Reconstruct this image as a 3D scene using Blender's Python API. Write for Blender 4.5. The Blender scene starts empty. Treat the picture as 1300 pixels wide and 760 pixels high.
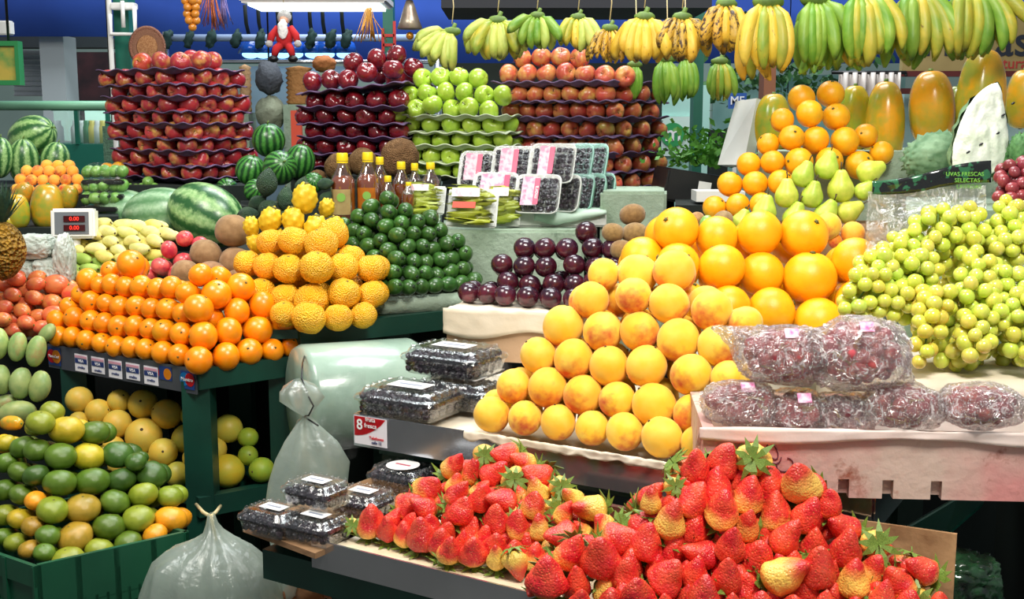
import bpy, bmesh, math, random
from mathutils import Vector, Matrix, Euler, Quaternion, noise
random.seed(7)
SC = bpy.context.scene
COL = SC.collection
PI = math.pi
# ------------------------------------------------------------------ camera, world, lights, exposure
CAMZ = 1.6; F = 1500.0; TH = math.atan(230 / 1500.0)
cam_d = bpy.data.cameras.new('camera'); cam = bpy.data.objects.new('camera', cam_d); COL.objects.link(cam)
cam.location = (0, 0, CAMZ); cam.rotation_euler = (PI / 2 - TH, 0, 0)
cam_d.sensor_width = 36; cam_d.lens = 36 * F / 1300; cam_d.clip_start = 0.05
SC.camera = cam
W = bpy.data.worlds.new('market_light'); SC.world = W; W.use_nodes = True
W.node_tree.nodes['Background'].inputs[0].default_value = (0.90, 0.95, 1.0, 1)
W.node_tree.nodes['Background'].inputs[1].default_value = 0.24
def area(name, loc, target, size, power, color=(1, 1, 1), sy=None):
    d = bpy.data.lights.new(name, 'AREA'); d.energy = power; d.color = color; d.size = size
    if sy: d.shape = 'RECTANGLE'; d.size_y = sy
    o = bpy.data.objects.new(name, d); COL.objects.link(o); o.location = loc
    o.rotation_euler = (Vector(target) - Vector(loc)).to_track_quat('-Z', 'Y').to_euler(); return o
area('skylight_front', (0.5, 0.75, 3.1), (0.45, 2.1, 1.0), 0.6, 62, (1.0, 0.96, 0.88))
area('skylight_middle', (-1.3, 2.0, 3.2), (-1.0, 3.2, 1.0), 0.9, 44, (1.0, 0.96, 0.90))
area('skylight_rear', (0.5, 3.0, 3.6), (0.5, 3.9, 1.2), 1.2, 48, (0.95, 0.98, 1.0), 0.8)
area('skylight_hall', (0.0, 6.0, 5.5), (0.0, 8.0, 1.0), 3.0, 300, (0.9, 0.97, 1.0))
SC.view_settings.view_transform = 'Standard'; SC.view_settings.look = 'None'
SC.view_settings.gamma = 1; SC.view_settings.exposure = 0.12; SC.view_settings.use_curve_mapping = False
SC.cycles.max_bounces = 8; SC.cycles.transparent_max_bounces = 24; SC.cycles.caustics_reflective = False; SC.cycles.caustics_refractive = False
SC.cycles.diffuse_bounces = 3; SC.cycles.glossy_bounces = 3; SC.cycles.sample_clamp_indirect = 4
# ------------------------------------------------------------------ geometry of the place as the photo shows it
def ray(px, py):
    a = (px - 650) / F; b = (380 - py) / F
    return Vector((a, math.cos(TH) + b * math.sin(TH), -math.sin(TH) + b * math.cos(TH)))
def at(px, py, Y):
    r = ray(px, py); return Vector((0, 0, CAMZ)) + r * (Y / r.y)
def onz(px, py, z):
    r = ray(px, py); return Vector((0, 0, CAMZ)) + r * ((z - CAMZ) / r.z)
def pw(pts):
    def f(x):
        if x <= pts[0][0]: a, b = pts[0], pts[1]
        elif x >= pts[-1][0]: a, b = pts[-2], pts[-1]
        else:
            for a, b in zip(pts, pts[1:]):
                if a[0] <= x <= b[0]: break
        return a[1] + (b[1] - a[1]) * (x - a[0]) / (b[0] - a[0])
    return f
def crop(ox, oy, s, L): return [(ox + p[0] / s, oy + p[1] / s) + tuple(p[2:]) for p in L]
ORD = ['first', 'second', 'third', 'fourth', 'fifth', 'sixth', 'seventh', 'eighth', 'ninth', 'tenth', 'eleventh', 'twelfth', 'thirteenth',
       'fourteenth', 'fifteenth', 'sixteenth', 'seventeenth', 'eighteenth', 'nineteenth', 'twentieth', 'twenty-first', 'twenty-second', 'twenty-third', 'twenty-fourth', 'twenty-fifth', 'twenty-sixth', 'twenty-seventh']
def rowword(k, n): return 'bottom' if k == 0 else ('top' if k == n - 1 else ORD[k])
# ------------------------------------------------------------------ materials
def srgb(h):
    h = h.lstrip('#'); v = [int(h[i:i + 2], 16) / 255 for i in (0, 2, 4)]
    return tuple(c / 12.92 if c <= .04045 else ((c + .055) / 1.055) ** 2.4 for c in v) + (1,)
class NT:
    def __init__(s, name):
        s.m = bpy.data.materials.new(name); s.m.use_nodes = True; s.t = s.m.node_tree
        s.b = s.t.nodes['Principled BSDF']; s.out = s.t.nodes['Material Output']
    def n(s, typ, **kw):
        nd = s.t.nodes.new(typ)
        for k, v in kw.items():
            if k.startswith('i_'):
                key = k[2:]; nd.inputs[int(key) if key.isdigit() else key.replace('_', ' ')].default_value = v
            else: setattr(nd, k, v)
        return nd
    def l(s, a, b): s.t.links.new(a, b)
    def coords(s, sc=1.0, rnd=True):
        tc = s.n('ShaderNodeTexCoord'); mp = s.n('ShaderNodeMapping'); mp.inputs['Scale'].default_value = (sc, sc, sc) if not isinstance(sc, tuple) else sc
        s.l(tc.outputs['Object'], mp.inputs[0])
        if not rnd: return mp.outputs[0]
        oi = s.n('ShaderNodeObjectInfo'); ml = s.n('ShaderNodeMath', operation='MULTIPLY', i_1=37.0); s.l(oi.outputs['Random'], ml.inputs[0])
        ad = s.n('ShaderNodeVectorMath', operation='ADD'); s.l(mp.outputs[0], ad.inputs[0]); s.l(ml.outputs[0], ad.inputs[1]); return ad.outputs[0]
    def noise(s, vec, scale, detail=3, rough=.5, dist=0):
        n = s.n('ShaderNodeTexNoise'); n.inputs['Scale'].default_value = scale; n.inputs['Detail'].default_value = detail
        n.inputs['Roughness'].default_value = rough; n.inputs['Distortion'].default_value = dist; s.l(vec, n.inputs['Vector']); return n.outputs['Fac']
    def ramp(s, fac, stops, interp='LINEAR'):
        r = s.n('ShaderNodeValToRGB'); e = r.color_ramp.elements; r.color_ramp.interpolation = interp
        e[0].position = stops[0][0]; e[0].color = stops[0][1]; e[1].position = stops[-1][0]; e[1].color = stops[-1][1]
        for p, c in stops[1:-1]: x = e.new(p); x.color = c
        s.l(fac, r.inputs[0]); return r.outputs[0]
    def maprange(s, v, a, b, c=0.0, d=1.0):
        m = s.n('ShaderNodeMapRange'); m.inputs[1].default_value = a; m.inputs[2].default_value = b; m.inputs[3].default_value = c; m.inputs[4].default_value = d
        s.l(v, m.inputs[0]); return m.outputs[0]
    def mix(s, fac, a, b, mode='MIX'):
        m = s.n('ShaderNodeMix', data_type='RGBA', blend_type=mode)
        for i, v in ((0, fac), (6, a), (7, b)):
            if isinstance(v, (int, float, tuple)): m.inputs[i].default_value = v
            else: s.l(v, m.inputs[i])
        return m.outputs[2]
    def math(s, op, a, b=None):
        m = s.n('ShaderNodeMath', operation=op)
        for i, v in ((0, a), (1, b)):
            if v is None: continue
            if isinstance(v, (int, float)): m.inputs[i].default_value = v
            else: s.l(v, m.inputs[i])
        return m.outputs[0]
    def bump(s, h, strength, dist=1.0, normal=None):
        b = s.n('ShaderNodeBump'); b.inputs['Strength'].default_value = strength; b.inputs['Distance'].default_value = dist; s.l(h, b.inputs['Height'])
        if normal: s.l(normal, b.inputs['Normal'])
        s.l(b.outputs[0], s.b.inputs['Normal']); return b.outputs[0]
    def tint(s, c):
        oi = s.n('ShaderNodeObjectInfo'); return s.mix(1.0, c, oi.outputs['Color'], 'MULTIPLY')
    def alpha(s): return s.n('ShaderNodeObjectInfo').outputs['Alpha']
    def z(s, axis=2):
        tc = s.n('ShaderNodeTexCoord'); sp = s.n('ShaderNodeSeparateXYZ'); s.l(tc.outputs['Object'], sp.inputs[0]); return sp.outputs[axis]
    def fin(s, col=None, rough=.5, spec=.5, metal=0, coat=0, coatr=.1, sss=0, ssr=(1, .6, .3), sheen=0):
        B = s.b.inputs
        if col is not None:
            if isinstance(col, tuple): B['Base Color'].default_value = col
            else: s.l(col, B['Base Color'])
        if isinstance(rough, (int, float)): B['Roughness'].default_value = rough
        else: s.l(rough, B['Roughness'])
        B['Specular IOR Level'].default_value = spec; B['Metallic'].default_value = metal
        B['Coat Weight'].default_value = coat; B['Coat Roughness'].default_value = coatr
        if sss: B['Subsurface Weight'].default_value = sss; B['Subsurface Radius'].default_value = ssr; B['Subsurface Scale'].default_value = .02
        if sheen: B['Sheen Weight'].default_value = sheen
        return s.m
def plain(name, c, rough=.5, metal=0, coat=0, c2=None, nscale=6, bump=0, bscale=40, spec=.5, rnd=False, detail=4, tint=False, lo=.35, hi=.65):
    t = NT(name); v = t.coords(1, rnd)
    col = srgb(c)
    if c2: col = t.mix(t.maprange(t.noise(v, nscale, detail), lo, hi), srgb(c), srgb(c2))
    if tint: col = t.tint(col)
    if bump: t.bump(t.noise(v, bscale, 4), bump, .01)
    return t.fin(col, rough, spec, metal, coat)
def fruit(name, c, c2, nscale=1.5, rough=.4, coat=0, bump=.0, bscale=14, spec=.5, blush=None, blo=.1, bhi=.9, baxis=0, speck=None, spscale=20, spthr=.33, sss=0, lo=.35, hi=.65, coatr=.15, sheen=0, endc=None):
    """unit-radius fruit; blush grows along a local axis, so it turns with the fruit"""
    t = NT(name); v = t.coords(1, True)
    col = t.mix(t.maprange(t.noise(v, nscale, 3), lo, hi), srgb(c), srgb(c2))
    if blush:
        g = t.math('ADD', t.z(baxis), t.math('MULTIPLY', t.math('SUBTRACT', t.noise(v, 2.2, 4), .5), 1.6))
        col = t.mix(t.maprange(g, blo, bhi), col, srgb(blush))
    if speck:
        vo = t.n('ShaderNodeTexVoronoi'); vo.inputs['Scale'].default_value = spscale; t.l(v, vo.inputs['Vector'])
        col = t.mix(t.maprange(vo.outputs['Distance'], spthr * .6, spthr, 1, 0), col, srgb(speck))
    if endc: col = t.mix(t.maprange(t.z(2), .80, 1.0), col, srgb(endc))
    col = t.tint(col)
    if bump:
        vo = t.n('ShaderNodeTexVoronoi'); vo.inputs['Scale'].default_value = bscale; t.l(v, vo.inputs['Vector'])
        t.bump(vo.outputs['Distance'], bump, .03)
    return t.fin(col, rough, spec, 0, coat, coatr, sss, sheen=sheen)
def film(name, tintc=(1, 1, 1, 1), gloss=.16, rough=.08, bump=.4, bscale=12, milky=0.0, milkc=(.9, .92, .9, 1), edge=.55, streak=None):
    """thin clear plastic: lets light through, with glossy creases"""
    t = NT(name); tr = t.n('ShaderNodeBsdfTransparent'); tr.inputs[0].default_value = tintc
    gl = t.n('ShaderNodeBsdfGlossy'); gl.inputs['Roughness'].default_value = rough; gl.inputs[0].default_value = (1, 1, 1, 1)
    lw = t.n('ShaderNodeLayerWeight'); lw.inputs[0].default_value = .25
    v = t.coords(1, True); bn = t.n('ShaderNodeBump'); bn.inputs['Strength'].default_value = bump; bn.inputs['Distance'].default_value = .02
    t.l(t.noise(v, bscale, 5, .6, 1.5), bn.inputs['Height']); t.l(bn.outputs[0], gl.inputs['Normal']); t.l(bn.outputs[0], lw.inputs['Normal'])
    fac = t.maprange(lw.outputs['Facing'], 0, 1, gloss, min(1, gloss + edge))
    mx = t.n('ShaderNodeMixShader'); t.l(fac, mx.inputs[0]); t.l(tr.outputs[0], mx.inputs[1]); t.l(gl.outputs[0], mx.inputs[2]); last = mx
    if milky:
        df = t.n('ShaderNodeBsdfDiffuse'); df.inputs[0].default_value = milkc; tl = t.n('ShaderNodeBsdfTranslucent'); tl.inputs[0].default_value = milkc
        m1 = t.n('ShaderNodeMixShader'); m1.inputs[0].default_value = .5; t.l(df.outputs[0], m1.inputs[1]); t.l(tl.outputs[0], m1.inputs[2])
        m2 = t.n('ShaderNodeMixShader'); t.l(t.maprange(t.noise(t.coords((1, 1.6, .55), True), bscale * 1.5, 5, .6, 2.0), .52, .68, streak, min(1, streak + .75)) if streak is not None else t.maprange(t.noise(v, bscale * .6, 4), .3, .7, milky * .6, min(1, milky * 1.4)), m2.inputs[0]); t.l(mx.outputs[0], m2.inputs[1]); t.l(m1.outputs[0], m2.inputs[2]); last = m2  # streak paints white crease highlights into the film as diffuse colour
    t.l(last.outputs[0], t.out.inputs['Surface']); t.t.nodes.remove(t.b); return t.m
def emit(name, c, s):
    t = NT(name); t.b.inputs['Base Color'].default_value = srgb(c); t.b.inputs['Emission Color'].default_value = srgb(c); t.b.inputs['Emission Strength'].default_value = s; return t.m
# ------------------------------------------------------------------ meshes
def bm_mesh(bm, name, mat=None, smooth=True, angle=None):
    me = bpy.data.meshes.new(name); bmesh.ops.recalc_face_normals(bm, faces=bm.faces[:]) if bm.faces else None
    bm.to_mesh(me); bm.free()
    if smooth: me.polygons.foreach_set('use_smooth', [True] * len(me.polygons))
    if mat is not None:
        for m in (mat if isinstance(mat, (list, tuple)) else [mat]): me.materials.append(m)
    if smooth and angle:
        try: me.set_sharp_from_angle(angle=angle)
        except Exception: pass
    return me
def lathe(prof, seg=24, bm=None, fn=None, mi=0):
    """revolve (r, z) points about Z; fn(Vector) -> Vector reshapes"""
    bm = bm or bmesh.new(); rings = []
    for r, z in prof:
        if r < 1e-6: vs = [bm.verts.new((0, 0, z))]
        else: vs = [bm.verts.new((r * math.cos(2 * PI * i / seg), r * math.sin(2 * PI * i / seg), z)) for i in range(seg)]
        rings.append(vs)
    for a, b in zip(rings, rings[1:]):
        for i in range(seg):
            j = (i + 1) % seg
            if len(a) == 1 and len(b) == 1: continue
            f = (a[0], b[i], b[j]) if len(a) == 1 else ((a[i], a[j], b[0]) if len(b) == 1 else (a[i], a[j], b[j], b[i]))
            try: bm.faces.new(f).material_index = mi
            except ValueError: pass
    if fn:
        for R in rings:
            for v in R: v.co = fn(v.co.copy())
    return bm
def ball(n=12, sx=1, sz=1, power=1.0, top=0, bot=0, dimple=.0, seg=24, fn=None):
    prof = []
    for i in range(n + 1):
        a = -PI / 2 + PI * i / n
        r = math.cos(a); z = math.sin(a)
        if dimple and z > .55: z -= dimple * math.exp(-(r / .28) ** 2)
        if dimple and z < -.55: z += dimple * .6 * math.exp(-(r / .25) ** 2)
        prof.append((max(0, r) * sx if 0 < i < n else 0, z * sz))
    return lathe(prof, seg, fn=fn)
def tube(path, radii, seg=10, bm=None, caps=True, flat=1.0, mi=0):
    bm = bm or bmesh.new(); rings = []; up = Vector((0, 0, 1)); n = len(path); path = [Vector(p) for p in path]
    if not isinstance(radii, (list, tuple)): radii = [radii] * n
    d0 = (path[1] - path[0]).normalized(); x = d0.cross(Vector((0, 1, 0)) if abs(d0.y) < .9 else Vector((1, 0, 0))).normalized()
    for i, p in enumerate(path):
        d = (path[min(i + 1, n - 1)] - path[max(i - 1, 0)]).normalized(); x = (x - d * x.dot(d)).normalized(); y = d.cross(x)
        rings.append([bm.verts.new(p + (x * math.cos(2 * PI * k / seg) + y * math.sin(2 * PI * k / seg) * flat) * radii[i]) for k in range(seg)])
    for a, b in zip(rings, rings[1:]):
        for k in range(seg): bm.faces.new((a[k], a[(k + 1) % seg], b[(k + 1) % seg], b[k])).material_index = mi
    if caps: bm.faces.new(rings[0][::-1]).material_index = mi; bm.faces.new(rings[-1]).material_index = mi
    return bm
def box(lo, hi, bm=None, bev=0, mi=0):
    bm2 = bmesh.new(); bmesh.ops.create_cube(bm2, size=1)
    lo, hi = Vector(lo), Vector(hi); c = (lo + hi) / 2; s = hi - lo
    for v in bm2.verts: v.co = Vector((v.co.x * s.x, v.co.y * s.y, v.co.z * s.z)) + c
    if bev: bmesh.ops.bevel(bm2, geom=bm2.edges[:], offset=bev, segments=2, affect='EDGES')
    return join(bm, bm2, mi)
def join(bm, bm2, mi=0):
    if bm is None:
        for f in bm2.faces: f.material_index = mi
        return bm2
    mp = {v: bm.verts.new(v.co) for v in bm2.verts}
    for f in bm2.faces:
        try: nf = bm.faces.new([mp[v] for v in f.verts]); nf.material_index = mi
        except ValueError: pass
    bm2.free(); return bm
def prism(pts, z0, z1, bm=None, bev=0, mi=0):
    """vertical prism over a polygon of (x, y) points"""
    b = bmesh.new(); lo = [b.verts.new((p[0], p[1], z0)) for p in pts]; hi = [b.verts.new((p[0], p[1], z1)) for p in pts]
    b.faces.new(lo[::-1]); b.faces.new(hi); n = len(pts)
    for i in range(n): b.faces.new((lo[i], lo[(i + 1) % n], hi[(i + 1) % n], hi[i]))
    if bev: bmesh.ops.recalc_face_normals(b, faces=b.faces[:]); bmesh.ops.bevel(b, geom=b.edges[:], offset=bev, segments=2, affect='EDGES')
    return join(bm, b, mi)
def quadslab(a, b, c, d, th, bm=None, mi=0):
    """slab over four 3-D corners, thickness th along the normal"""
    a, b, c, d = [Vector(p) for p in (a, b, c, d)]; n = (b - a).cross(d - a).normalized() * th; bb = bmesh.new()
    A = [bb.verts.new(p) for p in (a, b, c, d)]; B = [bb.verts.new(p + n) for p in (a, b, c, d)]
    bb.faces.new(A[::-1]); bb.faces.new(B)
    for i in range(4): bb.faces.new((A[i], A[(i + 1) % 4], B[(i + 1) % 4], B[i]))
    return join(bm, bb, mi)
def beam(p, q, w, h, bm=None, mi=0):
    """straight square bar from p to q"""
    p, q = Vector(p), Vector(q); d = (q - p).normalized(); s = d.cross(Vector((0, 0, 1)))
    s = s.normalized() if s.length > .01 else Vector((1, 0, 0)); u = s.cross(d).normalized(); s = s * w / 2; u = u * h / 2
    bb = bmesh.new(); A = [bb.verts.new(x) for x in (p - s - u, p + s - u, p + s + u, p - s + u)]; B = [bb.verts.new(x) for x in (q - s - u, q + s - u, q + s + u, q - s + u)]
    bb.faces.new(A[::-1]); bb.faces.new(B)
    for i in range(4): bb.faces.new((A[i], A[(i + 1) % 4], B[(i + 1) % 4], B[i]))
    return join(bm, bb, mi)
def rough_up(bm, amp, sc, seed=0):
    bm.normal_update()
    for v in bm.verts: v.co += v.normal * amp * noise.noise(v.co * sc + Vector((seed * 7.1, 0, 0)))
    return bm
def grid_sheet(nx, ny, fn, th=0.0, bm=None):
    bb = bmesh.new(); V = [[bb.verts.new(fn(i / nx, j / ny)) for i in range(nx + 1)] for j in range(ny + 1)]
    for j in range(ny):
        for i in range(nx): bb.faces.new((V[j][i], V[j][i + 1], V[j + 1][i + 1], V[j + 1][i]))
    if th:
        bmesh.ops.recalc_face_normals(bb, faces=bb.faces[:]); bmesh.ops.solidify(bb, geom=bb.faces[:], thickness=th)
    return join(bm, bb)
# ------------------------------------------------------------------ objects
def tag(o, label=None, cat=None, group=None, kind=None):
    if label: o['label'] = label
    if cat: o['category'] = cat
    if group: o['group'] = group
    if kind: o['kind'] = kind
    return o
def obj(name, data, parent=None, loc=None, rot=None, s=None, mat=None, color=None):
    if isinstance(data, bmesh.types.BMesh): data = bm_mesh(data, name, mat)
    o = bpy.data.objects.new(name, data); COL.objects.link(o)
    if parent: o.parent = parent
    if loc is not None: o.location = loc
    if rot is not None:
        if isinstance(rot, Quaternion): rot = rot.to_euler()
        o.rotation_euler = rot
    if s is not None: o.scale = (s, s, s) if isinstance(s, (int, float)) else s
    if color: o.color = color
    return o
def flat(name, bm, mat, parent=None, loc=None, rot=None): return obj(name, bm_mesh(bm, name, mat, smooth=False), parent, loc, rot)
def empty(name, loc, label, cat, group=None, rot=None):
    o = obj(name, None, None, loc, rot); return tag(o, label, cat, group)
class Proto:
    """one kind of fruit: its body mesh and its parts (name, mesh)"""
    def __init__(s, name, mesh, parts=()): s.name, s.mesh, s.parts = name, mesh, parts
def put(P, loc, rot=None, s=1.0, label=None, cat=None, group=None, color=None, parts=True):
    if rot is None: rot = rrot()
    o = obj(P.name, P.mesh, None, loc, rot, s, color=color); tag(o, label, cat, group)
    if parts:
        for pn, pm in P.parts: obj(pn, pm, o, color=color)
    return o
def rrot(): return Quaternion((random.gauss(0, 1), random.gauss(0, 1), random.gauss(0, 1), random.gauss(0, 1))).normalized().to_euler()
def up_to(d, roll=0.0):
    """rotation that turns local +Z to direction d"""
    return (Vector(d).normalized().to_track_quat('Z', 'Y') @ Quaternion((0, 0, 1), roll)).to_euler()
def relax(P, R, it=60, pull=.05, floor=None):
    A = [p.copy() for p in P]; n = len(P)
    for k in range(it):
        for i in range(n):
            for j in range(i + 1, n):
                d = P[j] - P[i]; m = R[i] + R[j]
                if abs(d.x) > m or abs(d.z) > m: continue
                L = d.length
                if L < m and L > 1e-6: d = d * ((m - L) / L / 2); P[i] -= d; P[j] += d
        if k < it - 12:
            for i in range(n): P[i] += (A[i] - P[i]) * pull
        if floor is not None:
            for i in range(n): P[i].z = max(P[i].z, floor + R[i])
    return P
def vary(c=(1, 1, 1), a=.08, al=1.0):
    k = 1 + random.uniform(-a, a); return tuple(max(0, x * k * (1 + random.uniform(-a / 2, a / 2))) for x in c) + (al,)
def pile(protos, cat, group, Yf, rows, R, dY, what, where, F_R=1.0, rotf=None, colf=None, floor=None, lookf=None, shape=1.0, rmin=.8, rmax=1.3, rx=.97, inner=False, grow=1.0):
    """fruit laid in rows, each row (px, py[, r px[, tag]]); label tells row and place in row"""
    P, RR, info = [], [], []
    for k, row in enumerate(rows):
        row = sorted(row, key=lambda q: q[0])
        for i, q in enumerate(row):
            Y = Yf(q[0]) + k * dY; p = at(q[0], q[1], Y); r = R
            if len(q) > 2 and q[2]: r = min(max(q[2] * Y / F / .98, R * rmin), R * rmax) * grow
            P.append(p); RR.append(r * rx); info.append((k, i, q[3] if len(q) > 3 else None, r))
    relax(P, RR, floor=floor)
    out = []
    for p, (k, i, t, r) in zip(P, info):
        pr = random.choice(protos); look = (lookf(t) + ' ') if lookf else ''
        lab = f"{look}{what}, {ORD[i]} from left in {rowword(k, len(rows))} row of {where}"
        out.append(put(pr, p, rotf(t) if rotf else None, r * F_R, lab, cat, group, colf(t) if colf else vary()))
    if inner:
        Q, QR, QT = [], [], []
        for p, r, (k, i, t, _) in zip(P, RR, info):
            q = p + Vector((random.uniform(-.3, .3) * r, 1.5 * r, -.45 * r)); ok = True
            for it in range(12):
                for o_, ro in list(zip(P, RR)) + list(zip(Q, QR)):
                    d = q - o_; m = (r + ro) * .98; L = d.length
                    if 1e-6 < L < m: q = q + d * ((m - L) / L)
                if floor is not None: q.z = max(q.z, floor + r)
            if any((q - o_).length < (r + ro) * .93 for o_, ro in list(zip(P, RR)) + list(zip(Q, QR))): continue
            if (q - p).length > 3.2 * r or q.z > p.z + .6 * r: continue
            Q.append(q); QR.append(r); QT.append(t)
        for q, r, t in zip(Q, QR, QT): put(random.choice(protos), q, rotf(t) if rotf else None, r * F_R, f'{what} tucked behind the outer layer of {where}', cat, group, colf(t) if colf else vary())
    return out
def text(name, s, size, mat, parent, loc, rot, ext=.0004, align='CENTER', bold=False, sx=1.0):
    c = bpy.data.curves.new(name, 'FONT'); c.body = s; c.size = size; c.extrude = ext; c.align_x = align; c.align_y = 'CENTER'; c.offset = size * .012 if bold else 0
    c.materials.append(mat); tmp = bpy.data.objects.new(name, c)
    me = tmp.to_mesh(); me = me.copy(); tmp.to_mesh_clear(); bpy.data.objects.remove(tmp)
    if not me.materials: me.materials.append(mat)
    o = bpy.data.objects.new(name, me); COL.objects.link(o); o.parent = parent; o.location = loc; o.rotation_euler = rot; o.scale = (sx, 1, 1); return o
# ------------------------------------------------------------------ material library
M = {}
M['green_paint'] = plain('green_paint', '#0c4234', .45, c2='#0a3329', nscale=5, bump=.05)
M['green_metal'] = plain('green_metal', '#12705a', .4, c2='#0e5c4a', nscale=3)
M['steel'] = plain('steel', '#d2d5da', .15, metal=.9, c2='#b4b8be', nscale=3, bump=.02, bscale=6)
M['paper'] = plain('cream_paper', '#ece2cf', .8, c2='#d9c9ae', nscale=4, bump=.25, bscale=30)
M['kraft'] = plain('kraft_paper', '#c8a888', .8, c2='#b08e6c', nscale=5, bump=.3, bscale=25)
M['card'] = plain('brown_cardboard', '#a5815c', .85, c2='#856242', nscale=9, bump=.2, bscale=60)
t_ = NT('green_grey_foam'); v_ = t_.coords(1, False); c_ = t_.mix(t_.maprange(t_.noise(v_, 4, 5, .6), .35, .68), srgb('#adbfaa'), srgb('#83997f')); c_ = t_.mix(t_.maprange(t_.noise(v_, 13, 6, .75), .56, .68), c_, srgb('#5f7560'))
t_.bump(t_.noise(v_, 28, 6, .7), .6, .012); M['foam'] = t_.fin(c_, .75)
M['foam_white'] = plain('white_foam', '#e4e6e0', .7, c2='#cfd4cb', nscale=5, bump=.2, bscale=30)
M['white'] = plain('white_plastic', '#ecebe6', .4)
M['black'] = plain('black_plastic', '#121314', .4)
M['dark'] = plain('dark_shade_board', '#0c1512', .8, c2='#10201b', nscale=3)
M['purple_tray'] = plain('purple_pulp_tray', '#6a5276', .6, c2='#56425f', nscale=14, bump=.2)
M['pale_tray'] = plain('pale_green_pulp_tray', '#c9d3b4', .7, c2='#b1bd9a', nscale=14, bump=.2)
M['crate'] = plain('green_crate_plastic', '#17543a', .35, c2='#124430', nscale=4)
M['stem'] = plain('brown_stem', '#4a3a20', .7); M['gstem'] = plain('green_stem', '#6d8a35', .6, c2='#4c6626', nscale=20)
M['leaf'] = plain('green_leaf', '#48661c', .5, c2='#86a044', nscale=30, rnd=True)
M['rope'] = plain('twine', '#cbb98a', .8)
# ------------------------------------------------------------------ fruit kinds (unit radius)
def disc_part(name, r, z, mat, star=0, th=.05):
    prof = [(0, z + th), (r * .5, z + th * .9), (r, z), (r * .6, z - th), (0, z - th)]
    fn = (lambda v: Vector((v.x * (1 + .35 * math.cos(star * math.atan2(v.y, v.x))), v.y * (1 + .35 * math.cos(star * math.atan2(v.y, v.x))), v.z))) if star else None
    return (name, bm_mesh(lathe(prof, 15, fn=fn), name, mat))
m_orange = fruit('orange_peel', '#ffae0c', '#ffc01e', 1.2, .36, bump=.10, bscale=34, spec=.5)
m_mand = fruit('mandarin_peel', '#fb8a05', '#ff9d10', 1.2, .28, bump=.05, bscale=30, spec=.6)
m_rough = fruit('rough_yellow_peel', '#f9b013', '#ffc128', 1.3, .42, bump=.5, bscale=11, spec=.5)
m_tang = fruit('green_tangerine_peel', '#ffffff', '#d8e0b0', 1.4, .30, bump=.12, bscale=26, spec=.55)
M['button'] = plain('fruit_button', '#5b5a25', .7)
o_parts = [disc_part('stem_button', .10, .955, M['button'], 5)]
P_orange = [Proto('orange', bm_mesh(ball(14, 1, .97, dimple=.05, seg=28), 'orange', m_orange), o_parts)]
P_mand = [Proto('mandarin', bm_mesh(ball(12, 1, .94, dimple=.05), 'mandarin', m_mand), [disc_part('stem_button', .10, .89, M['button'], 5)])]
def knob(v):
    a = math.atan2(v.y, v.x); k = max(0, v.z) ** 3
    return Vector((v.x * (1 + .05 * k * math.cos(7 * a)), v.y * (1 + .05 * k * math.cos(7 * a)), v.z))
P_rough = [Proto('rough_tangerine', bm_mesh(rough_up(ball(16, 1, .93, dimple=.07, seg=32, fn=knob), .06, 3.2, i), 'rough_tangerine', m_rough), [disc_part('stem_button', .10, .84, M['button'], 5)]) for i in range(2)]
P_tang = [Proto('tangerine', bm_mesh(rough_up(ball(12, 1, .80, dimple=.07, fn=knob), .035, 2.2, i), 'tangerine', m_tang), [disc_part('stem_button', .10, .72, M['button'], 5)]) for i in range(2)]
m_peach = fruit('peach_skin', '#ffc62e', '#fad050', 1.2, .6, blush='#d4562c', blo=.45, bhi=1.25, baxis=2, sheen=.2, spec=.3)
def peachy(v):
    a = math.atan2(v.y, v.x); g = math.exp(-(a / .22) ** 2) * .05 * (1 - abs(v.z) ** 3)
    return Vector((v.x * (1 - g), v.y * (1 - g * .3), v.z))
P_peach = [Proto('peach', bm_mesh(ball(14, 1, 1.05, dimple=.06, seg=30, fn=peachy), 'peach', m_peach), [disc_part('stem_pit', .07, -1.02, M['stem'])])]
m_plum = fruit('plum_skin', '#3a1220', '#611c2c', 1.0, .22, spec=.6, coat=.3, blush='#2a1626', blo=-.2, bhi=.9, baxis=2)
P_plum = [Proto('plum', bm_mesh(ball(12, 1, .95, dimple=.06, seg=28, fn=peachy), 'plum', m_plum), [disc_part('stem_pit', .06, .89, M['stem'])])]
def apple_bm(w=1.0):
    prof = []
    for i in range(17):
        a = -PI / 2 + PI * i / 16; r = math.cos(a); z = math.sin(a)
        r *= 1 + .06 * z; z2 = z * .92
        if z > 0: z2 -= .30 * math.exp(-(r / .30) ** 2)
        else: z2 += .16 * math.exp(-(r / .28) ** 2)
        prof.append((max(r, 0) if 0 < i < 16 else 0, z2))
    return lathe(prof, 24, fn=lambda v: Vector((v.x, v.y, v.z)) * (1 + .03 * math.cos(5 * math.atan2(v.y, v.x)) * (-v.z)))
stem_me = bm_mesh(tube([(0, 0, .55), (.02, 0, .8), (.08, .02, 1.05)], [.035, .03, .05], 6), 'stem', M['stem'])
m_red = fruit('red_apple_skin', '#a8323a', '#c99a50', 1.4, .3, spec=.5, coat=.1, blush='#a82a34', blo=-.5, bhi=.8, baxis=0, speck='#e8b27a', spscale=16, spthr=.12, lo=.45, hi=.72)
m_redr = fruit('striped_apple_skin', '#c2573f', '#d8a258', 1.3, .3, spec=.5, coat=.1, blush='#b33a38', blo=-.2, bhi=1.1, baxis=0, speck='#eec08a', spscale=16, spthr=.12, lo=.4, hi=.7)
m_dkap = fruit('dark_apple_skin', '#5e0d18', '#7c1822', 2.2, .20, spec=.7, coat=.3, speck='#9c4a48', spscale=18, spthr=.10)
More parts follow.
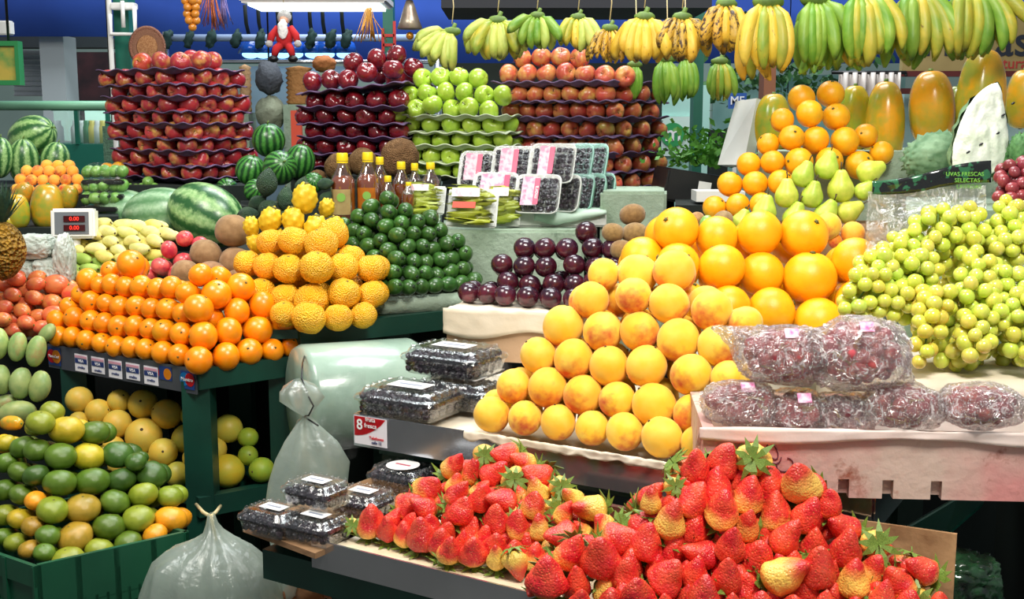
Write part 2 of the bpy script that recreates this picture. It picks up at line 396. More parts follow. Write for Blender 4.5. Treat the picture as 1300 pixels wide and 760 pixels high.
m_grap = fruit('green_apple_skin', '#9cbf38', '#b4d04e', 1.5, .26, spec=.6, coat=.15, speck='#d6e49a', spscale=20, spthr=.10)
P_red = [Proto('apple', bm_mesh(apple_bm(), 'apple', m_red), [('stem', stem_me)])]
P_redr = [Proto('apple', bm_mesh(apple_bm(), 'apple', m_redr), [('stem', stem_me)])]
P_dk = [Proto('apple', bm_mesh(apple_bm(), 'apple', m_dkap), [('stem', stem_me)])]
P_gr = [Proto('apple', bm_mesh(apple_bm(), 'apple', m_grap), [('stem', stem_me)])]
m_pear = fruit('pear_skin', '#b5cb48', '#cfd860', 1.6, .4, spec=.45, speck='#8d9a3c', spscale=26, spthr=.12)
def prof_fn(f, n=18, lo=-1, hi=1): return [(0 if i in (0, n) else max(0.001, f(lo + (hi - lo) * i / n)), lo + (hi - lo) * i / n) for i in range(n + 1)]
def pear_r(z):  # z -1..1.45
    t = (z + 1) / 2.45
    return (math.sin(PI * min(1, t * 1.0) ** .8) ** .62) * (1 - .52 * max(0, (t - .35) / .65) ** .8) if 0 < t < 1 else 0
P_pear = [Proto('pear', bm_mesh(lathe([(0, -.93), (.3, -.99), (.62, -.88), (.86, -.62), (.98, -.25), (.98, .08), (.86, .42), (.68, .72), (.54, 1.0), (.44, 1.22), (.32, 1.36), (.15, 1.42), (0, 1.38)], 24, fn=lambda v: v + Vector((.05 * v.z * v.z, 0, 0))), 'pear', m_pear),
    [('stem', bm_mesh(tube([(.1, 0, 1.38), (.12, 0, 1.65), (.22, .03, 1.95)], [.06, .05, .07], 6), 'stem', M['stem']))])]
m_fei = fruit('dark_green_skin', '#2b4f1f', '#3f6a2a', 1.6, .30, spec=.5, coat=.1, speck='#4d8a3c', spscale=22, spthr=.16)
P_fei = [Proto('green_feijoa', bm_mesh(ball(12, 1, 1.28, dimple=.04, seg=20), 'green_feijoa', m_fei), [disc_part('calyx', .22, 1.24, plain('feijoa_calyx', '#1b2f18', .7), 4, .06)])]
m_avo = fruit('avocado_skin', '#2c4634', '#3f5a3c', 1.4, .5, bump=.6, bscale=13, spec=.4)
P_avo = [Proto('avocado', bm_mesh(lathe([(0 if i in (0, 16) else math.sin(PI * i / 16) ** .8 * (1 - .28 * i / 16), -1 + 2.5 * i / 16) for i in range(17)], 24), 'avocado', m_avo), [disc_part('stem_button', .10, 1.46, M['stem'])])]
m_kiwi = fruit('kiwi_skin', '#86653c', '#9c7a4a', 3, .75, bump=.3, bscale=40, spec=.2, sheen=.3)
P_kiwi = [Proto('kiwi', bm_mesh(ball(12, 1, 1.22, dimple=.05, seg=20), 'kiwi', m_kiwi), [disc_part('stem_button', .10, 1.18, M['stem'])])]
m_sap = fruit('sapote_skin', '#8c6a48', '#a4815c', 2, .8, bump=.15, bscale=60, spec=.2, sheen=.2)
P_sap = [Proto('brown_sapote', bm_mesh(rough_up(ball(14, 1, 1.12, dimple=.03, seg=24), .04, 1.6, 3), 'brown_sapote', m_sap), [disc_part('stem_button', .09, 1.09, M['stem'])])]
m_mar = fruit('granadilla_rind', '#d9ae3e', '#c6b04a', 1.3, .45, spec=.4, speck='#f0dc96', spscale=18, spthr=.14)
P_mar = [Proto('passion_fruit', bm_mesh(ball(12, 1, 1.04, dimple=.03), 'passion_fruit', m_mar), [disc_part('stem_button', .09, 1.0, M['stem'])])]
m_mango = fruit('mango_skin', '#7c9a5a', '#a0b06a', 1.2, .42, spec=.4, blush='#b3684c', blo=.6, bhi=1.6, baxis=0, speck='#c9cf9c', spscale=24, spthr=.12)
def mangof(v): return Vector((v.x * .86 + .10 * (v.z ** 2), v.y * .72, v.z * 1.22))
P_mango = [Proto('mango', bm_mesh(ball(14, 1, 1, dimple=.03, fn=mangof), 'mango', m_mango), [disc_part('stem_button', .07, 1.17, M['stem'])])]
m_tt = fruit('tree_tomato_skin', '#d4583a', '#e08a4c', 1.2, .32, spec=.5, coat=.1)
P_tt = [Proto('tree_tomato', bm_mesh(ball(12, .86, 1.15), 'tree_tomato', m_tt), [disc_part('stem_button', .12, 1.13, M['gstem'], 5)])]
m_pk = fruit('pink_plum_skin', '#c22f46', '#e06a5e', 1.3, .3, spec=.5, coat=.15)
P_pk = [Proto('pink_plum', bm_mesh(ball(12, .92, 1.1, fn=peachy), 'pink_plum', m_pk), [disc_part('stem_pit', .08, 1.07, M['stem'])])]
m_cur = fruit('curuba_skin', '#ece49a', '#d6d27a', 1.0, .5, spec=.35, speck='#8c8a3c', spscale=10, spthr=.16)
P_cur = [Proto('curuba', bm_mesh(ball(12, .62, 1.3, fn=lambda v: v + Vector((.08 * v.z * v.z, 0, 0))), 'curuba', m_cur), [disc_part('stem_button', .12, 1.27, M['stem'])])]
m_lime = fruit('lime_skin', '#5f9440', '#86b456', 1.3, .3, spec=.5, coat=.15)
P_lime = [Proto('lime', bm_mesh(ball(12, .92, 1.1), 'lime', m_lime), [disc_part('stem_button', .09, 1.08, M['gstem'])])]
def melon_mat(name, dark, light, n=9, dist=.55, soft=.16, mid=None):
    t = NT(name); v = t.coords(1, True); g = t.n('ShaderNodeTexGradient', gradient_type='RADIAL'); tc = t.n('ShaderNodeTexCoord'); t.l(tc.outputs['Object'], g.inputs[0])
    ang = t.math('MULTIPLY', g.outputs['Fac'], float(n)); ang = t.math('ADD', ang, t.math('MULTIPLY', t.noise(v, 5.0, 4, .65), dist))
    w = t.math('ABSOLUTE', t.math('SUBTRACT', t.math('FRACT', ang), .5)); f = t.maprange(w, .25 - soft, .25 + soft)
    lc = t.mix(t.maprange(t.noise(v, 8, 4), .35, .65), srgb(light), srgb(mid or light)); col = t.mix(f, lc, srgb(dark)); return t.fin(t.tint(col), .3, .5, 0, .1)
m_wm = melon_mat('watermelon_rind', '#2c5c30', '#a8c88a', 9, .7, .14, '#7da766')
m_wm2 = melon_mat('pale_watermelon_rind', '#5d8a5c', '#a9c7a0', 11, .6, .2, '#8db488')
m_wm3 = melon_mat('round_watermelon_rind', '#173f1c', '#4f8f3c', 14, .5, .12, '#3a7a30')
wstem = ('stem', bm_mesh(tube([(0, 0, 1.30), (.02, 0, 1.42), (.08, .03, 1.5)], [.05, .04, .05], 7), 'stem', M['gstem']))
wstem2 = ('stem', bm_mesh(tube([(0, 0, .98), (.02, 0, 1.1), (.08, .03, 1.18)], [.05, .04, .05], 7), 'stem', M['gstem']))
P_wm = Proto('watermelon', bm_mesh(ball(20, 1, 1.35, dimple=.02, seg=36), 'watermelon', m_wm), [wstem])
P_wmp = Proto('watermelon', bm_mesh(ball(20, 1, 1.5, dimple=.02, seg=36), 'watermelon', m_wm2), [('stem', wstem[1])])
P_wmr = Proto('watermelon', bm_mesh(ball(18, 1, 1.02, dimple=.03, seg=36), 'watermelon', m_wm3), [wstem2])
m_pap = fruit('papaya_skin', '#e09c1c', '#a99c30', 1.1, .25, spec=.5, coat=.2, blush='#7c9a34', blo=.45, bhi=1.5, baxis=0, speck='#7a6a2c', spscale=9, spthr=.09)
P_pap = Proto('papaya', bm_mesh(lathe([(0 if i in (0, 24) else math.sin(PI * i / 24) ** .62 * (1 - .16 * i / 24), -1.65 * math.cos(PI * i / 24)) for i in range(25)], 30,
    fn=lambda v: Vector((v.x * (1 + .035 * math.cos(5 * math.atan2(v.y, v.x))), v.y * (1 + .035 * math.cos(5 * math.atan2(v.y, v.x))), v.z))), 'papaya', m_pap), [disc_part('stem_scar', .13, -1.64, M['stem']), ('stem', bm_mesh(tube([(0, 0, 1.6), (0, 0, 1.75)], [.12, .09], 8), 'stem', M['gstem']))])
m_coc = fruit('coconut_husk', '#8a6440', '#a97f55', 3, .9, bump=.8, bscale=16, spec=.2)
P_coc = [Proto('coconut', bm_mesh(rough_up(ball(16, 1, 1.08, seg=28), .07, 2.5, 1), 'coconut', m_coc), [disc_part('eye_patch', .2, 1.05, M['stem'], 3)])]
# yellow pitahaya with fleshy scales
m_pit = fruit('pitahaya_skin', '#e3c02c', '#d2ae22', 2, .4, spec=.4, speck='#6c6a1a', spscale=5, spthr=.10)
def pit_bm():
    bm = ball(28, 1, 1.28, seg=44)
    bm.normal_update(); pts = []
    for i in range(34):
        z = 1 - 2 * (i + .5) / 34; r = math.sqrt(1 - z * z); a = i * 2.39996; pts.append(Vector((r * math.cos(a), r * math.sin(a), z * 1.28)))
    for v in bm.verts:
        d = min((v.co - p).length for p in pts); v.co += v.normal * .20 * math.exp(-(d / .17) ** 2) * .62 + Vector((0, 0, .05 * math.exp(-(d / .15) ** 2)))
    return bm
P_pit = [Proto('yellow_pitahaya', bm_mesh(pit_bm(), 'yellow_pitahaya', m_pit), [disc_part('crown', .26, 1.28, plain('pitahaya_crown', '#5d5a22', .7), 5, .10)])]
# strawberry: tip at +Z, leafy calyx at -Z; object alpha says how pale its shoulders are
def straw_mat():
    t = NT('strawberry_skin'); v = t.coords(1, True); vo = t.n('ShaderNodeTexVoronoi'); vo.inputs['Scale'].default_value = 5.6; t.l(v, vo.inputs['Vector'])
    al = t.alpha(); edge = t.math('ADD', t.math('MULTIPLY', al, 2.3), -1.25)
    g = t.math('ADD', t.math('SUBTRACT', edge, t.z(2)), t.math('MULTIPLY', t.math('SUBTRACT', t.noise(v, 1.6, 2), .5), .7))
    red = t.mix(t.maprange(t.noise(v, 1.2, 2), .35, .65), srgb('#cf2028'), srgb('#ea5034'))
    col = t.mix(t.maprange(g, -.25, .45), red, srgb('#f4c65a')); col = t.mix(t.maprange(vo.outputs['Distance'], .10, .20, .75, 0), col, srgb('#f6b45a')); col = t.tint(col)
    t.bump(t.math('ADD', t.maprange(vo.outputs['Distance'], 0, .42), t.math('MULTIPLY', t.noise(v, 7, 3), .35)), .30, .05); return t.fin(col, .36, .6, 0, .12, .3)
def straw_bm(seed, fat):
    random.seed(seed); n = 16; prof = []
    for i in range(n + 1):
        t = i / n; z = -1 + 2.45 * t; r = (min(1, (t / .24)) ** .45) * max(0, 1 - max(0, (t - .24) / .76) ** 1.45) ** .78 * fat
        prof.append((0 if i in (0, n) else max(r, .05), z))
    off = Vector((seed * 3.3, 1.7, 0)); return rough_up(lathe(prof, 22, fn=lambda v: Vector((v.x * (1.12 if seed % 2 else 1), v.y * .95, v.z)) + Vector((.10 * (v.z + 1) * noise.noise(off), 0, 0))), .14, 1.3, seed)
def calyx_bm(seed):
    bm = bmesh.new(); rnd = random.Random(seed); n = 9
    for k in range(n):
        a = 2 * PI * k / n + rnd.uniform(-.15, .15); L = rnd.uniform(1.0, 1.4); dz = rnd.uniform(-.2, .6); d = Vector((math.cos(a), math.sin(a), 0)); s = Vector((-d.y, d.x, 0)); w = .19
        c0 = Vector((0, 0, -1.0)); p1 = c0 + d * L * .5 + Vector((0, 0, -.12)); p2 = c0 + d * L + Vector((0, 0, dz * .6))
        V = [bm.verts.new(x) for x in (c0 + s * .05, c0 - s * .05, p1 - s * w, p2, p1 + s * w)]; bm.faces.new(V[:3] + V[4:]); bm.faces.new((V[4], V[2], V[3]))
    bmesh.ops.recalc_face_normals(bm, faces=bm.faces[:]); bmesh.ops.solidify(bm, geom=bm.faces[:], thickness=.035)
    return tube([(0, 0, -.95), (.05, 0, -1.25), (.15, .05, -1.42)], [.05, .04, .035], 6, bm)
m_straw = straw_mat()
P_straw = [Proto('strawberry', bm_mesh(straw_bm(i, f), 'strawberry', m_straw), [('leafy_cap', bm_mesh(calyx_bm(i), 'leafy_cap', M['leaf'], smooth=False))]) for i, f in enumerate((.88, 1.0, .80, .94))]
random.seed(11)
# banana: starts at the origin, runs along +Z and bends towards +X, length 1
def banana_bm(bend, rad):
    n = 14; R = 1 / bend; path = [Vector((R * (1 - math.cos(bend * i / n)), 0, R * math.sin(bend * i / n))) for i in range(n + 1)]
    rr = []
    for i in range(n + 1):
        t = i / n; rr.append(rad * (.34 + .66 * min(1, max(0, (t - .06) / .16)) ** 1.2 if t < .22 else (1 if t < .7 else (1 - ((t - .7) / .3) ** 1.8 * .78))))
    bm = tube(path, rr, 10, flat=.92); return bm
def ban_mat(name, body, body2, tip, spots, thr, sc=3):
    t = NT(name); v = t.coords((4, 4, 1.2), True); col = t.mix(t.maprange(t.noise(v, 1.2, 3), .35, .65), srgb(body), srgb(body2))
    col = t.mix(t.maprange(t.noise(v, sc, 5, .65), thr, thr + .08), col, srgb(spots)); z = t.z(2)
    col = t.mix(t.maprange(z, .84, .92), col, srgb(tip)); t.bump(t.noise(v, 1.5, 2), .1, .02); return t.fin(t.tint(col), .45, .4)
BAN = {'green': ban_mat('green_banana', '#5c8a24', '#86a33a', '#3c5a1a', '#4a6a1c', .68), 'lime': ban_mat('pale_green_banana', '#9db04c', '#b9c05e', '#5d6a2c', '#7d8a34', .66),
       'yellow': ban_mat('yellow_banana', '#cfa52c', '#d9b848', '#5d4820', '#6e4a1c', .62), 'mixed': ban_mat('yellow_green_banana', '#b8a838', '#7f9632', '#5d5a20', '#6a5a20', .64),
       'spotted': ban_mat('blackened_banana', '#c79a30', '#a8842c', '#3c2a18', '#3a2818', .50, 4)}
BANM = {k: [bm_mesh(banana_bm(b, r), 'banana', m) for b, r in ((.9, .105), (1.15, .098), (.7, .112))] for k, m in BAN.items()}
BANF = {k: [bm_mesh(banana_bm(b, r), 'banana', m) for b, r in ((.8, .155), (1.0, .148), (.6, .162))] for k, m in BAN.items()}
# small round berries
m_grape = fruit('green_grape_skin', '#dfe06a', '#c6d250', .8, .2, spec=.6, coat=.2, sss=.35, speck='#b89a48', spscale=3.0, spthr=.08)
m_rgrape = fruit('red_grape_skin', '#7c2a34', '#9c4448', .8, .3, spec=.5, coat=.1)
grape_me = bm_mesh(ball(10, 1, 1.06, seg=16), 'grape', m_grape); rgrape_me = bm_mesh(ball(8, 1, 1.12, seg=12), 'grape', m_rgrape)
t_ = NT('blackberry_skin'); v_ = t_.coords(1, True); vo_ = t_.n('ShaderNodeTexVoronoi'); vo_.inputs['Scale'].default_value = 170; t_.l(v_, vo_.inputs['Vector'])
t_.bump(t_.maprange(vo_.outputs['Distance'], 0, .6, 1, 0), .9, .004); m_bb = t_.fin(t_.mix(t_.maprange(t_.noise(v_, 30, 2), .4, .6), srgb('#17131c'), srgb('#2c1a28')), .28, .6)
# clear plastics
F_clam = film('clear_punnet_plastic', (.97, .985, .985, 1), .07, .05, .12, 60)
F_bag = film('clear_bag_film', (.97, .98, .98, 1), .2, .10, 1.0, 26, milky=.05, milkc=(.95, .9, .88, 1))
F_milk = film('milky_bag_film', (.9, .93, .9, 1), .12, .22, .8, 12, milky=.42, milkc=(.58, .68, .60, 1))
F_roll = film('plastic_roll_film', (.9, .93, .9, 1), .2, .15, .25, 8, milky=.85, milkc=(.55, .66, .58, 1))
F_glint = film('crisp_bag_film', (.97, .98, .98, 1), .26, .07, 1.6, 34, milky=.03, milkc=(.95, .96, .95, 1), streak=.03)  # pale streaks are painted highlights on the creases
F_thin = film('thin_clear_film', (.98, .98, .98, 1), .012, .07, 1.0, 80, edge=.16)
# ================================================================== THE SETTING
def struct(name, bm, mat, loc=None): o = flat(name, bm, mat, None, loc); o['kind'] = 'structure'; return o
m_floor = plain('market_floor', '#5d5c57', .5, c2='#46453f', nscale=2, bump=.1)
struct('floor', box((-6, -1, -.05), (6, 10.6, 0)), m_floor)
m_wall = plain('hall_wall', '#8fa39a', .7, c2='#7c8f88', nscale=1)
struct('wall_back', box((-6, 10.5, 0), (6, 10.6, 5.2)), m_wall)
# blue canopy skirt across the stall opposite
m_blue = plain('blue_awning_cloth', '#2f58bc', .8, c2='#2648a0', nscale=1.2, bump=.15, bscale=5)
def blue_fn(x0, x1, z0, z1, Y):
    return lambda a, b: Vector((x0 + (x1 - x0) * a, Y + .02 * math.sin(a * 40), z0(a) + (z1 - z0(a)) * b))
o = obj('blue_awning', grid_sheet(80, 4, blue_fn(-3.6, 4.2, lambda a: 2.06 - .15 * min(1, max(0, (a - .17) * 20)), 3.1, 6.9), .01), mat=m_blue)
tag(o, 'long blue cloth awning stretched across the stall opposite', 'awning')
# tables of our stall ------------------------------------------------------------------
TZ = 1.01
A0 = onz(450, 524, TZ); A1 = onz(880, 592, TZ); U = (A1 - A0).normalized(); V = Vector((-U.y, U.x, 0))
if V.y < 0: V = -V
AL = A0 + U * ((onz(1097, 640, TZ - .03).x - A0.x) / U.x)
def tray(P, U, V, wid, dep, h, name, label, rim=.0, liner=True, frontmat=None, lift=.0):
    t = empty(name, P, label, 'display tray')
    q = lambda u, v, z: U * u + V * v + Vector((0, 0, z))
    bm = quadslab(q(0, 0, -h), q(wid, 0, -h), q(wid, dep, -h), q(0, dep, -h), .004)
    obj('tray_base', bm_mesh(bm, 'tray_base', M['steel'], smooth=False), t)
    bm = quadslab(q(0, 0, -h), q(wid, 0, -h), q(wid, 0, rim), q(0, 0, rim), .004)
    flat('front_edge', bm, M['steel'], t)
    bm = quadslab(q(0, .004, -h), q(0, dep, -h), q(0, dep, rim), q(0, .004, rim), .004); flat('side_edge', bm, M['steel'], t)
    bm = quadslab(q(wid, .004, -h), q(wid, dep, -h), q(wid, dep, rim), q(wid, .004, rim), .004); flat('side_edge', bm, M['steel'], t)
    return t, q
tr, q = tray(A0, U, V, (AL - A0).length, .62, .066, 'display_tray', 'wide steel tray with mirror bright front under the peaches')
bm = quadslab(q(.012, .012, -.02), q((AL - A0).length - .01, .012, -.02), q((AL - A0).length - .01, .60, -.02), q(.012, .60, -.02), -.012); 
liner = flat('tray_liner', bm, M['paper'], None, A0); liner['label'] = 'cream paper and card lining the steel peach tray'; liner['category'] = 'paper liner'
# torn paper edge hanging over the steel
def edgepaper(a, b):
    L = (AL - A0).length
    n = noise.noise(Vector((a * 14, 1, 0))); m = noise.noise(Vector((a * 34, b * 3, 7)))
    if b < .55: return A0 + U * (L * (.26 + .46 * a)) + V * (-.010 - .004 * n - .003 * m) + Vector((0, 0, .004 - (.016 + .008 * n) * (1 - b / .55) + .003 * m))
    return A0 + U * (L * (.26 + .46 * a)) + V * (-.010 + .06 * (b - .55)) + Vector((0, 0, .004 + .003 * m - .02 * (b - .55)))
o = obj('paper_edge', grid_sheet(120, 8, edgepaper, .0015), mat=M['paper']); tag(o, 'crumpled strip of cream paper folded over the edge of the peach tray', 'paper')
# strawberry tray
SZ = .89
S0 = onz(397, 683, SZ); S1 = onz(700, 757, SZ); US = (S1 - S0).normalized(); VS = Vector((-US.y, US.x, 0)); VS = VS if VS.y > 0 else -VS
SW = 1.12
ts, qs = tray(S0, US, VS, SW, .33, .05, 'display_tray', 'low steel edged tray holding the strawberries')
bm = quadslab(qs(.006, .006, -.012), qs(SW - .01, .006, -.012), qs(SW - .01, .32, -.012), qs(.006, .32, -.012), -.010)
o = flat('tray_liner', bm, plain('white_board', '#eadfc6', .6, c2='#d8c49c', nscale=5), None, S0); tag(o, 'white board lining the strawberry tray, bare at its corner', 'board')
# brown cardboard upright behind the right-hand strawberries
c1, c2 = at(1060, 657, 1.815), at(1215, 681, 1.735)
cb = quadslab((c1.x, c1.y, .862), (c2.x, c2.y, .862), (c2.x, c2.y, .972), (c1.x, c1.y, .972), .006)
o = flat('cardboard_sheet', cb, plain('stained_cardboard', '#b08a62', .85, c2='#8c6644', nscale=14, bump=.2, bscale=50, lo=.5, hi=.7)); tag(o, 'stained brown cardboard side standing behind the front strawberry heap', 'cardboard')
w1, w2 = at(700, 655, 2.02), at(900, 690, 1.86)
o = flat('wooden_board', quadslab((w1.x, w1.y, .86), (w2.x, w2.y, .86), (w2.x, w2.y, .945), (w1.x, w1.y, .945), .012), plain('dark_red_wood', '#5a2c1c', .7, c2='#3c1c12', nscale=12, bump=.2)); tag(o, 'dark reddish wooden board under the steel peach tray, behind the strawberries', 'board')
# plank with the small black berry boxes, beside the strawberry tray
PZ = SZ - .012
pl = [onz(308, 668, PZ), onz(400, 702, PZ), onz(560, 634, PZ), onz(470, 606, PZ)]
o = flat('cardboard_sheet', prism([(p.x, p.y) for p in pl], PZ - .010, PZ), M['card']); tag(o, 'flat brown cardboard sheet under the small blackberry boxes', 'cardboard')
# green wooden frame under the strawberry tray
def frame_leg(px, py, Y, w, z0, z1): p = at(px, py, Y); return p
gf = empty('green_stand', (S0.x, S0.y, 0), 'dark green wooden stand carrying the strawberry tray', 'stand')
loc = lambda p: Vector(p) - Vector((S0.x, S0.y, 0))
g0 = onz(333, 693, SZ - .05) + VS * .03; g0.z = SZ - .083; g1 = g0 + US * 1.35
flat('rail', beam(loc(g0), loc(g1), .06, .055), M['green_paint'], gf)
g2 = g0 + VS * .42
flat('rail', beam(loc(g0 + VS * .03), loc(g2), .05, .045), M['green_paint'], gf)
flat('rail', beam(loc(g2), loc(g2 + US * 1.35), .05, .045), M['green_paint'], gf)
flat('board', prism([(p.x - S0.x, p.y - S0.y) for p in (g0 + VS * .0, g0 + US * .105 + VS * .0, g0 + US * .105 + VS * .33, g0 + VS * .33)], SZ - .052, PZ - .0105) , M['green_paint'], gf)
for p in (g0 + US * .12 + VS * .06, g1 - US * .05 + VS * .04, g2 + US * .12 - VS * .05, g2 + US * 1.28 - VS * .05): flat('leg', box(loc((p.x - .025, p.y - .025, 0)), loc((p.x + .025, p.y + .025, PZ - .05))), M['green_paint'], gf)
# stand carrying the steel peach tray
L = (AL - A0).length; ps = empty('green_stand', (A0.x, A0.y, 0), 'dark green wooden stand carrying the steel peach tray', 'stand')
lp = lambda u, v, z: U * u + V * v + Vector((0, 0, z))
bm = quadslab(lp(.03, .04, TZ - .09), lp(L - .03, .04, TZ - .09), lp(L - .03, .62, TZ - .09), lp(.03, .62, TZ - .09), .022); flat('board', bm, M['green_paint'], ps)
for u, v in ((.05, .07), (L - .06, .07), (.05, .55), (L - .06, .55)): flat('leg', beam(lp(u, v, 0), lp(u, v, TZ - .09), .05, .05), M['green_paint'], ps)
flat('rail', beam(lp(.05, .07, .66), lp(L - .06, .07, .66), .04, .05), M['green_paint'], ps)
# right side: slanting green boards and a dark crate under the grape box
o = flat('green_board', quadslab(at(1153, 668, 1.98), at(1218, 630, 2.2), at(1250, 636, 2.2), at(1197, 682, 1.98), .012), M['green_metal']); flat('painted_highlight', beam(at(1153, 668, 1.975), at(1218, 630, 2.195), .004, .004), plain('painted_highlight_green', '#9cc8b4', .5), o); tag(o, 'slanting green board under the pink foam box', 'board')  # thin pale strip is a painted highlight along the board edge
# counter carrying everything at the back: several stepped boards ------------------------------------------
def riser(name, pts, z0, z1, mat, label, cat='display step', bev=0): o = flat(name, prism([(p[0], p[1]) for p in pts], z0, z1, None, bev), mat); return tag(o, label, cat)
# left orange stand
C0 = onz(250, 468, 1.01); CL = onz(62, 436, 1.01); CR = onz(386, 449, 1.01); UL = (CL - C0).normalized(); UR = (CR - C0).normalized()
st = empty('green_stand', (C0.x, C0.y, 0), 'green wooden stand with two shelves carrying the oranges', 'stand')
ls = lambda p: Vector(p) - Vector((C0.x, C0.y, 0)); LL = (CL - C0).length; LR = (CR - C0).length
far = C0 + UL * LL + UR * LR
def par(m, e, z0, z1, up=0):  # parallelogram inset m
    return prism([(p.x - C0.x, p.y - C0.y) for p in (C0 + (UL + UR) * m, C0 + UL * (LL - m) + UR * m, C0 + UL * (LL - m) + UR * (LR - m + e), C0 + UR * (LR - m + e) + UL * m)], z0, z1)
flat('top_board', par(0.003, .12, .975, .985), M['green_paint'], st)
flat('shelf_board', par(.02, .12, .655, .675), M['green_paint'], st)
flat('rail', beam(ls(C0 + UR * .0 + Vector((0, 0, -1.01 + .985))), ls(CR + Vector((0, 0, -1.01 + .985))), .02, .05), M['green_paint'], st)
flat('rail', beam(ls(C0 + Vector((0, 0, .665 - 1.01)) + UL * .02), ls(CR + Vector((0, 0, .665 - 1.01)) + UR * .0), .03, .05), M['green_paint'], st)
for p in (C0 + UL * .045 + UR * .035, CL - UL * .05 + UR * .04, CR - UR * .03 + UL * .035, far - UL * .05 - UR * .03):
    flat('leg', box(ls((p.x - .034, p.y - .03, 0)), ls((p.x + .034, p.y + .03, .975))), M['green_paint'], st)
flat('rail', beam(ls(C0 + UL * .03 + Vector((0, 0, -.62))), ls(C0 + UR * (LR) + Vector((0, 0, -.62))), .03, .05), M['green_paint'], st)
# sticker strip on its front
sp = empty('sticker_strip', C0, 'grey metal strip with card logos on the front of the orange stand', 'metal strip')
SH = .062
flat('strip', quadslab((0, 0, -SH), UL * LL + Vector((0, 0, -SH)), UL * LL, (0, 0, 0), -.004), plain('grey_strip', '#70747c', .35, metal=.6, c2='#5c6068', nscale=3), sp)
m_stw = plain('sticker_white', '#e8e6ec', .5); m_stn = plain('sticker_navy', '#1c3a78', .4); m_red = plain('logo_red', '#e01f2b', .4); m_ora = plain('logo_orange', '#ffa01c', .4); m_cy = plain('logo_blue', '#1c96e0', .4); m_txt = plain('text_white', '#f4f4f4', .5); m_tn = plain('text_dark_blue', '#22366e', .5); m_rose = plain('print_rose', '#d49aac', .6)
nrm = UL.cross(Vector((0, 0, 1))).normalized(); nrm = nrm if nrm.y < 0 else -nrm
yaw = math.atan2(-UL.y, -UL.x)
def on_strip(a, z, d): return UL * a + Vector((0, 0, z)) + nrm * d
def rect_on(name, a0, a1, z0, z1, d, mat, parent): return flat(name, quadslab(on_strip(a0, z0, d), on_strip(a1, z0, d), on_strip(a1, z1, d), on_strip(a0, z1, d), -.0006), mat, parent)
def circ_on(name, a, z, r, d, mat, parent):
    bm = bmesh.new(); vs = [bm.verts.new(on_strip(a + r * math.cos(t * PI / 12), z + r * math.sin(t * PI / 12), d)) for t in range(24)]; bm.faces.new(vs); bmesh.ops.solidify(bm, geom=bm.faces[:], thickness=.0004); return flat(name, bm, mat, parent)
def sp_text(s, a, z, size, mat, parent, d=.0075, sx=1): return text('lettering', s, size, mat, parent, on_strip(a, z, d), (PI / 2, 0, yaw), sx=sx)
s_ = rect_on('card_sticker', LL - .055, LL - .004, -.054, -.006, .0055, m_stn, sp); circ_on('red_disc', LL - .018, -.030, .018, .0066, m_red, s_); circ_on('orange_disc', LL - .039, -.030, .018, .0070, m_ora, s_); sp_text('MasterCard', LL - .029, -.030, .0105, m_txt, s_, .0082, .85)
for i in range(5):
    a = LL - .115 - i * .068; s_ = rect_on('card_sticker', a - .052, a, -.058 + .004 * (i % 2), -.012, .0055, m_stw, sp)
    rect_on('printed_band', a - .050, a - .002, -.036, -.024, .0065, m_tn, s_); rect_on('printed_band', a - .050, a - .002, -.022, -.016, .0065, m_rose, s_)
    sp_text('VISA', a - .026, -.030, .011, m_txt, s_, .0072); sp_text('credito', a - .026, -.047, .010, m_tn, s_, .0066)
s_ = rect_on('card_sticker', .004, .052, -.052, -.008, .0055, m_stn, sp); circ_on('blue_disc', .038, -.028, .0165, .0066, m_cy, s_); circ_on('red_disc', .019, -.028, .0165, .0070, m_red, s_); sp_text('Maestro', .028, -.028, .0125, m_txt, s_, .0082)
s_ = rect_on('card_sticker', .085, .13, -.040, -.006, .0048, m_stn, sp); circ_on('red_disc', .12, -.024, .014, .0053, m_red, s_); circ_on('orange_disc', .100, -.024, .014, .0056, m_ora, s_)
# sticker of the steel peach tray (red and white)
yw = math.atan2(U.y, U.x); nA = Vector((U.y, -U.x, 0)); nA = nA if nA.y < 0 else -nA
fc = lambda u, z, d: A0 + U * u + Vector((0, 0, z)) + nA * d
def fr(name, u0, u1, z0, z1, d, mat, parent=None): return flat(name, quadslab(fc(u0, z0, d), fc(u1, z0, d), fc(u1, z1, d), fc(u0, z1, d), .0006), mat, parent)
stk = fr('price_sticker', .004, .086, -.060, -.002, .006, m_stw); tag(stk, 'red and white paper sticker on the corner of the steel peach tray', 'sticker')
bm = bmesh.new(); pts = [(.005, -.003)] + [(.005 + .078 * t, -.003) for t in (1,)] + [(.005 + .078 * (1 - t), -.003 - .040 * math.sin(t * PI / 2) ** .8) for t in (.15, .3, .45, .6, .75, .9, 1)]
bm.faces.new([bm.verts.new(fc(a, z, .0072)) for a, z in pts]); bmesh.ops.solidify(bm, geom=bm.faces[:], thickness=.0005); flat('red_print', bm, m_red, stk)
text('lettering', '8', .030, m_txt, stk, fc(.019, -.020, .0085), (PI / 2, 0, yw), bold=True); text('lettering', 'fruta\nfresca', .013, m_txt, stk, fc(.046, -.013, .0085), (PI / 2, 0, yw))
text('lettering', 'Telefonos', .009, m_red, stk, fc(.060, -.044, .0075), (PI / 2, 0, yw)); text('lettering', 'calle 12', .008, m_tn, stk, fc(.060, -.053, .0075), (PI / 2, 0, yw))
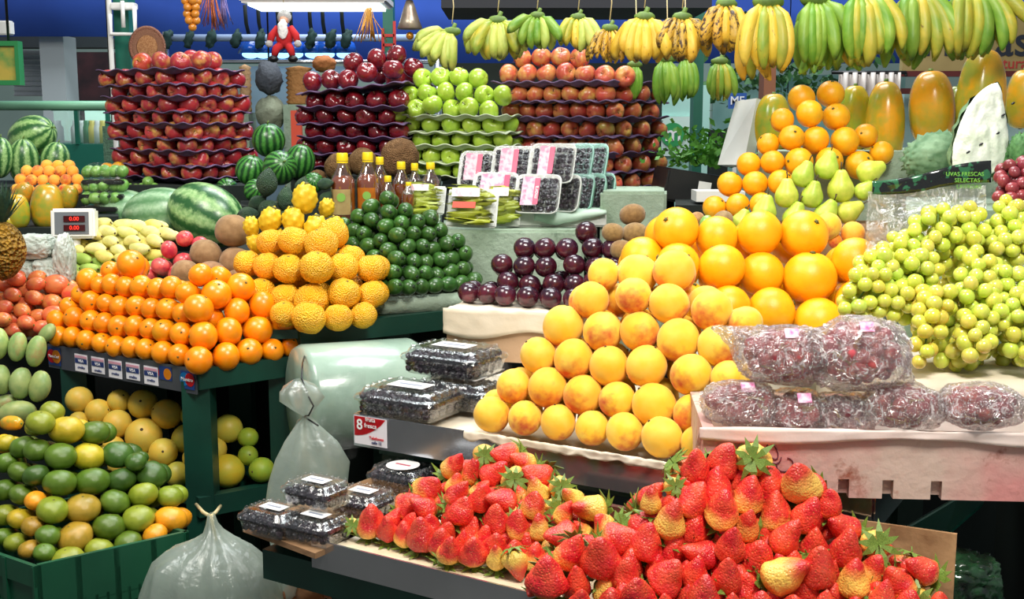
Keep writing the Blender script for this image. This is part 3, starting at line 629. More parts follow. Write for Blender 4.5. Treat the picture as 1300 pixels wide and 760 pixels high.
# second shelf level (lulos, feijoas)
D0 = onz(387, 416, 1.08); D1 = onz(562, 397, 1.08); DD = (D1 - D0).normalized(); DN = Vector((-DD.y, DD.x, 0))
g = empty('green_shelf', (D0.x, D0.y, 0), 'dark green shelf carrying the yellow tangerines and the feijoa box', 'shelf')
ld = lambda p: Vector(p) - Vector((D0.x, D0.y, 0)); De = D1 + DD * .05; Dm = D0 - DD * .02
flat('board', prism([(p.x - D0.x, p.y - D0.y) for p in (Dm, De, De + DN * .42, D0 - DD * .26 + DN * .42, D0 - DD * .24 + DN * .10)], 1.055, 1.078), M['green_paint'], g)
flat('rail', beam(ld((Dm.x, Dm.y, 1.062)), ld((De.x, De.y, 1.062)), .03, .05), M['green_paint'], g)
for p in (Dm + DN * .06 + DD * .05, De + DN * .06 - DD * .15, Dm + DN * .38, De + DN * .38 - DD * .03): flat('leg', box(ld((p.x - .03, p.y - .03, 0)), ld((p.x + .03, p.y + .03, 1.055))), M['green_paint'], g)
# dark depth of the stall: back board and lower counter, shade put into their colour
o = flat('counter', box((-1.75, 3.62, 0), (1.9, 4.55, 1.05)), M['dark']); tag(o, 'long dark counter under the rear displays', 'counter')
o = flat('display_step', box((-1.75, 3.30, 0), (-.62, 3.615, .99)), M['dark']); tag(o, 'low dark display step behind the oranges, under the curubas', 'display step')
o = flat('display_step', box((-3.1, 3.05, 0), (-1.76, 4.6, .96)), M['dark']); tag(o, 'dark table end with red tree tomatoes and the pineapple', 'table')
# ================================================================== FRONT HEAPS
def tip_tilt(t, lean=0):
    """tip direction in the picture plane, degrees clockwise from up, leaning towards the viewer"""
    a = math.radians(t); return Vector((math.sin(a), lean, math.cos(a)))
def navel(t=None):
    d = Vector((random.uniform(-.8, .8), random.uniform(-1, .3), random.uniform(-.2, .9))); return up_to(d, random.uniform(0, 6))
def upish(t=None): return up_to((random.uniform(-.35, .35), random.uniform(-.35, .35), 1), random.uniform(0, 6))
def upish2(t=None):  # blush side low and to the viewer's left mostly
    return up_to((random.uniform(-.9, .8), random.uniform(-.9, .1), random.uniform(-.9, -.1)), random.uniform(0, 6))
def anyrot(t=None): return rrot()
# peaches ---------------------------------------------------------------------------------
c5 = lambda L: crop(600, 400, 3.455, L); c7 = lambda L: crop(600, 220, 3.167, L)
rows = [c5([(85,435,22),(230,450,21),(375,470,21.5),(525,495,21),(680,505,23),(840,530,25)]) + [(878, 559, 22)],
        c5([(180,312,21),(332,312,24),(482,348,24),(635,360,22),(797,370,27),(950,410,25)]),
        c5([(290,180,22),(450,182,24),(600,205,24),(760,222,25),(950,260,25),(1110,262,22)]),
        c5([(403,60,25),(575,65,24),(730,75,24),(897,105,26),(1070,130,25)]),
        c7([(497,512,22),(662,525,22),(803,540,24),(968,572,25),(1095,600,20)]),
        c7([(545,432,19),(630,440,24),(805,435,25)])]
Yp = pw([(625, 2.20), (884, 2.02), (960, 1.985)])
def pcol(t): k = random.choice([(1, 1, 1), (1, .96, .9), (1, .9, .75), (.97, 1.0, .9)]); return vary(k, .03)
pile(P_peach, 'peach', 'peaches stacked on the steel tray', Yp, rows, .033, .034, 'blushed yellow peach', 'the peach pyramid', rotf=upish2, colf=pcol, floor=TZ - .004, rx=.97, inner=True, grow=1.05)
# big oranges behind the peaches -----------------------------------------------------------------
c8 = lambda L: crop(940, 200, 3.167, L)
rows = [[(884, 376, 26), (932, 383, 26)] + c8([(110,600,28),(278,610,29)]) + [(1076, 388, 26)],
        [(873, 339, 26), (920, 342, 27)] + c8([(85,465,26),(262,465,31)]) + [(1072, 336, 27)],
        [(821, 330, 26)] + [(868, 300, 26), (913, 306, 25)] + c8([(70,325,26),(230,330,28)])]
P_bo = P_orange
ob = pile(P_bo, 'orange', 'large oranges behind the peaches', pw([(820, 2.36), (1080, 2.34)]), rows, .045, .045, 'large bright orange', 'the big orange heap', rotf=navel, colf=lambda t: vary((1, .98, .9), .04), rx=.94, grow=1.10, inner=True)
zb = min(o.location.z - o.scale[0] for o in ob)
# the white box these sit in
bx = [(.34, 2.44), (.90, 2.42), (.92, 2.66), (.36, 2.68)]
riser('foam_box', bx, TZ, max(TZ + .05, zb - .06), M['foam_white'], 'white foam box under the large oranges, hidden behind the peaches', 'foam box', .006)
# plums --------------------------------------------------------------------------------------
cp = lambda L: crop(570, 260, 4.748, L)
rows = [cp([(135,560),(225,536),(337,555),(478,565),(617,572),(755,565)]), cp([(345,465),(478,480),(618,478),(755,475),(880,440)]),
        cp([(325,375),(460,378),(593,382),(750,378),(895,370),(985,370)]), cp([(455,272),(580,272),(718,275),(870,275),(985,270)]), cp([(832,175)])]
pl_ = pile(P_plum, 'plum', 'dark plums on the paper lined box', pw([(598, 2.98), (760, 2.86)]), rows, .0285, .026, 'dark red plum', 'the plum heap', rotf=upish, colf=lambda t: vary((1, 1, 1), .2), floor=1.135, rx=.92, inner=True, grow=1.08)
kb = empty('kraft_box', onz(567, 392, 1.135), 'brown paper covered box under the dark plums', 'box')
k0 = onz(567, 394, 1.135); k1 = onz(735, 402, 1.135); ku = (k1 - k0).normalized(); kv = Vector((-ku.y, ku.x, 0)); kv = kv if kv.y > 0 else -kv
kl = (k1 - k0).length
def kbox(u, v, z): return ku * u + kv * v + Vector((0, 0, z))
bm = quadslab(kbox(0, 0, -.125), kbox(kl, 0, -.125), kbox(kl, .26, -.125), kbox(0, .26, -.125), .118); flat('box_body', bm, M['kraft'], kb)
def pfn(a, b):
    u = -.006 + (kl + .01) * a; n = noise.noise(Vector((a * 9, b * 5, 3)))
    return kbox(u, -.010 - .004 * n, .004 - .062 * b - .012 * b * math.sin(a * 7) + .002 * n)
obj('paper_flap', grid_sheet(30, 6, pfn, .0015), kb, mat=M['paper'])
def pfn2(a, b): return kbox(-.006 + (kl + .01) * a, -.008 + .26 * b, -.004 + .010 * abs(b - .5) ** 2 + .006 * noise.noise(Vector((a * 11, b * 7, 9))))
obj('paper_lining', grid_sheet(30, 10, pfn2, .0015), kb, mat=M['paper'])
# kiwis
L = [(803.7,278,15),(781,296,13),(809,298,15),(829,296,13),(793,314,14),(817,313,14),(838,311,12)]
ks = [(848,285,11,'pale'),(858,276,10,'pale')]
P = [at(x, y, 2.90 + (.05 if y < 285 else (.02 if y < 305 else 0))) for x, y, r in L]; R = [r * 2.9 / F for x, y, r in L]
relax(P, R)
for i, (p, r) in enumerate(zip(P, R)): put(P_kiwi[0], p, up_to((random.choice([-1, 1]), random.uniform(-.4, .3), .15)), r * .95, 'brown fuzzy kiwi, ' + ORD[i] + ' from the top of the little kiwi heap beside the plums', 'kiwi', 'kiwis beside the plums', vary())
riser('foam_box', [(.22, 2.80), (.44, 2.80), (.44, 3.05), (.22, 3.05)], 1.02, min(p.z - r for p, r in zip(P, R)) - .003, M['foam'], 'grey green foam box under the kiwis', 'foam box', .006)
# feijoas -----------------------------------------------------------------------------------------
cf = lambda L: crop(400, 230, 4.223, L)
rows = [cf([(355,548),(428,560),(508,556),(580,552),(645,548),(708,545),(772,545),(838,530)]),
        cf([(350,470),(418,487),(515,487),(597,487),(665,498),(720,480),(782,470)]),
        cf([(150,400),(218,400),(315,408),(432,418),(517,425),(607,423),(672,420),(718,408),(782,393)]),
        cf([(135,310),(205,330),(285,340),(395,370),(500,360),(573,358),(645,362),(705,342),(750,330)]),
        cf([(160,240),(200,262),(272,268),(358,300),(450,295),(533,290),(610,288),(672,275)]),
        cf([(230,195),(295,210),(378,235),(468,230),(555,220),(612,205)]), cf([(300,145),(388,172),(485,155)]), cf([(388,105)])]
def feirot(t=None): return up_to((random.uniform(-1.1, 1.1), -.8, random.uniform(-.3, .5)), random.uniform(0, 6))
pile(P_fei, 'feijoa', 'dark green feijoas in the foam box', pw([(435, 3.20), (500, 3.07), (600, 3.22)]), rows, .0215, .020, 'small dark green feijoa', 'the feijoa pyramid', rotf=feirot, colf=lambda t: vary((1, 1, 1), .15), floor=1.135, rx=.98, inner=True, grow=1.05)
# extra body of the pyramid seen between the rows: a second layer inside
fb = empty('foam_box', onz(478, 403, 1.078), 'low mint foam box holding the feijoa pyramid', 'foam box')
e0 = onz(480, 403, 1.078); e1 = onz(597, 396, 1.078); eu = (e1 - e0).normalized(); ev = Vector((-eu.y, eu.x, 0)); ev = ev if ev.y > 0 else -ev
fw = (e1 - e0).length + .03
eq = lambda u, v, z: eu * u + ev * v + Vector((0, 0, z)); off = e0 - fb.location
bm = bmesh.new()
bm = quadslab(off + eq(-.13, 0, .002), off + eq(fw, 0, .002), off + eq(fw, .34, .002), off + eq(-.13, .34, .002), .052, bm)
bmesh.ops.remove_doubles(bm, verts=bm.verts, dist=1e-5); bmesh.ops.bevel(bm, geom=bm.edges[:], offset=.006, segments=2, affect='EDGES')
obj('box_body', rough_up(bm, .002, 30), fb, mat=M['foam'])
# rough yellow tangerines --------------------------------------------------------------------------
cl = lambda L: crop(300, 200, 3.167, L)
rows = [cl([(205,605,17),(303,635,21),(412,635,18),(508,625,17)]), cl([(105,525,18),(205,548,19),(305,560,22),(427,550,20),(530,548,18)]),
        cl([(45,425,17),(130,435,17),(205,455,19),(322,460,21),(445,462,19),(523,455,18)]), cl([(135,358,17),(230,362,19),(338,372,21)])]
pile(P_rough, 'tangerine', 'rough yellow tangerines on the green shelf', pw([(315, 2.98), (400, 2.86), (470, 2.93)]), rows, .038, .035, 'bumpy yellow tangerine', 'the rough tangerine heap', rotf=upish, colf=lambda t: vary((1, 1, .95), .05), floor=1.078, inner=True, rx=.95, grow=1.04)
# yellow pitahayas
L = [(387,252,17,8),(344,285,15,20),(369.5,282,15,-5),(397,291,17,5),(410,266,11,15),(424,290,12,-20),(325,307,12,-35),(352,303,13,10),(327,287,11,0)]
P = [at(x, y, 3.12 + (.03 if y < 270 else 0)) for x, y, r, a in L]; R = [r * 3.12 / F for x, y, r, a in L]; P[4].y += .06; P[5].y += .05; relax(P, [r * .98 for r in R])
for i, (p, r, q_) in enumerate(zip(P, R, L)): put(P_pit[0], p, up_to(tip_tilt(q_[3], -.15), random.uniform(0, 6)), r * .92, 'knobbly yellow pitahaya, ' + ['crowning the little pitahaya heap', 'end of the row, beside the avocados', 'middle of the heap above the tangerines', 'upright in front, above the tangerines', 'small, tucked behind the topmost one', 'small, beside the honey coloured bottles', 'lying lowest, beside the brown sapote', 'half hidden low between two others', 'small, leaning on the avocados'][i], 'pitahaya', 'yellow pitahayas')
riser('foam_box', [(-.73, 3.08), (-.42, 3.08), (-.42, 3.28), (-.73, 3.28)], 1.078, 1.19, M['foam'], 'foam box hidden under the yellow pitahayas', 'foam box', .006)
# mandarins on the green stand -----------------------------------------------------------------------
cm = lambda L: crop(60, 300, 4.22, L); cr = lambda L: crop(220, 300, 4.22, L)
rows = [cm([(60,530,12.5),(135,537,12.5),(212,548,12.5),(293,570,12.5),(370,577,13),(452,588,13.5),(530,602,13),(620,615,14),(708,630,13.5)]) + cr([(140,637,17),(285,620,17),(410,608,16),(530,608,14),(635,590,13.5)]),
        cm([(60,440,12),(145,435,13),(235,450,13),(302,462,13),(385,478,13.5),(470,480,13.5),(552,495,13),(628,503,14.5,'green'),(720,520,14)]) + cr([(155,525,18),(297,510,17),(452,500,18),(597,475,16.5)]),
        cm([(110,380,11),(240,345,13),(318,358,12),(395,370,13),(480,373,13),(560,385,13),(645,393,14),(730,408,13)]) + cr([(163,400,18),(330,405,16),(475,380,17)]),
        cm([(175,310,11),(230,235,13),(280,255,11),(340,258,13),(415,270,13),(500,273,13.5),(590,280,13),(665,278,14),(758,295,14)]) + cr([(210,305,18.5),(355,283,17)]),
        cm([(330,190,11),(445,165,17)]) + cr([(140,225,14),(245,240,13)])]
Ym = pw([(74, 3.06), (252, 2.76), (372, 2.93)])
def mcol(t): return vary((.80, 1.02, .8), .03) if t == 'green' else vary((1, random.choice([1, 1, 1.03, .94]), 1), .04)
mp = pile(P_mand, 'mandarin', 'mandarins stacked on the green stand', Ym, rows, .0265, .027, 'glossy orange mandarin', 'the mandarin stack', rotf=navel, colf=mcol, floor=.985, rmin=.85, rmax=1.3, inner=True, grow=1.08, rx=.92, lookf=lambda t: 'part green' if t == 'green' else 'ripe')
# a deeper second layer in the gaps
# tree tomatoes
c0 = lambda L: crop(0, 220, 3.167, L)
rows = [c0([(-30,595),(20,600),(55,605),(100,610),(155,612)]), c0([(-25,550),(15,555),(50,565),(95,568),(140,568),(205,562,12)]), c0([(-22,495),(10,500),(45,505),(88,512),(142,508),(198,515,12)]),
        c0([(-25,440),(15,440),(58,442),(100,452),(152,452),(215,462,14),(290,480,13)]), c0([(60,420),(150,420)])]
tt = pile(P_tt, 'tree tomato', 'red tree tomatoes', pw([(0, 3.12), (90, 3.14)]), rows, .0235, .028, 'red orange tree tomato', 'the tree tomato heap', rotf=lambda t: up_to((1, random.uniform(-.7, .2), random.uniform(-.3, .3)), 1), colf=lambda t: vary(random.choice([(1, 1, 1), (1, .85, .9), (1, 1.2, 1)]), .1), grow=1.1, rx=.9, inner=True)
# green mangoes
L = [(5,437,15,0),(21,440,14,8),(40,444,15,12),(60,423,11,40),(4,482,14,-5),(25,486,15,5),(49,490,15,12),(27,520,18,80),(3,513,14,70)]
P = [at(x, y, 2.80 + (.03 if y < 450 else 0)) for x, y, r, a in L]; P[3] = at(60, 423, 3.02); R = [r * 2.8 / F * 1.1 for x, y, r, a in L]; P[7].y -= .03; P[3].y += .0; relax(P, [r * .78 for r in R])
wh = ['upper row beside the frame edge', 'upper row, second along, leaning', 'upper row, beside the card logo strip', 'tilted on top behind the others', 'middle row at the frame edge', 'middle row, second along', 'largest, middle row beside the green leg', 'lying on its side above the tangerines', 'lying low at the frame edge']
for i, (p, r, q_) in enumerate(zip(P, R, L)): put(P_mango[0], p, up_to(tip_tilt(q_[3], .2), random.uniform(0, 6)), r * 1.05, 'dull green mango, ' + wh[i], 'mango', 'green mangoes', vary((1, 1, 1), .1))
riser('wooden_box', [(-1.50, 2.74), (-1.27, 2.74), (-1.27, 3.02), (-1.50, 3.02)], .0, .845, M['dark'], 'dark box under the green mangoes', 'box')
for x, y, r, Y in ((15, 537, 17, 2.62), (5, 563, 14, 2.56), (26, 566, 9, 2.60)): put(P_pap if r > 16 else P_orange[0], at(x, y, Y), up_to((1, -.5, .1)), r * Y / F * (.62 if r > 16 else .9), {17: 'small orange papaya lying behind the green tangerines', 14: 'yellow orange fruit at the frame edge behind the tangerines', 9: 'tiny orange fruit behind the tangerines'}[r], 'papaya' if r > 16 else 'orange', None, vary())
# passion fruit on the lower shelf
cq = lambda L: crop(0, 440, 2.375, L)
L = cq([(250,165,16,0),(310,185,15,0),(358,190,14,0),(435,190,18,0),(505,208,18,0),(545,222,12,1),(572,232,12,0),(260,228,12,0),(310,240,15,0),(365,255,17,0),(425,272,22,0),(490,298,17,0),(535,305,18,1),(573,312,13,0),
        (395,350,14,0),(437,335,14,1),(485,362,12,0),(535,385,15,1),(568,392,12,2),(345,300,13,0),(690,260,17,1),(740,290,12,2),(655,300,14,0),(703,360,20,3),(778,360,15,2),(740,330,12,2)])
P, R, T = [], [], []
for x, y, r, t in L: P.append(at(x, y, 2.98 - (y - 510) / 90 * .10)); R.append(r * 2.95 / F * 1.12); T.append(t)
relax(P, [r * .9 for r in R], floor=.675)
LK = ['pale yellow', 'greenish', 'bright green', 'lemon yellow']
o3 = sorted(range(len(P)), key=lambda i: L[i][0])
for n_, i in enumerate(o3):
    w_ = ('seen past the corner leg' if L[i][0] > 265 else ('high in the heap' if L[i][1] < 545 else ('halfway down the heap' if L[i][1] < 575 else 'at the bottom of the heap')))
    put(P_mar[0], P[i], navel(), R[i] * .97, f'{LK[T[i]]} passion fruit {w_}, {ORD[n_]} from left on lower shelf', 'passion fruit', 'passion fruit on the lower shelf', vary([(1, 1, 1), (.78, .98, .9), (.5, .95, .55), (1, 1.12, .6)][T[i]], .05))
# green tangerines in the crate ------------------------------------------------------------------------
ct = lambda L: crop(0, 500, 3.456, L)
TG = {'g': (.115, .20, .022), 'd': (.055, .125, .02), 'y': (.62, .45, .03), 'l': (.28, .33, .03), 'b': (.46, .28, .035), 'o': (.95, .38, .02)}
TN = {'g': 'green', 'd': 'dark green', 'y': 'yellow', 'l': 'yellow green', 'b': 'brownish yellow', 'o': 'orange'}
rows = [ct([(15,628,14,'g'),(65,650,14,'l'),(130,682,14,'b'),(200,697,13,'g'),(300,705,21,'l'),(435,685,18,'l'),(560,652,17,'g'),(675,610,15,'o')]),
        ct([(20,530,16,'l'),(85,545,14.5,'y'),(145,578,14,'b'),(215,620,15,'g'),(330,610,22,'b'),(480,582,20,'g'),(615,538,19.5,'l'),(748,545,20,'o')]),
        ct([(20,420,16,'g'),(95,440,15,'g'),(160,468,13,'o'),(230,505,19,'l'),(365,497,21,'b'),(505,472,18,'g'),(630,442,18,'l'),(745,455,16,'l')]),
        ct([(30,300,15,'g'),(90,340,15,'g'),(170,360,16,'d'),(250,385,20,'g'),(395,388,21,'g'),(525,372,18,'d'),(655,362,19,'d'),(590,305,13,'d')]),
        ct([(25,215,12,'y'),(105,232,16,'g'),(167,246,16,'g'),(265,270,19,'g'),(395,290,20,'y'),(518,268,19,'d')]),
        ct([(160,140,13,'l'),(205,135,17,'l'),(272,150,21,'y'),(400,192,18,'g')])]
crt = pile(P_tang, 'tangerine', 'green and yellow tangerines in the crate', pw([(0, 2.40), (60, 2.31), (240, 2.46)]), rows, .030, .036, 'tangerine', 'the crate heap', rotf=upish, colf=lambda t: vary(TG[t], .12), lookf=lambda t: TN[t], floor=.655, rmin=.7, rx=.86, inner=True, grow=1.08)
# its crate
K0 = onz(48, 717, .725); K1 = onz(240, 674, .725); K2 = onz(-60, 680, .725); UA = (K1 - K0).normalized(); UB = (K2 - K0).normalized(); la = (K1 - K0).length; lb = .40
cr8 = empty('plastic_crate', (K0.x, K0.y, .42), 'green plastic crate heaped with tangerines', 'crate')
H = .725 - .42
def crate_side(o_, d, Ln, name):
    bm = bmesh.new(); n = (d.cross(Vector((0, 0, 1)))).normalized() * .006
    def bar(u0, u1, z0, z1, th=1.0): quadslab(o_ + d * u0 + Vector((0, 0, z0)) - n * th, o_ + d * u1 + Vector((0, 0, z0)) - n * th, o_ + d * u1 + Vector((0, 0, z1)) - n * th, o_ + d * u0 + Vector((0, 0, z1)) - n * th, .006 * th, bm)
    bar(0, Ln, H - .045, H, 1.6); bar(0, Ln, H - .12, H - .098, 1.4); bar(0, Ln, 0, .04, 1.2); bar(0, Ln, .11, .13, 1.2); bar(0, Ln, H - .10, H - .045, .6)
    k = max(2, int(Ln / .022))
    for i in range(k + 1): u = Ln * i / k; bar(max(0, u - .003), min(Ln, u + .003), .0, H - .09, .8)
    for i in range(5): u = Ln * i / 4; bar(max(0, u - .006), min(Ln, u + .006), 0, H - .002, 1.9)
    return flat(name, bm, M['crate'], cr8)
crate_side(Vector((0, 0, 0)), UA, la, 'side'); crate_side(Vector((0, 0, 0)), UB, lb, 'side'); crate_side(UA * la, UB, lb, 'side'); crate_side(UB * lb, UA, la, 'side')
flat('base', prism([((UA * a + UB * b).x, (UA * a + UB * b).y) for a, b in ((0, 0), (la, 0), (la, lb), (0, lb))], .0, .012), M['crate'], cr8)
riser('plastic_crate', [(v.x, v.y) for v in [K0 + UA * a + UB * b for a, b in ((.01, .01), (la - .01, .01), (la - .01, lb), (.01, lb))]], 0, .42, M['crate'], 'upturned green crate underneath the tangerine crate', 'crate', .005)
# strawberries ----------------------------------------------------------------------------------------------
def straws(L, Yf, heap, grp, size, cat='strawberry', under=True, whereword=None):
    P, R = [], []
    for q_ in L: P.append(at(q_[0], q_[1], Yf(q_[0], q_[1]))); R.append(size * (q_[4] if len(q_) > 4 else 1) * .84)
    relax(P, R, it=50, pull=.14, floor=SZ)
    bands = {}
    for i, q_ in enumerate(L): bands.setdefault(int(q_[1] // 30), []).append(i)
    keys = sorted(bands, reverse=True)
    for b, k in enumerate(keys):
        for n_, i in enumerate(sorted(bands[k], key=lambda j: L[j][0])):
            q_ = L[i]; s = size * (q_[4] if len(q_) > 4 else 1)
            if q_[2] == 'f': d = Vector((random.uniform(-.3, .3), 1, -.35))     # leafy cap towards the viewer
            else: d = tip_tilt(q_[2] + random.uniform(-6, 6), -.38 + random.uniform(-.15, .15))
            pale = min(1, q_[3] * 1.0 + .12 + random.choice([0, .08, .15, .25, .38])); lk = 'red' if pale < .32 else ('pale shouldered strawberry' if pale < .62 else 'yellowish half ripe')
            nm = lk if 'strawberry' in lk else lk + ' strawberry'
            put(random.choice(P_straw), P[i], up_to(d, random.uniform(0, 6)), s, f'{nm}, {ORD[n_]} from left in {ORD[b]} row up of {heap}', cat, grp, vary((1, 1, 1), .10, pale), parts=True)
    if under:
        for p in P:
            for k in range(1):
                u = p + Vector((random.uniform(-.015, .015), random.uniform(.022, .035), -random.uniform(.012, .022)))
                if u.z < SZ + size * .8: continue
                put(random.choice(P_straw), u, rrot(), size, f'red strawberry tucked inside {heap}, behind the outer ones', cat, grp, vary((1, 1, 1), .1, random.uniform(0, .4)), parts=True)
cs = lambda L: crop(420, 520, 3.166, L)
SL = cs([(170,500,0,0,1.15),(245,530,5,.1,.95),(312,560,5,.05,.85),(378,560,0,0,1.15),(460,590,0,0,.95),(525,605,15,0),(600,620,0,.1),(683,655,0,.85,.9),(755,680,170,.3,.9),(100,505,'f',.8,.7),
 (250,445,20,0,.8),(310,465,15,0),(370,475,0,0),(480,515,10,0),(540,500,15,0,1.05),(615,530,0,.6,1.05),(700,530,-60,.1),(790,520,-10,.3),(870,540,'f',.7),(725,600,0,.1,.9),(820,620,0,.6,.9),(880,620,20,.2,.9),(930,600,'f',.8,.9),(650,600,0,0),(560,560,0,0,.9),
 (320,400,50,0),(400,430,-50,0),(475,460,0,.6),(620,440,20,0,1.1),(730,445,'f',.9,1.05),(800,450,-30,0),(545,440,10,0),(680,480,0,.1),(760,500,0,.2),
 (390,330,45,.5,1.1),(450,370,40,0),(525,365,40,0,1.1),(570,400,35,.5),(640,395,10,0),(710,380,-70,0),(765,360,-20,.6),(835,420,10,.3),(880,390,'f',.6),(915,455,-20,.4),(940,525,-90,0),(1010,490,-30,.5),(975,430,0,.2,.85),(860,480,0,.5,.9),
 (510,240,35,.1,1.1),(570,235,20,0),(635,215,'f',.8,.9),(660,255,50,0,1.1),(700,200,-80,.1,.95),(765,215,-60,.1),(715,290,'f',.7),(820,275,-50,0),(825,330,-20,.6),(900,330,'f',.5,.9),(970,370,-40,.5,.9),(1035,430,-75,.5,1.1),(1090,480,-30,.4,.9),(1100,520,-60,.6,.85),(595,325,30,.3,.9),(660,340,60,0,.8),(500,310,10,.4,.8),(940,440,20,.5,.9),(1060,530,60,.1,.8)])
yfl = pw([(430, 1.95), (700, 1.72)]); pfl = pw([(430, 690), (700, 762)])
straws(SL, lambda x, y: yfl(x) + .01 + max(0, (pfl(x) - y)) / 830, 'the left strawberry heap', 'strawberries in the heap beside the berry boxes', .0235)
ca = lambda L: crop(690, 590, 4.47, L); cb_ = lambda L: crop(900, 570, 4.0, L)
SR = ca([(95,660,0,0,1.1),(215,690,0,0),(225,540,25,0,1.1),(345,570,0,0,1.15),(370,710,10,.6,.95),(425,450,65,0),(570,460,10,0),(590,310,50,0),(525,610,0,0,1.1),(560,730,20,0),(690,660,20,0),(715,500,10,0,1.05),(710,330,15,.3,1.1),(650,225,30,0,.9),(610,240,0,.3,.8),(725,230,0,0,.9),
 (820,150,-20,0,1.1),(865,250,15,.2),(860,370,0,0,1.1),(830,640,0,.15,1.05),(900,520,-70,0),(1010,275,0,.1,1.1),(1040,510,0,.1,1.1),(1000,690,0,0,1.1),(900,95,0,0),(960,140,0,0,1.05),(740,130,'f',.7,.7),(730,765,0,.1),(870,765,0,.1),(440,640,0,0,.9),(640,570,0,.1,.8)])
SR += cb_([(80,100,20,0),(235,85,'f',.95,1.1),(125,180,15,.05,1.05),(205,240,5,.25,1.05),(345,175,-10,0,1.05),(440,230,-10,.6,1.15),(315,330,0,.05,1.05),(75,325,0,.2,1.05),(200,400,0,.35),(365,470,20,0,1.1),(525,375,10,.2,1.05),(590,320,0,0,.8),(500,260,10,0,.9),(690,415,-50,.05,1.1),(530,505,5,.3,1.15),(675,540,0,.05,1.1),(800,535,'f',.75,1.05),(240,565,0,.1,1.2),(95,530,0,.25,1.1),(380,650,50,.5,1.2),(555,660,0,0,1.2),(720,680,0,.5,1.05),(860,715,0,.05,1.05),
 (60,695,0,.05,1.15),(1050,680,-60,0,1.0),(1070,740,'f',.7,1.0),(950,700,-30,0,.9),(170,735,0,.05),(350,755,0,.1),(480,760,0,.05),(640,740,0,.3,.9),(290,430,0,.1,.9),(-60,640,0,.1,.9),(800,640,10,.3,.9),(450,560,0,0,.9),(620,610,0,.1,.9),(820,790,0,.1),(700,800,0,.1),(560,805,0,.1),(250,800,0,.1),(120,800,0,0),(430,830,0,0),(-10,800,0,0),(-120,810,0,.1),(-250,800,0,0),(-380,790,0,.1),(-480,800,0,.1),(-600,790,0,.1),(980,790,0,.2),(1120,800,0,.1)])
def yr(x, y):
    base = 1.575; return min(1.735, base + max(0, 790 - y) / 1250 - (.0 if x > 800 else .0) + max(0, (1000 - x)) / 300 * .02)
straws(SR, yr, 'the right strawberry heap', 'strawberries in the front heap', .0262)
# ================================================================== PINK BOX, GRAPES, PUNNETS, BAGS
m_pink = NT('pinkish_worn_foam'); v_ = m_pink.coords(1, False)
c_ = m_pink.mix(m_pink.maprange(m_pink.noise(v_, 5, 4), .4, .62), srgb('#d48f8b'), srgb('#cfb6a8')); c_ = m_pink.mix(m_pink.maprange(m_pink.noise(v_, 14, 5, .7), .55, .68), c_, srgb('#9c5c48'))
m_pink.bump(m_pink.noise(v_, 35, 4), .35, .01); m_pink = m_pink.fin(c_, .6)
B0 = at(893, 536, 1.80); B0.z = 0; bd = Vector((math.cos(math.radians(-4)), math.sin(math.radians(-4)), 0)); bn = Vector((-bd.y, bd.x, 0)); BW = .62; BD = .26; bz0 = 1.012; bz1 = 1.118
pb = empty('foam_box', (B0.x, B0.y, bz0), 'pinkish worn foam box holding the wrapped red grapes', 'foam box')
bq = lambda u, v, z: bd * u + bn * v + Vector((0, 0, z)); BH = bz1 - bz0
# front wall with four notches at its foot: columns of slabs
bm = bmesh.new(); notch = [.155, .220, .288, .362]
us = [0]
for c in notch: us += [c - .0085, c + .0085]
us.append(BW)
def wall_piece(u0, u1, z0, z1, v0, v1): quadslab(bq(u0, v0, z0), bq(u1, v0, z0), bq(u1, v1, z0), bq(u0, v1, z0), z1 - z0, bm)
for i in range(0, len(us) - 1):
    low = .030 if i % 2 else 0
    wall_piece(us[i], us[i + 1], low if i % 2 else max(low, -.012), BH, 0, .018)
for c in notch: quadslab(bq(c - .012, .013, .004), bq(c + .012, .013, .004), bq(c + .012, .018, .004), bq(c - .012, .018, .004), .03, bm)
front = flat('front_wall', bm, m_pink, pb)
bm = bmesh.new(); wall_piece(0, BW, 0, BH, BD - .018, BD); flat('rear_wall', bm, m_pink, pb)
bm = bmesh.new(); wall_piece(0, .018, 0, BH, .018, BD - .018); flat('side_wall', bm, m_pink, pb)
bm = bmesh.new(); wall_piece(BW - .018, BW, 0, BH, .018, BD - .018); flat('side_wall', bm, m_pink, pb)
bm = bmesh.new(); wall_piece(.018, BW - .018, .018, .03, .018, BD - .018); flat('base', bm, m_pink, pb)
def lipf(a, b):
    n = noise.noise(Vector((a * 10, b * 3, 1))); drop = .020 + .006 * math.sin(a * 9) + (.008 if a > .62 else 0) * 0
    if b < .5: t = b * 2; return bq(-.006 + (BW + .012) * a, -.008 - .003 * n, BH + .006 - drop * (1 - t))
    t = (b - .5) * 2; return bq(-.006 + (BW + .012) * a, -.008 + .06 * t, BH + .006 + .003 * n - .045 * t)
obj('paper_lip', grid_sheet(70, 8, lipf, .0018), pb, mat=plain('pale_rose_paper', '#efe0d8', .7, c2='#e2cdc4', nscale=6, bump=.3, bscale=20))
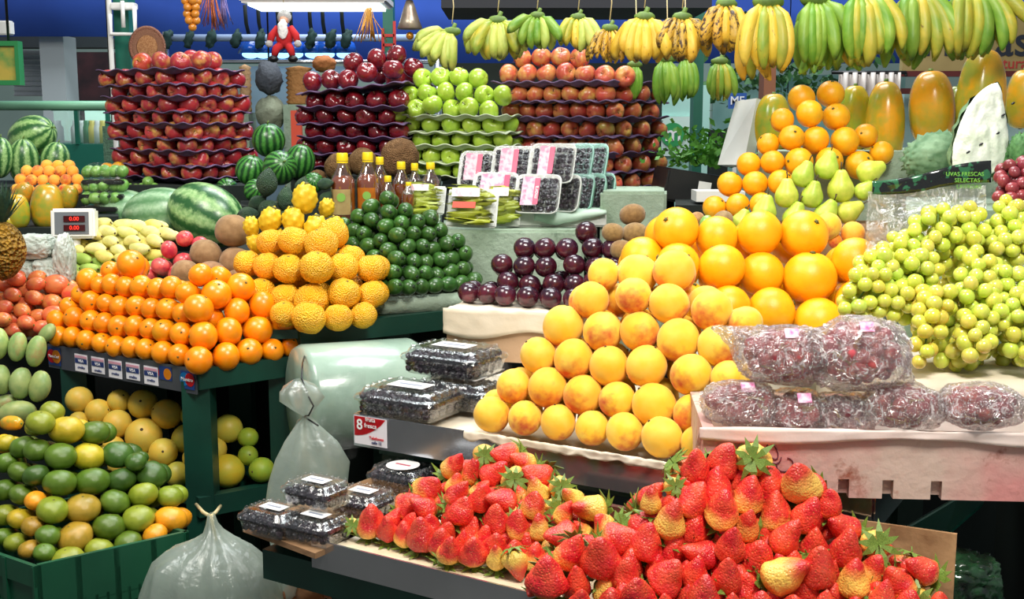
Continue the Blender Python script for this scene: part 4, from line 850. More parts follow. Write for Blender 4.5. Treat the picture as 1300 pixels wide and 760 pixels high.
# pencilled loops on the front: a scribbled mark
def loop(cx, cz, rx, rz, a0, a1, rot=0):
    P = []
    for i in range(19):
        t = a0 + (a1 - a0) * i / 18; x = rx * math.cos(t); z = rz * math.sin(t); P.append(bq(cx + x * math.cos(rot) - z * math.sin(rot), -.0012, cz + x * math.sin(rot) + z * math.cos(rot)))
    return P
m_ink = plain('purple_ink', '#6a2a3c', .6)
bm = tube(loop(.108, .073, .007, .014, 0, 2 * PI, .5), .0009, 5); tube(loop(.128, .052, .013, .011, PI * .75, PI * 2.3, .4), .0009, 5, bm); tube(loop(.112, .066, .010, .013, PI * 1.1, PI * 1.9, .2), .0009, 5, bm)
obj('scribbled_mark', bm_mesh(bm, 'scribbled_mark', m_ink), pb)
# green grapes ---------------------------------------------------------------------------------------------------
def bunch(name, mesh, mat_stem, centers, radii, r, n, label, cat, group, seed, color=(1, 1, 1), hang=.0):
    """cluster filling a chain of balls; berries are parts"""
    rnd = random.Random(seed); C = [Vector(c) for c in centers]; top = C[0] + Vector((0, 0, radii[0] * .8))
    root = obj(name, bm_mesh(tube([top - top] + [c - top for c in C], [.002] + [.0015] * len(C), 6), 'stem', mat_stem), None, top); tag(root, label, cat, group)
    P = []
    tries = 0
    while len(P) < n and tries < 9000:
        tries += 1; i = rnd.randrange(len(C)); t = rnd.random(); j = min(i + 1, len(C) - 1); c = C[i].lerp(C[j], t); R_ = radii[i] + (radii[j] - radii[i]) * t
        d = Vector((rnd.gauss(0, 1), rnd.gauss(0, 1) - .6, rnd.gauss(0, 1))).normalized(); p = c + Vector((d.x, d.y * .8, d.z)) * R_ * rnd.uniform(.7, 1.0)
        if all((p - q).length > r * 1.66 for q in P): P.append(p)
    for p in P:
        k = rnd.uniform(.86, 1.08); col = tuple(c * rnd.uniform(.88, 1.1) for c in color) + (1,)
        o = obj('grape', mesh, root, p - top, (rnd.uniform(0, 6), rnd.uniform(0, 6), rnd.uniform(0, 6)), r * k, color=col)
    return root
GY = 2.12
def G(px, py, Y): return at(px, py, Y)
gb = [([(1190,290,2.16),(1150,320,2.14),(1110,350,2.10)], [.034,.036,.032], 62, 'green grape bunch reaching down from the clear bag to the oranges'),
      ([(1105,360,2.08),(1085,385,2.06)], [.030,.024], 40, 'small green grape bunch tumbling over the big oranges'),
      ([(1225,285,2.20),(1215,320,2.16)], [.036,.034], 52, 'green grape bunch under the middle of the clear bag'),
      ([(1285,275,2.22),(1285,310,2.17)], [.035,.036], 50, 'green grape bunch below the red grapes, at the frame edge'),
      ([(1170,345,2.10),(1130,385,2.07)], [.030,.026], 36, 'green grape bunch leaning over the wrapped red grapes'),
      ([(1190,380,2.05),(1180,415,2.01),(1172,445,1.99)], [.028,.024,.018], 44, 'ripe yellowish grape bunch hanging in the middle of the heap'),
      ([(1245,340,2.10),(1238,370,2.06)], [.030,.028], 40, 'plump green grape bunch in the centre of the heap'),
      ([(1280,360,2.08),(1275,400,2.04)], [.032,.030], 46, 'green grape bunch dipping toward the white box lid'),
      ([(1240,410,2.02),(1240,440,1.99)], [.026,.020], 32, 'lowest green grape bunch, tip resting on the white paper'),
      ([(1300,400,2.02),(1302,440,2.0)], [.028,.024], 32, 'low green grape bunch cut by the frame edge'),
      ([(1150,375,2.18),(1190,420,2.14)], [.036,.036], 40, 'shaded green grape bunch behind the wrapped red grapes'), ([(1215,390,2.16),(1225,440,2.12)], [.038,.036], 44, 'shaded green grape bunch deep in the middle of the heap'),
      ([(1265,380,2.18),(1280,435,2.13)], [.040,.036], 44, 'shaded green grape bunch deep near the frame edge'), ([(1215,340,2.22),(1260,320,2.24)], [.040,.038], 44, 'green grape bunch filling the back of the heap'), ([(1140,345,2.16),(1110,375,2.13)], [.034,.030], 34, 'green grape bunch behind the ones by the big oranges'), ([(1205,445,2.06),(1215,452,2.05)], [.026,.024], 26, 'little green grape bunch low beside the hanging yellowish one')]
for i, (c, r_, n, lab) in enumerate(gb): bunch('grape_bunch', grape_me, M['gstem'], [G(*q_) for q_ in c], [x * 1.15 for x in r_], .0136, min(90, int(n * 1.3)), lab, 'grapes', 'green grape bunches', i, (1.0, 1.0, .9) if i != 5 else (1.12, .97, .8))
gz = 1.148
o = riser('foam_box', [(.60, 2.00), (1.22, 1.96), (1.24, 2.34), (.62, 2.36)], TZ, gz, M['foam_white'], 'white foam box lid carrying the green grapes', 'foam box', .008)
def gp(a, b): return Vector((.585 + .66 * a, 1.975 - .04 * a + .34 * b, gz + .006 + .006 * noise.noise(Vector((a * 6, b * 4, 2))) - (.018 if b < .02 else 0)))
o = obj('paper_sheet', grid_sheet(40, 16, gp, .0015), mat=M['paper']); tag(o, 'crumpled cream paper under the green grapes', 'paper')
bunch('grape_bunch', rgrape_me, M['gstem'], [G(1290, 225, 2.5), G(1288, 252, 2.46)], [.042, .036], .0135, 46, 'dark red grape bunch at the frame edge above the green ones', 'grapes', None, 40, (1, 1, 1))
riser('foam_box', [(.98, 2.36), (1.3, 2.34), (1.3, 2.62), (.98, 2.64)], TZ, 1.36, M['foam'], 'tall foam box hidden behind the green grapes', 'foam box', .006)
# upright clear bag with a printed header behind the grapes
YB = 2.26
def bagf(a, b):
    x0, x1 = 1098 + 4 * b, 1252 + 0 * b; y = 340 - 105 * b + (8 * (1 - a)) * b - 22 * a * b * 0; p = at(x0 + (x1 - x0) * a, y, YB)
    bulge = .028 * math.sin(PI * a) * math.sin(PI * min(1, b * 1.1)); return p + Vector((0, -bulge + .010 * noise.noise(Vector((a * 7, b * 6, 4))), .004 * noise.noise(Vector((a * 5, b * 3, 8)))))
bagroot = empty('clear_bag', at(1175, 340, YB), 'clear plastic fruit bag with a black printed header behind the grapes', 'bag')
def sub(o_, root): o_.parent = root; o_.location = o_.location - root.location; return o_
def bagb(a, b): q_ = bagf(a, b); return Vector((q_.x, 2 * YB - q_.y + .012, q_.z))
def bfr(fn): return lambda a, b: fn(a, b) - bagroot.location
obj('front_film', grid_sheet(40, 28, bfr(bagf)), bagroot, mat=F_glint); obj('rear_film', grid_sheet(20, 14, bfr(bagb)), bagroot, mat=F_thin)
def header(a, b):
    x = 1104 + 150 * a; y = 246 - 14 * a - 28 * b * (.6 + .4 * a) + 3 * math.sin(a * 6); return at(x, y, YB + .004) + Vector((0, -.016 - .004 * noise.noise(Vector((a * 8, b * 3, 0))), 0)) - bagroot.location
t_ = NT('black_printed_film'); v_ = t_.coords(1, False)
c_ = t_.mix(t_.maprange(t_.noise(v_, 55, 2), .52, .58), srgb('#17191a'), srgb('#2f6a48')); m_head = t_.fin(c_, .18, .8, 0, .4)
hd = obj('printed_header', grid_sheet(30, 5, header, .0008), bagroot, mat=m_head)
lm = plain('print_green', '#7fc04c', .4)
for k, (s_, px, py) in enumerate((('UVAS FRESCAS', 1225, 221), ('SELECTAS', 1228, 229), ('LAVADAS', 1230, 237))): text('lettering', s_, .011, lm, bagroot, at(px, py, YB - .022) - bagroot.location, (PI / 2, 0, 0))
bl = flat('black_label', quadslab(at(1131, 309, YB - .036) - bagroot.location, at(1162, 309, YB - .036) - bagroot.location, at(1162, 301, YB - .036) - bagroot.location, at(1131, 301, YB - .036) - bagroot.location, .0006), M['black'], bagroot)
text('lettering', 'PREMIUM', .0095, plain('print_cream', '#e8d890', .5), bl, at(1146.5, 305, YB - .0375) - bagroot.location, (PI / 2, 0, 0))
# wrapped red grapes in the pink box ----------------------------------------------------------------------------
m_rosef = film('wrapping_film', (.99, .98, .98, 1),   .26, .12, 1.8, 40, milky=.04, milkc=(.97, .90, .89, 1), streak=.03)  # whitish streaks paint bright highlights into the wrapping
def crinkled(rx, ry, rz, seed, peak=None):
    bm = bmesh.new(); bmesh.ops.create_icosphere(bm, subdivisions=5, radius=1)
    for v in bm.verts:
        d = v.co.copy(); n1 = noise.noise(d * 1.6 + Vector((seed, 0, 0))); n2 = abs(noise.noise(d * 5 + Vector((0, seed, 0)))); n3 = abs(noise.noise(d * 13 + Vector((0, 0, seed))))
        k = 1.02 + .16 * n1 - .20 * n2 - .10 * n3; sgn = lambda q_: math.copysign(abs(q_) ** .75, q_)
        v.co = Vector((sgn(d.x) * rx, sgn(d.y) * ry, sgn(d.z) * rz)) * k
        if peak: v.co += Vector(peak[1]) * max(0, d.dot(Vector(peak[0]).normalized())) ** 14
    return bm
rg = [((940, 510), 1.86, (.062, .055, .036), 'grape pack at the box corner, beside the peaches'), ((1010, 522), 1.86, (.058, .055, .034), 'dark grape pack second along the box front'), ((1068, 525), 1.84, (.050, .05, .034), 'very dark grape pack in the middle of the box front'),
      ((1145, 515), 1.82, (.064, .055, .036), 'brownish grape pack toward the worn end of the box'), ((1243, 514), 1.80, (.066, .055, .034), 'grape pack at the frame edge end of the box'),
      ((995, 450), 1.87, (.078, .058, .047), 'upper grape pack with a pointed film corner, against the peaches'), ((1088, 448), 1.85, (.085, .062, .056), 'largest grape pack on top, glossy with film creases')]
for i, ((px, py), Y, (rx, ry, rz), lab) in enumerate(rg):
    c = at(px, py, Y); peak = ((-1, 0, .6), (-.05, 0, .02)) if i == 5 else (((1, 0, -.6), (.03, 0, -.02)) if i == 6 else None)
    o = obj('wrapped_pack', crinkled(rx, ry, rz, i * 3.7, peak), None, c, mat=m_rosef, color=(1, 1, 1, 1)); tag(o, 'clear film wrapper of the ' + lab, 'plastic wrap', 'film wrappers of the red grape packs')
    if i in (0, 1, 5, 6): obj('pink_label', bm_mesh(grid_sheet(6, 4, lambda a, b: Vector((-rx * .1 + .022 * a, -ry * .72 + .012 * b, rz * .88 + .007 * b - .006 * (1 - b)))), 'pink_label', plain('pink_label', '#e25fa0', .4, c2='#f3d4e2', nscale=90)), o)
    rnd = random.Random(i + 90); col = (.5, .35, .5) if i == 2 else ((1.5, 1.45, 1.35) if i < 5 else (1.9, 2.1, 1.9))
    P = []; tr_ = 0
    while len(P) < 52 and tr_ < 4000:
        tr_ += 1; d = Vector((rnd.gauss(0, 1), rnd.gauss(0, 1) - .7, rnd.gauss(0, 1) + .1)).normalized(); p = Vector((d.x * (rx - .012), d.y * (ry - .012), d.z * (rz - .011))) * rnd.uniform(.74, .92)
        if all((p - q_).length > .0158 for q_ in P): P.append(p)
    root = obj('grape_bunch', bm_mesh(tube([(-rx * .5, 0, 0), (0, 0, .005), (rx * .5, 0, 0)], .002, 6), 'stem', M['gstem']), None, c); tag(root, 'red grapes inside the ' + lab.replace('grape pack', 'film pack'), 'grapes', 'wrapped red grapes')
    for p in P: obj('grape', rgrape_me, root, p, rrot(), .0120, color=tuple(x * rnd.uniform(.8, 1.15) for x in col) + (1,))
    bm = bmesh.new()
    for k in range(7): a_ = rnd.uniform(0, 6.28); tube([(rx * .6 * math.cos(a_), -ry * .62, rz * .6 * math.sin(a_)), (rx * .3 * math.cos(a_ + .6), -ry * .72, rz * .5 * math.sin(a_ + .6)), (0, -ry * .6, 0)], .0016, 5, bm)
    obj('twigs', bm_mesh(bm, 'twigs', plain('pale_twig', '#b08c58', .7)), root)
# punnets of blackberries -------------------------------------------------------------------------------------------
def punnet(px, py, Y, w, d, h, yaw, label, z=None, lab_col='white', round_lab=False):
    p = at(px, py, Y) if z is None else onz(px, py, z); t = empty('berry_punnet', p, label, 'punnet', 'clear punnets of blackberries', (0, 0, yaw))
    bh = h * .55
    bm = bmesh.new(); n = 10; prev = None       # ribbed tapering base
    def ring(sx, sy, z, rib=0):
        P = []; N = 64
        for i in range(N):
            a = 2 * PI * i / N; c, s = math.cos(a), math.sin(a); k = (abs(c) ** 8 + abs(s) ** 8) ** (-1 / 8); r_ = 1 - rib * (i % 4 < 2) * .035
            P.append(bm.verts.new((c * k * sx * r_, s * k * sy * r_, z)))
        return P
    R_ = [ring(w * .43, d * .43, .002), ring(w * .455, d * .455, bh * .45, 1), ring(w * .475, d * .475, bh * .92, 1), ring(w * .5, d * .5, bh), ring(w * .5, d * .5, bh + .003)]
    bm.faces.new(R_[0])
    for a, b in zip(R_, R_[1:]):
        for i in range(64): bm.faces.new((a[i], a[(i + 1) % 64], b[(i + 1) % 64], b[i]))
    obj('punnet_base', bm_mesh(bm, 'punnet_base', F_clam, smooth=True, angle=.5), t)
    bm = bmesh.new()
    R_ = [ring(w * .51, d * .51, bh + .004), ring(w * .49, d * .49, bh + .010), ring(w * .44, d * .44, bh + .013), ring(w * .42, d * .42, h * .93, 1), ring(w * .36, d * .36, h), ring(w * .33, d * .33, h * .985), ring(w * .05, d * .05, h * .985)]
    for a, b in zip(R_, R_[1:]):
        for i in range(64): bm.faces.new((a[i], a[(i + 1) % 64], b[(i + 1) % 64], b[i]))
    bm.faces.new(R_[-1])
    # moulded studs round the lid
    for i in range(22):
        a = 2 * PI * i / 22; c, s = math.cos(a), math.sin(a); k = (abs(c) ** 8 + abs(s) ** 8) ** (-1 / 8); b2 = ball(5, seg=8)
        for v in b2.verts: v.co = Vector((v.co.x * w * .035 + c * k * w * .40, v.co.y * w * .035 + s * k * d * .40, v.co.z * .004 + h * .955))
        join(bm, b2)
    obj('punnet_lid', bm_mesh(bm, 'punnet_lid', F_clam, smooth=True, angle=.5), t)
    if round_lab: lb_ = lathe([(0, 0), (w * .27, 0), (w * .27, .0008), (0, .0008)], 28)
    else: lb_ = box((-w * .22, -d * .16, 0), (w * .22, d * .16, .0008))
    l_ = obj('paper_label', bm_mesh(lb_, 'paper_label', plain('label_paper', '#f2f0ee', .4), smooth=False), t, (0, 0, h + .001))
    obj('label_print', bm_mesh(box((-w * .14, -d * .03, 0), (w * .14, d * .03, .0004)), 'label_print', plain('label_print', '#c0566a' if round_lab else '#8890a0', .5), smooth=False), l_, (0, 0, .001))
    # berries: fill seen through the clear walls
    rnd = random.Random(int(px * 7 + py)); bm = bmesh.new(); br = .0085
    ico = bmesh.new(); bmesh.ops.create_icosphere(ico, subdivisions=1, radius=br)
    sx, sy = w * .43 - br, d * .43 - br; nx, ny, nz = max(3, int(2 * sx / (br * 1.75))), max(3, int(2 * sy / (br * 1.75))), max(2, int((h * .86) / (br * 1.6)))
    for k in range(nz):
        for i in range(nx + 1):
            for j in range(ny + 1):
                if 0 < k < nz - 1 and 0 < i < nx and 0 < j < ny: continue
                c = Vector((-sx + 2 * sx * i / nx + rnd.uniform(-.002, .002), -sy + 2 * sy * j / ny + rnd.uniform(-.002, .002), br + .003 + (h * .86 - br) * k / nz + rnd.uniform(-.002, .002)))
                mp_ = [bm.verts.new(v.co + c) for v in ico.verts]
                for f in ico.faces: bm.faces.new([mp_[v.index] for v in f.verts])
    ico.free(); b_ = obj('blackberries', bm_mesh(bm, 'blackberries', m_bb), None, p, (0, 0, yaw)); tag(b_, 'blackberries filling the ' + label.replace('clear punnet of blackberries', 'clear punnet'), 'blackberries', None, 'stuff')
    return t
yU = math.atan2(U.y, U.x); yS = math.atan2(US.y, US.x)
CPB = 'clear punnet of blackberries '
punnet(522, 524, 0, .20, .15, .058, yU, CPB + 'at the sticker end of the steel tray', z=TZ - .006)
punnet(590, 512, 0, .19, .15, .056, yU, CPB + 'under the topmost one, beside the kraft box', z=TZ - .006)
punnet(577, 472, 0, .20, .15, .058, yU, CPB + 'topmost on the steel tray, against the kraft box', z=TZ + .052)
wS = .112
punnet(349, 674, 0, wS, .085, .044, yS, CPB + 'at the outer corner of the cardboard sheet', z=PZ)
punnet(402, 684, 0, wS, .085, .044, yS, CPB + 'under the small stacked one', z=PZ)
punnet(403, 640, 0, wS, .085, .044, yS, CPB + 'small, stacked on another on the cardboard sheet', z=PZ + .045)
punnet(462, 653, 0, wS, .09, .046, yS, CPB + 'small, between the stacked pair and the round label', z=PZ, round_lab=False)
punnet(512, 622, 0, wS * 1.1, .095, .050, yS, CPB + 'small, with a round white label near the strawberries', z=PZ, round_lab=True)
# big roll of plastic bags and hanging bags --------------------------------------------------------------------------
rr = empty('plastic_roll', at(455, 500, 2.85), 'fat roll of milky green plastic bags under the shelf', 'plastic roll')
ax = (Vector((.9, .45, -.02))).normalized(); q_ = ax.to_track_quat('Z', 'Y')
prof = [(.03, -.15), (.125, -.15), (.132, -.135), (.132, .135), (.125, .15), (.03, .15), (.03, -.15)]
b_ = rough_up(lathe(prof, 48), .004, 9); o = obj('film_roll', bm_mesh(b_, 'film_roll', plain('milky_green_film', '#a9bfae', .25, c2='#8ea796', nscale=6, coat=.4, bump=.3, bscale=14)), rr, (0, 0, 0), q_.to_euler())
obj('core', bm_mesh(lathe([(.022, -.155), (.03, -.155), (.03, .155), (.022, .155), (.022, -.155)], 20), 'core', M['card']), rr, (0, 0, 0), q_.to_euler())
def loose(a, b):
    y0 = 470 + 110 * b; w = 60 * (1 - .2 * b); x = 385 + (w + 20) * a; p = at(x, y0, 2.62); return p + Vector((0, -.03 * math.sin(PI * a) + .02 * noise.noise(Vector((a * 6, b * 7, 5))), 0)) - rr.location
obj('loose_film', bm_mesh(grid_sheet(24, 24, loose), 'loose_film', F_thin), rr)
def hanging_bag(name, outline, Y, depth, mat, label, seed, loc_px, knot=None, flutes=7):
    """outline: list of (py, pxl, pxr) from neck to hem; a gathered, fluted sack"""
    root = empty(name, at(loc_px[0], loc_px[1], Y), label, 'plastic bag'); bm = bmesh.new(); N = 56; rings = []
    for py, xl, xr in outline:
        a, b = at(xl, py, Y), at(xr, py, Y); c = (a + b) / 2 - root.location; hw = (b.x - a.x) / 2; ring = []
        for i in range(N):
            t = 2 * PI * i / N; fl = 1 + .12 * math.sin(flutes * t + seed) * (1 - .3 * abs(math.cos(t))) + .10 * noise.noise(Vector((math.cos(t) * 2, math.sin(t) * 2, py * .02 + seed)))
            ring.append(bm.verts.new(c + Vector((math.cos(t) * hw * (1 + (fl - 1) * .4), math.sin(t) * min(depth, hw * .8 + .006) * fl, .012 * noise.noise(Vector((t, py * .03, seed))) * (0 if hw < .02 else 1)))))
        rings.append(ring)
    for a, b in zip(rings, rings[1:]):
        for i in range(N): bm.faces.new((a[i], a[(i + 1) % N], b[(i + 1) % N], b[i]))
    obj('sack', bm_mesh(bm, 'sack', mat), root); return root
hb = hanging_bag('hanging_bag', [(482, 372, 384), (492, 356, 402), (505, 356, 412), (518, 372, 402), (528, 385, 395), (536, 376, 402), (560, 362, 428), (585, 350, 443), (610, 342, 440), (640, 338, 432), (680, 342, 428), (720, 352, 410), (770, 352, 400), (800, 350, 392)], 2.32, .05, F_milk, 'milky green plastic bag hanging knotted beside the small berry boxes', 2, (385, 482))
obj('tie', bm_mesh(tube([at(383, 480, 2.32) - hb.location, at(390, 500, 2.29) - hb.location, at(398, 515, 2.27) - hb.location, at(392, 527, 2.27) - hb.location, at(385, 528, 2.32) - hb.location, at(404, 540, 2.28) - hb.location], .0018, 6), 'tie', M['black']), hb)
hb2 = hanging_bag('hanging_bag', [(652, 264, 272), (664, 262, 276), (676, 258, 284), (688, 240, 300), (698, 214, 318), (712, 196, 334), (728, 188, 346), (748, 182, 356), (775, 178, 362), (800, 180, 362)], 2.26, .10, F_milk, 'milky white plastic bag tied to the corner leg with twine', 9, (268, 650), flutes=11)
cpt = [at(249, 640, 2.66), at(258, 650, 2.45), at(267, 655, 2.27)]; cp2 = [at(280, 642, 2.66), at(274, 650, 2.45), at(268, 655, 2.27)]
bm = tube([p - hb2.location for p in cpt], .004, 7); tube([p - hb2.location for p in cp2], .004, 7, bm); tube([at(268, 653, 2.262) - hb2.location, at(270, 668, 2.262) - hb2.location, at(274, 686, 2.25) - hb2.location], .004, 7, bm); obj('twine', bm_mesh(bm, 'twine', M['rope']), hb2)
# hook from which the first bag hangs
o = obj('wire_hook', bm_mesh(tube([at(383, 481, 2.32), at(384, 462, 2.5), at(388, 447, 2.90), at(388, 440, 2.93)], .002, 6), 'wire_hook', M['black'])); tag(o, 'thin wire hook between shelf and hanging green bag', 'hook')
# brown potatoes in the crate below the strawberries
for i, (x, y, r) in enumerate(((395, 748, 22), (425, 742, 20), (438, 755, 16), (372, 756, 14))):
    put(P_sap[0], at(x, y, 2.30), rrot(), r * 2.30 / F, 'brown root vegetable under the strawberry stand, ' + ['largest', 'beside the largest', 'small and round', 'nearly hidden by the bag'][i], 'root vegetable', 'brown root vegetables below', vary((.8, .6, .5)))
riser('cardboard_box', [(-.52, 2.14), (-.24, 2.14), (-.24, 2.36), (-.52, 2.36)], 0, .60, M['card'], 'brown cardboard box under the strawberry stand', 'box')
# ================================================================== REAR DISPLAYS
def steps(px0, px1, Y0, Y1, z0, z1, mat, label, cat='display step', name='display_step', bev=0):
    r0, r1 = (px0 - 650) / F, (px1 - 650) / F; return riser(name, [(r0 * Y0, Y0), (r1 * Y0, Y0), (r1 * Y1, Y1), (r0 * Y1, Y1)], z0, z1, mat, label, cat, bev)
def apple_stack(protos, what, group, where, L, C, R, nL, nR, rows, Rr, tray_mat, col, skip=lambda k, s, i: False, sl=.0, wav=.013, second=True, tlabel='', taper=0):
    """L, C, R = (px, Y) ends and corner of the stack; rows = list of py at the corner, bottom first"""
    out = []; rx = lambda q_: Vector(((q_[0] - 650) / F * q_[1], q_[1], 0)); l, c, r = rx(L), rx(C), rx(R); ul = (l - c) / nL; ur = (r - c) / nR if nR else Vector((0, .07, 0))
    nz = len(rows); rows = list(rows) + [rows[-1] - (rows[-2] - rows[-1])]
    c0_ = c.copy()
    for k, py in enumerate(rows):
        c = c0_ + Vector((taper * k, 0, 0)); z = at(C[0], py, C[1]).z; off = .5 if k % 2 else 0
        def zf(p): return z
        spots = [('the corner', c + (ul + ur) * .12 * 0, 0)] if not off else []
        for i in range(0 if off else 1, nL): spots.append(('front side', c + ul * (i + off), i))
        for i in range(0 if off else 1, nR): spots.append(('far side', c + ur * (i + off), i))
        if second:
            for i in range(1, nL + (0 if off else 0)):
                if nR > 1: spots.append(('inner row', c + ul * (i + off) + ur, i))
        for s_, p, i in (spots if k < nz else []):
            if skip(k, s_, i): continue
            P = p + Vector((0, 0, z + .003 * random.uniform(-1, 1)))
            P += Vector((random.uniform(-.003, .003), random.uniform(-.003, .003), 0))
            wrd = f'on the corner of' if s_ == 'the corner' else f'{ORD[i]} from corner, {s_} of'
            out.append(put(random.choice(protos), P, navel(), Rr * random.uniform(.9, 1.02), f'{what}, {wrd} {ORD[k]} tray of {where}', 'apple', group, col()))
        # pulp tray: a cupped sheet under the layer
        o0 = c - (ul + ur).normalized() * .0; W = ul * (nL + .1); D = ur * (nR + .1) if nR else ur * 2
        org = c - ul * .45 - ur * .45
        def tf(a, b, W=W, D=D, org=org, z=z, off=off, k=k):
            p = org + W * a + D * b; u = a * (nL + .1) - .45 - off; w_ = b * ((nR or 2) + .1) - .45 - off
            cup = math.cos(2 * PI * u) * .5 + math.cos(2 * PI * w_) * .5; e = min(a, 1 - a, b, 1 - b)
            return p + Vector((0, 0, z - Rr * .74 - wav * .6 * cup + (.006 if e < .03 else 0) + (sl * (1 - a) if k == nz else 0)))
        t = obj('apple_tray', grid_sheet(44, 36, tf, .0035), mat=tray_mat); tag(t, f'{tlabel} pulp tray, {ORD[k]} up in {where}', 'tray', f'{tlabel} trays of {where}')
    return out, c, ul, ur
cred = lambda: vary(random.choice([(1, 1, 1), (1, .95, .9), (1.05, 1.3, 1), (.8, .7, .75)]), .12)
rowsL = [239 - 18.6 * k for k in range(8)]
apple_stack(P_red, 'red apple', 'red apples in the tall stack beside the watermelons', 'the tall red stack', (150, 4.22), (245, 3.96), (330, 4.22), 4, 4, [219 - 17.4 * k for k in range(8)], .0355, M['purple_tray'], cred, tlabel='purple', taper=-.006)
L = [(181,80,11,'y',4.06),(205,78,12,'',4.03),(229,79,14,'r',3.98),(256,77,13,'',4.05),(243,76,12,'',4.12),(270,78,9,'',4.15)]
P = [at(x, y, Y) for x, y, r, t, Y in L]; relax(P, [.032] * 6, it=5)
for i, (p, q_) in enumerate(zip(P, L)): put(P_red[0], p, navel(), .034, ('yellow' if q_[3] == 'y' else 'red') + f' apple lying loose on top of the tall red stack, {ORD[i]} laid', 'apple', 'loose apples on the tall red stack', (1.2, 2.0, .8, 1) if q_[3] == 'y' else vary())
# dark apples
apple_stack(P_dk, 'dark red apple', 'dark red apples beside the green apples', 'the dark apple stack', (378, 4.14), (508, 3.96), (548, 4.30), 5, 3, [206 - 19.6 * k for k in range(5)], .036, M['purple_tray'], lambda: vary((1, 1, 1), .2), tlabel='dark purple', sl=.034)
cd = lambda L: crop(370, 50, 4.222, L)
L = cd([(115,225,11),(212,218,11.5),(305,210,12),(405,178,12.5),(330,132,12.5),(458,105,12.5),(545,162,13.5),(572,92,13.5),(645,148,13.5),(480,190,11),(560,215,11),(640,205,11)])
P = [at(x, y, {0: 4.10, 1: 4.08, 2: 4.05, 3: 4.0, 4: 4.08, 5: 4.06, 6: 3.97, 7: 4.05, 8: 4.06, 9: 4.12, 10: 4.05, 11: 4.16}[i]) for i, (x, y, r) in enumerate(L)]; relax(P, [.035] * 12)
for i, p in enumerate(P): put(P_dk[0], p, navel(), .0355, ['dark apple at the low end of the top tray', 'dark apple second along the top tray', 'dark apple third along the top tray', 'dark apple leaning up the slope of the top tray', 'dark apple in the upper row, lowest of three', 'dark apple in the upper row, middle of three', 'paler dark red apple at the top tray corner', 'topmost dark red apple of the whole stack', 'dark apple at the shaded end, beside the green bananas', 'dark apple tucked under the sloping row', 'dark apple tucked behind the top tray corner', 'dark apple hidden at the shaded back corner'][i], 'apple', 'dark apples piled on the top tray', vary((1.15, 1.3, 1.2), .1))
# green apples
apple_stack(P_gr, 'green apple', 'green apples in pale trays', 'the green apple stack', (512, 4.02), (638, 3.86), (668, 4.1), 5, 2, [217.5, 198, 177.5, 158.5], .0345, M['pale_tray'], lambda: vary((1, 1, .9), .08), tlabel='pale green')
rows = [cd([(595,380),(690,360),(765,355),(850,360),(942,360),(1048,378)]), cd([(648,308),(738,290),(832,285),(918,290),(1015,302),(1112,302)]), cd([(710,222),(805,212),(898,205),(992,218)])]
pile(P_gr, 'apple', 'green apples heaped on the top pale tray', pw([(511, 3.98), (640, 3.86)]), rows, .0345, .03, 'green apple', 'the heap crowning the green stack', rotf=navel, colf=lambda t: vary((1, 1, .9), .08))
# striped apples at the centre
apple_stack(P_redr, 'striped red apple', 'striped apples in the centre stack', 'the centre apple stack', (628, 4.02), (778, 3.86), (845, 4.14), 7, 3, [232.5 - 22.7 * k for k in range(6)], .0335, M['purple_tray'], lambda: vary(random.choice([(1, 1, 1), (1.0, 1.3, 1), (1, .85, .9)]), .08), tlabel='violet', skip=lambda k, s, i: False)
ce = lambda L: crop(620, 50, 3.8, L)
rows = [ce([(112,168),(195,165),(280,165),(370,162),(465,168),(558,175),(650,178)]), ce([(172,95),(260,90),(345,90),(440,92)])]
pile(P_redr, 'apple', 'striped apples heaped on the top violet tray', pw([(649, 4.0), (791, 3.86)]), rows, .0345, .03, 'striped apple', 'the heap crowning the centre stack', rotf=navel, colf=lambda t: vary((1, 1, 1), .08))
# supports of the stacks
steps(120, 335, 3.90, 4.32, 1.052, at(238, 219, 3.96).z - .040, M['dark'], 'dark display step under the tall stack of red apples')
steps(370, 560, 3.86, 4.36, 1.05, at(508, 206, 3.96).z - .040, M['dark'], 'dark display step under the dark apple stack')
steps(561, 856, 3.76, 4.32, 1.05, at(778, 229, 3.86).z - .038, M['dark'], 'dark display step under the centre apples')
# foam blocks under the berry trays and yellow packs
steps(560, 742, 3.36, 3.70, 1.05, at(620, 292, 3.36).z, M['foam'], 'worn green grey foam block under the yellow fruit packs', 'foam block', 'foam_block', .008)
steps(645, 770, 3.45, 3.72, at(620, 292, 3.36).z + .001, at(700, 268, 3.45).z, M['foam_white'], 'white foam tray block under the standing berry packs', 'foam block', 'foam_block', .005)
steps(762, 846, 3.46, 3.74, 1.05, at(800, 243, 3.46).z, M['foam'], 'rough green grey foam block beside the kiwis', 'foam block', 'foam_block', .008)
o = obj('paper_sheet', grid_sheet(20, 8, lambda a, b: at(678 + 92 * a, 267, 3.44) + Vector((0, -.01 + .2 * b if b > .2 else -.008, .003 - (.0 if b > .2 else (.045 * (.2 - b) / .2) * (1 - abs(a - .3)))  + .003 * noise.noise(Vector((a * 8, b * 4, 0))))), .001), mat=plain('pale_green_paper', '#b9d0be', .6, c2='#a3bfae', nscale=5)); tag(o, 'pale green paper hanging under the standing berry packs', 'paper')
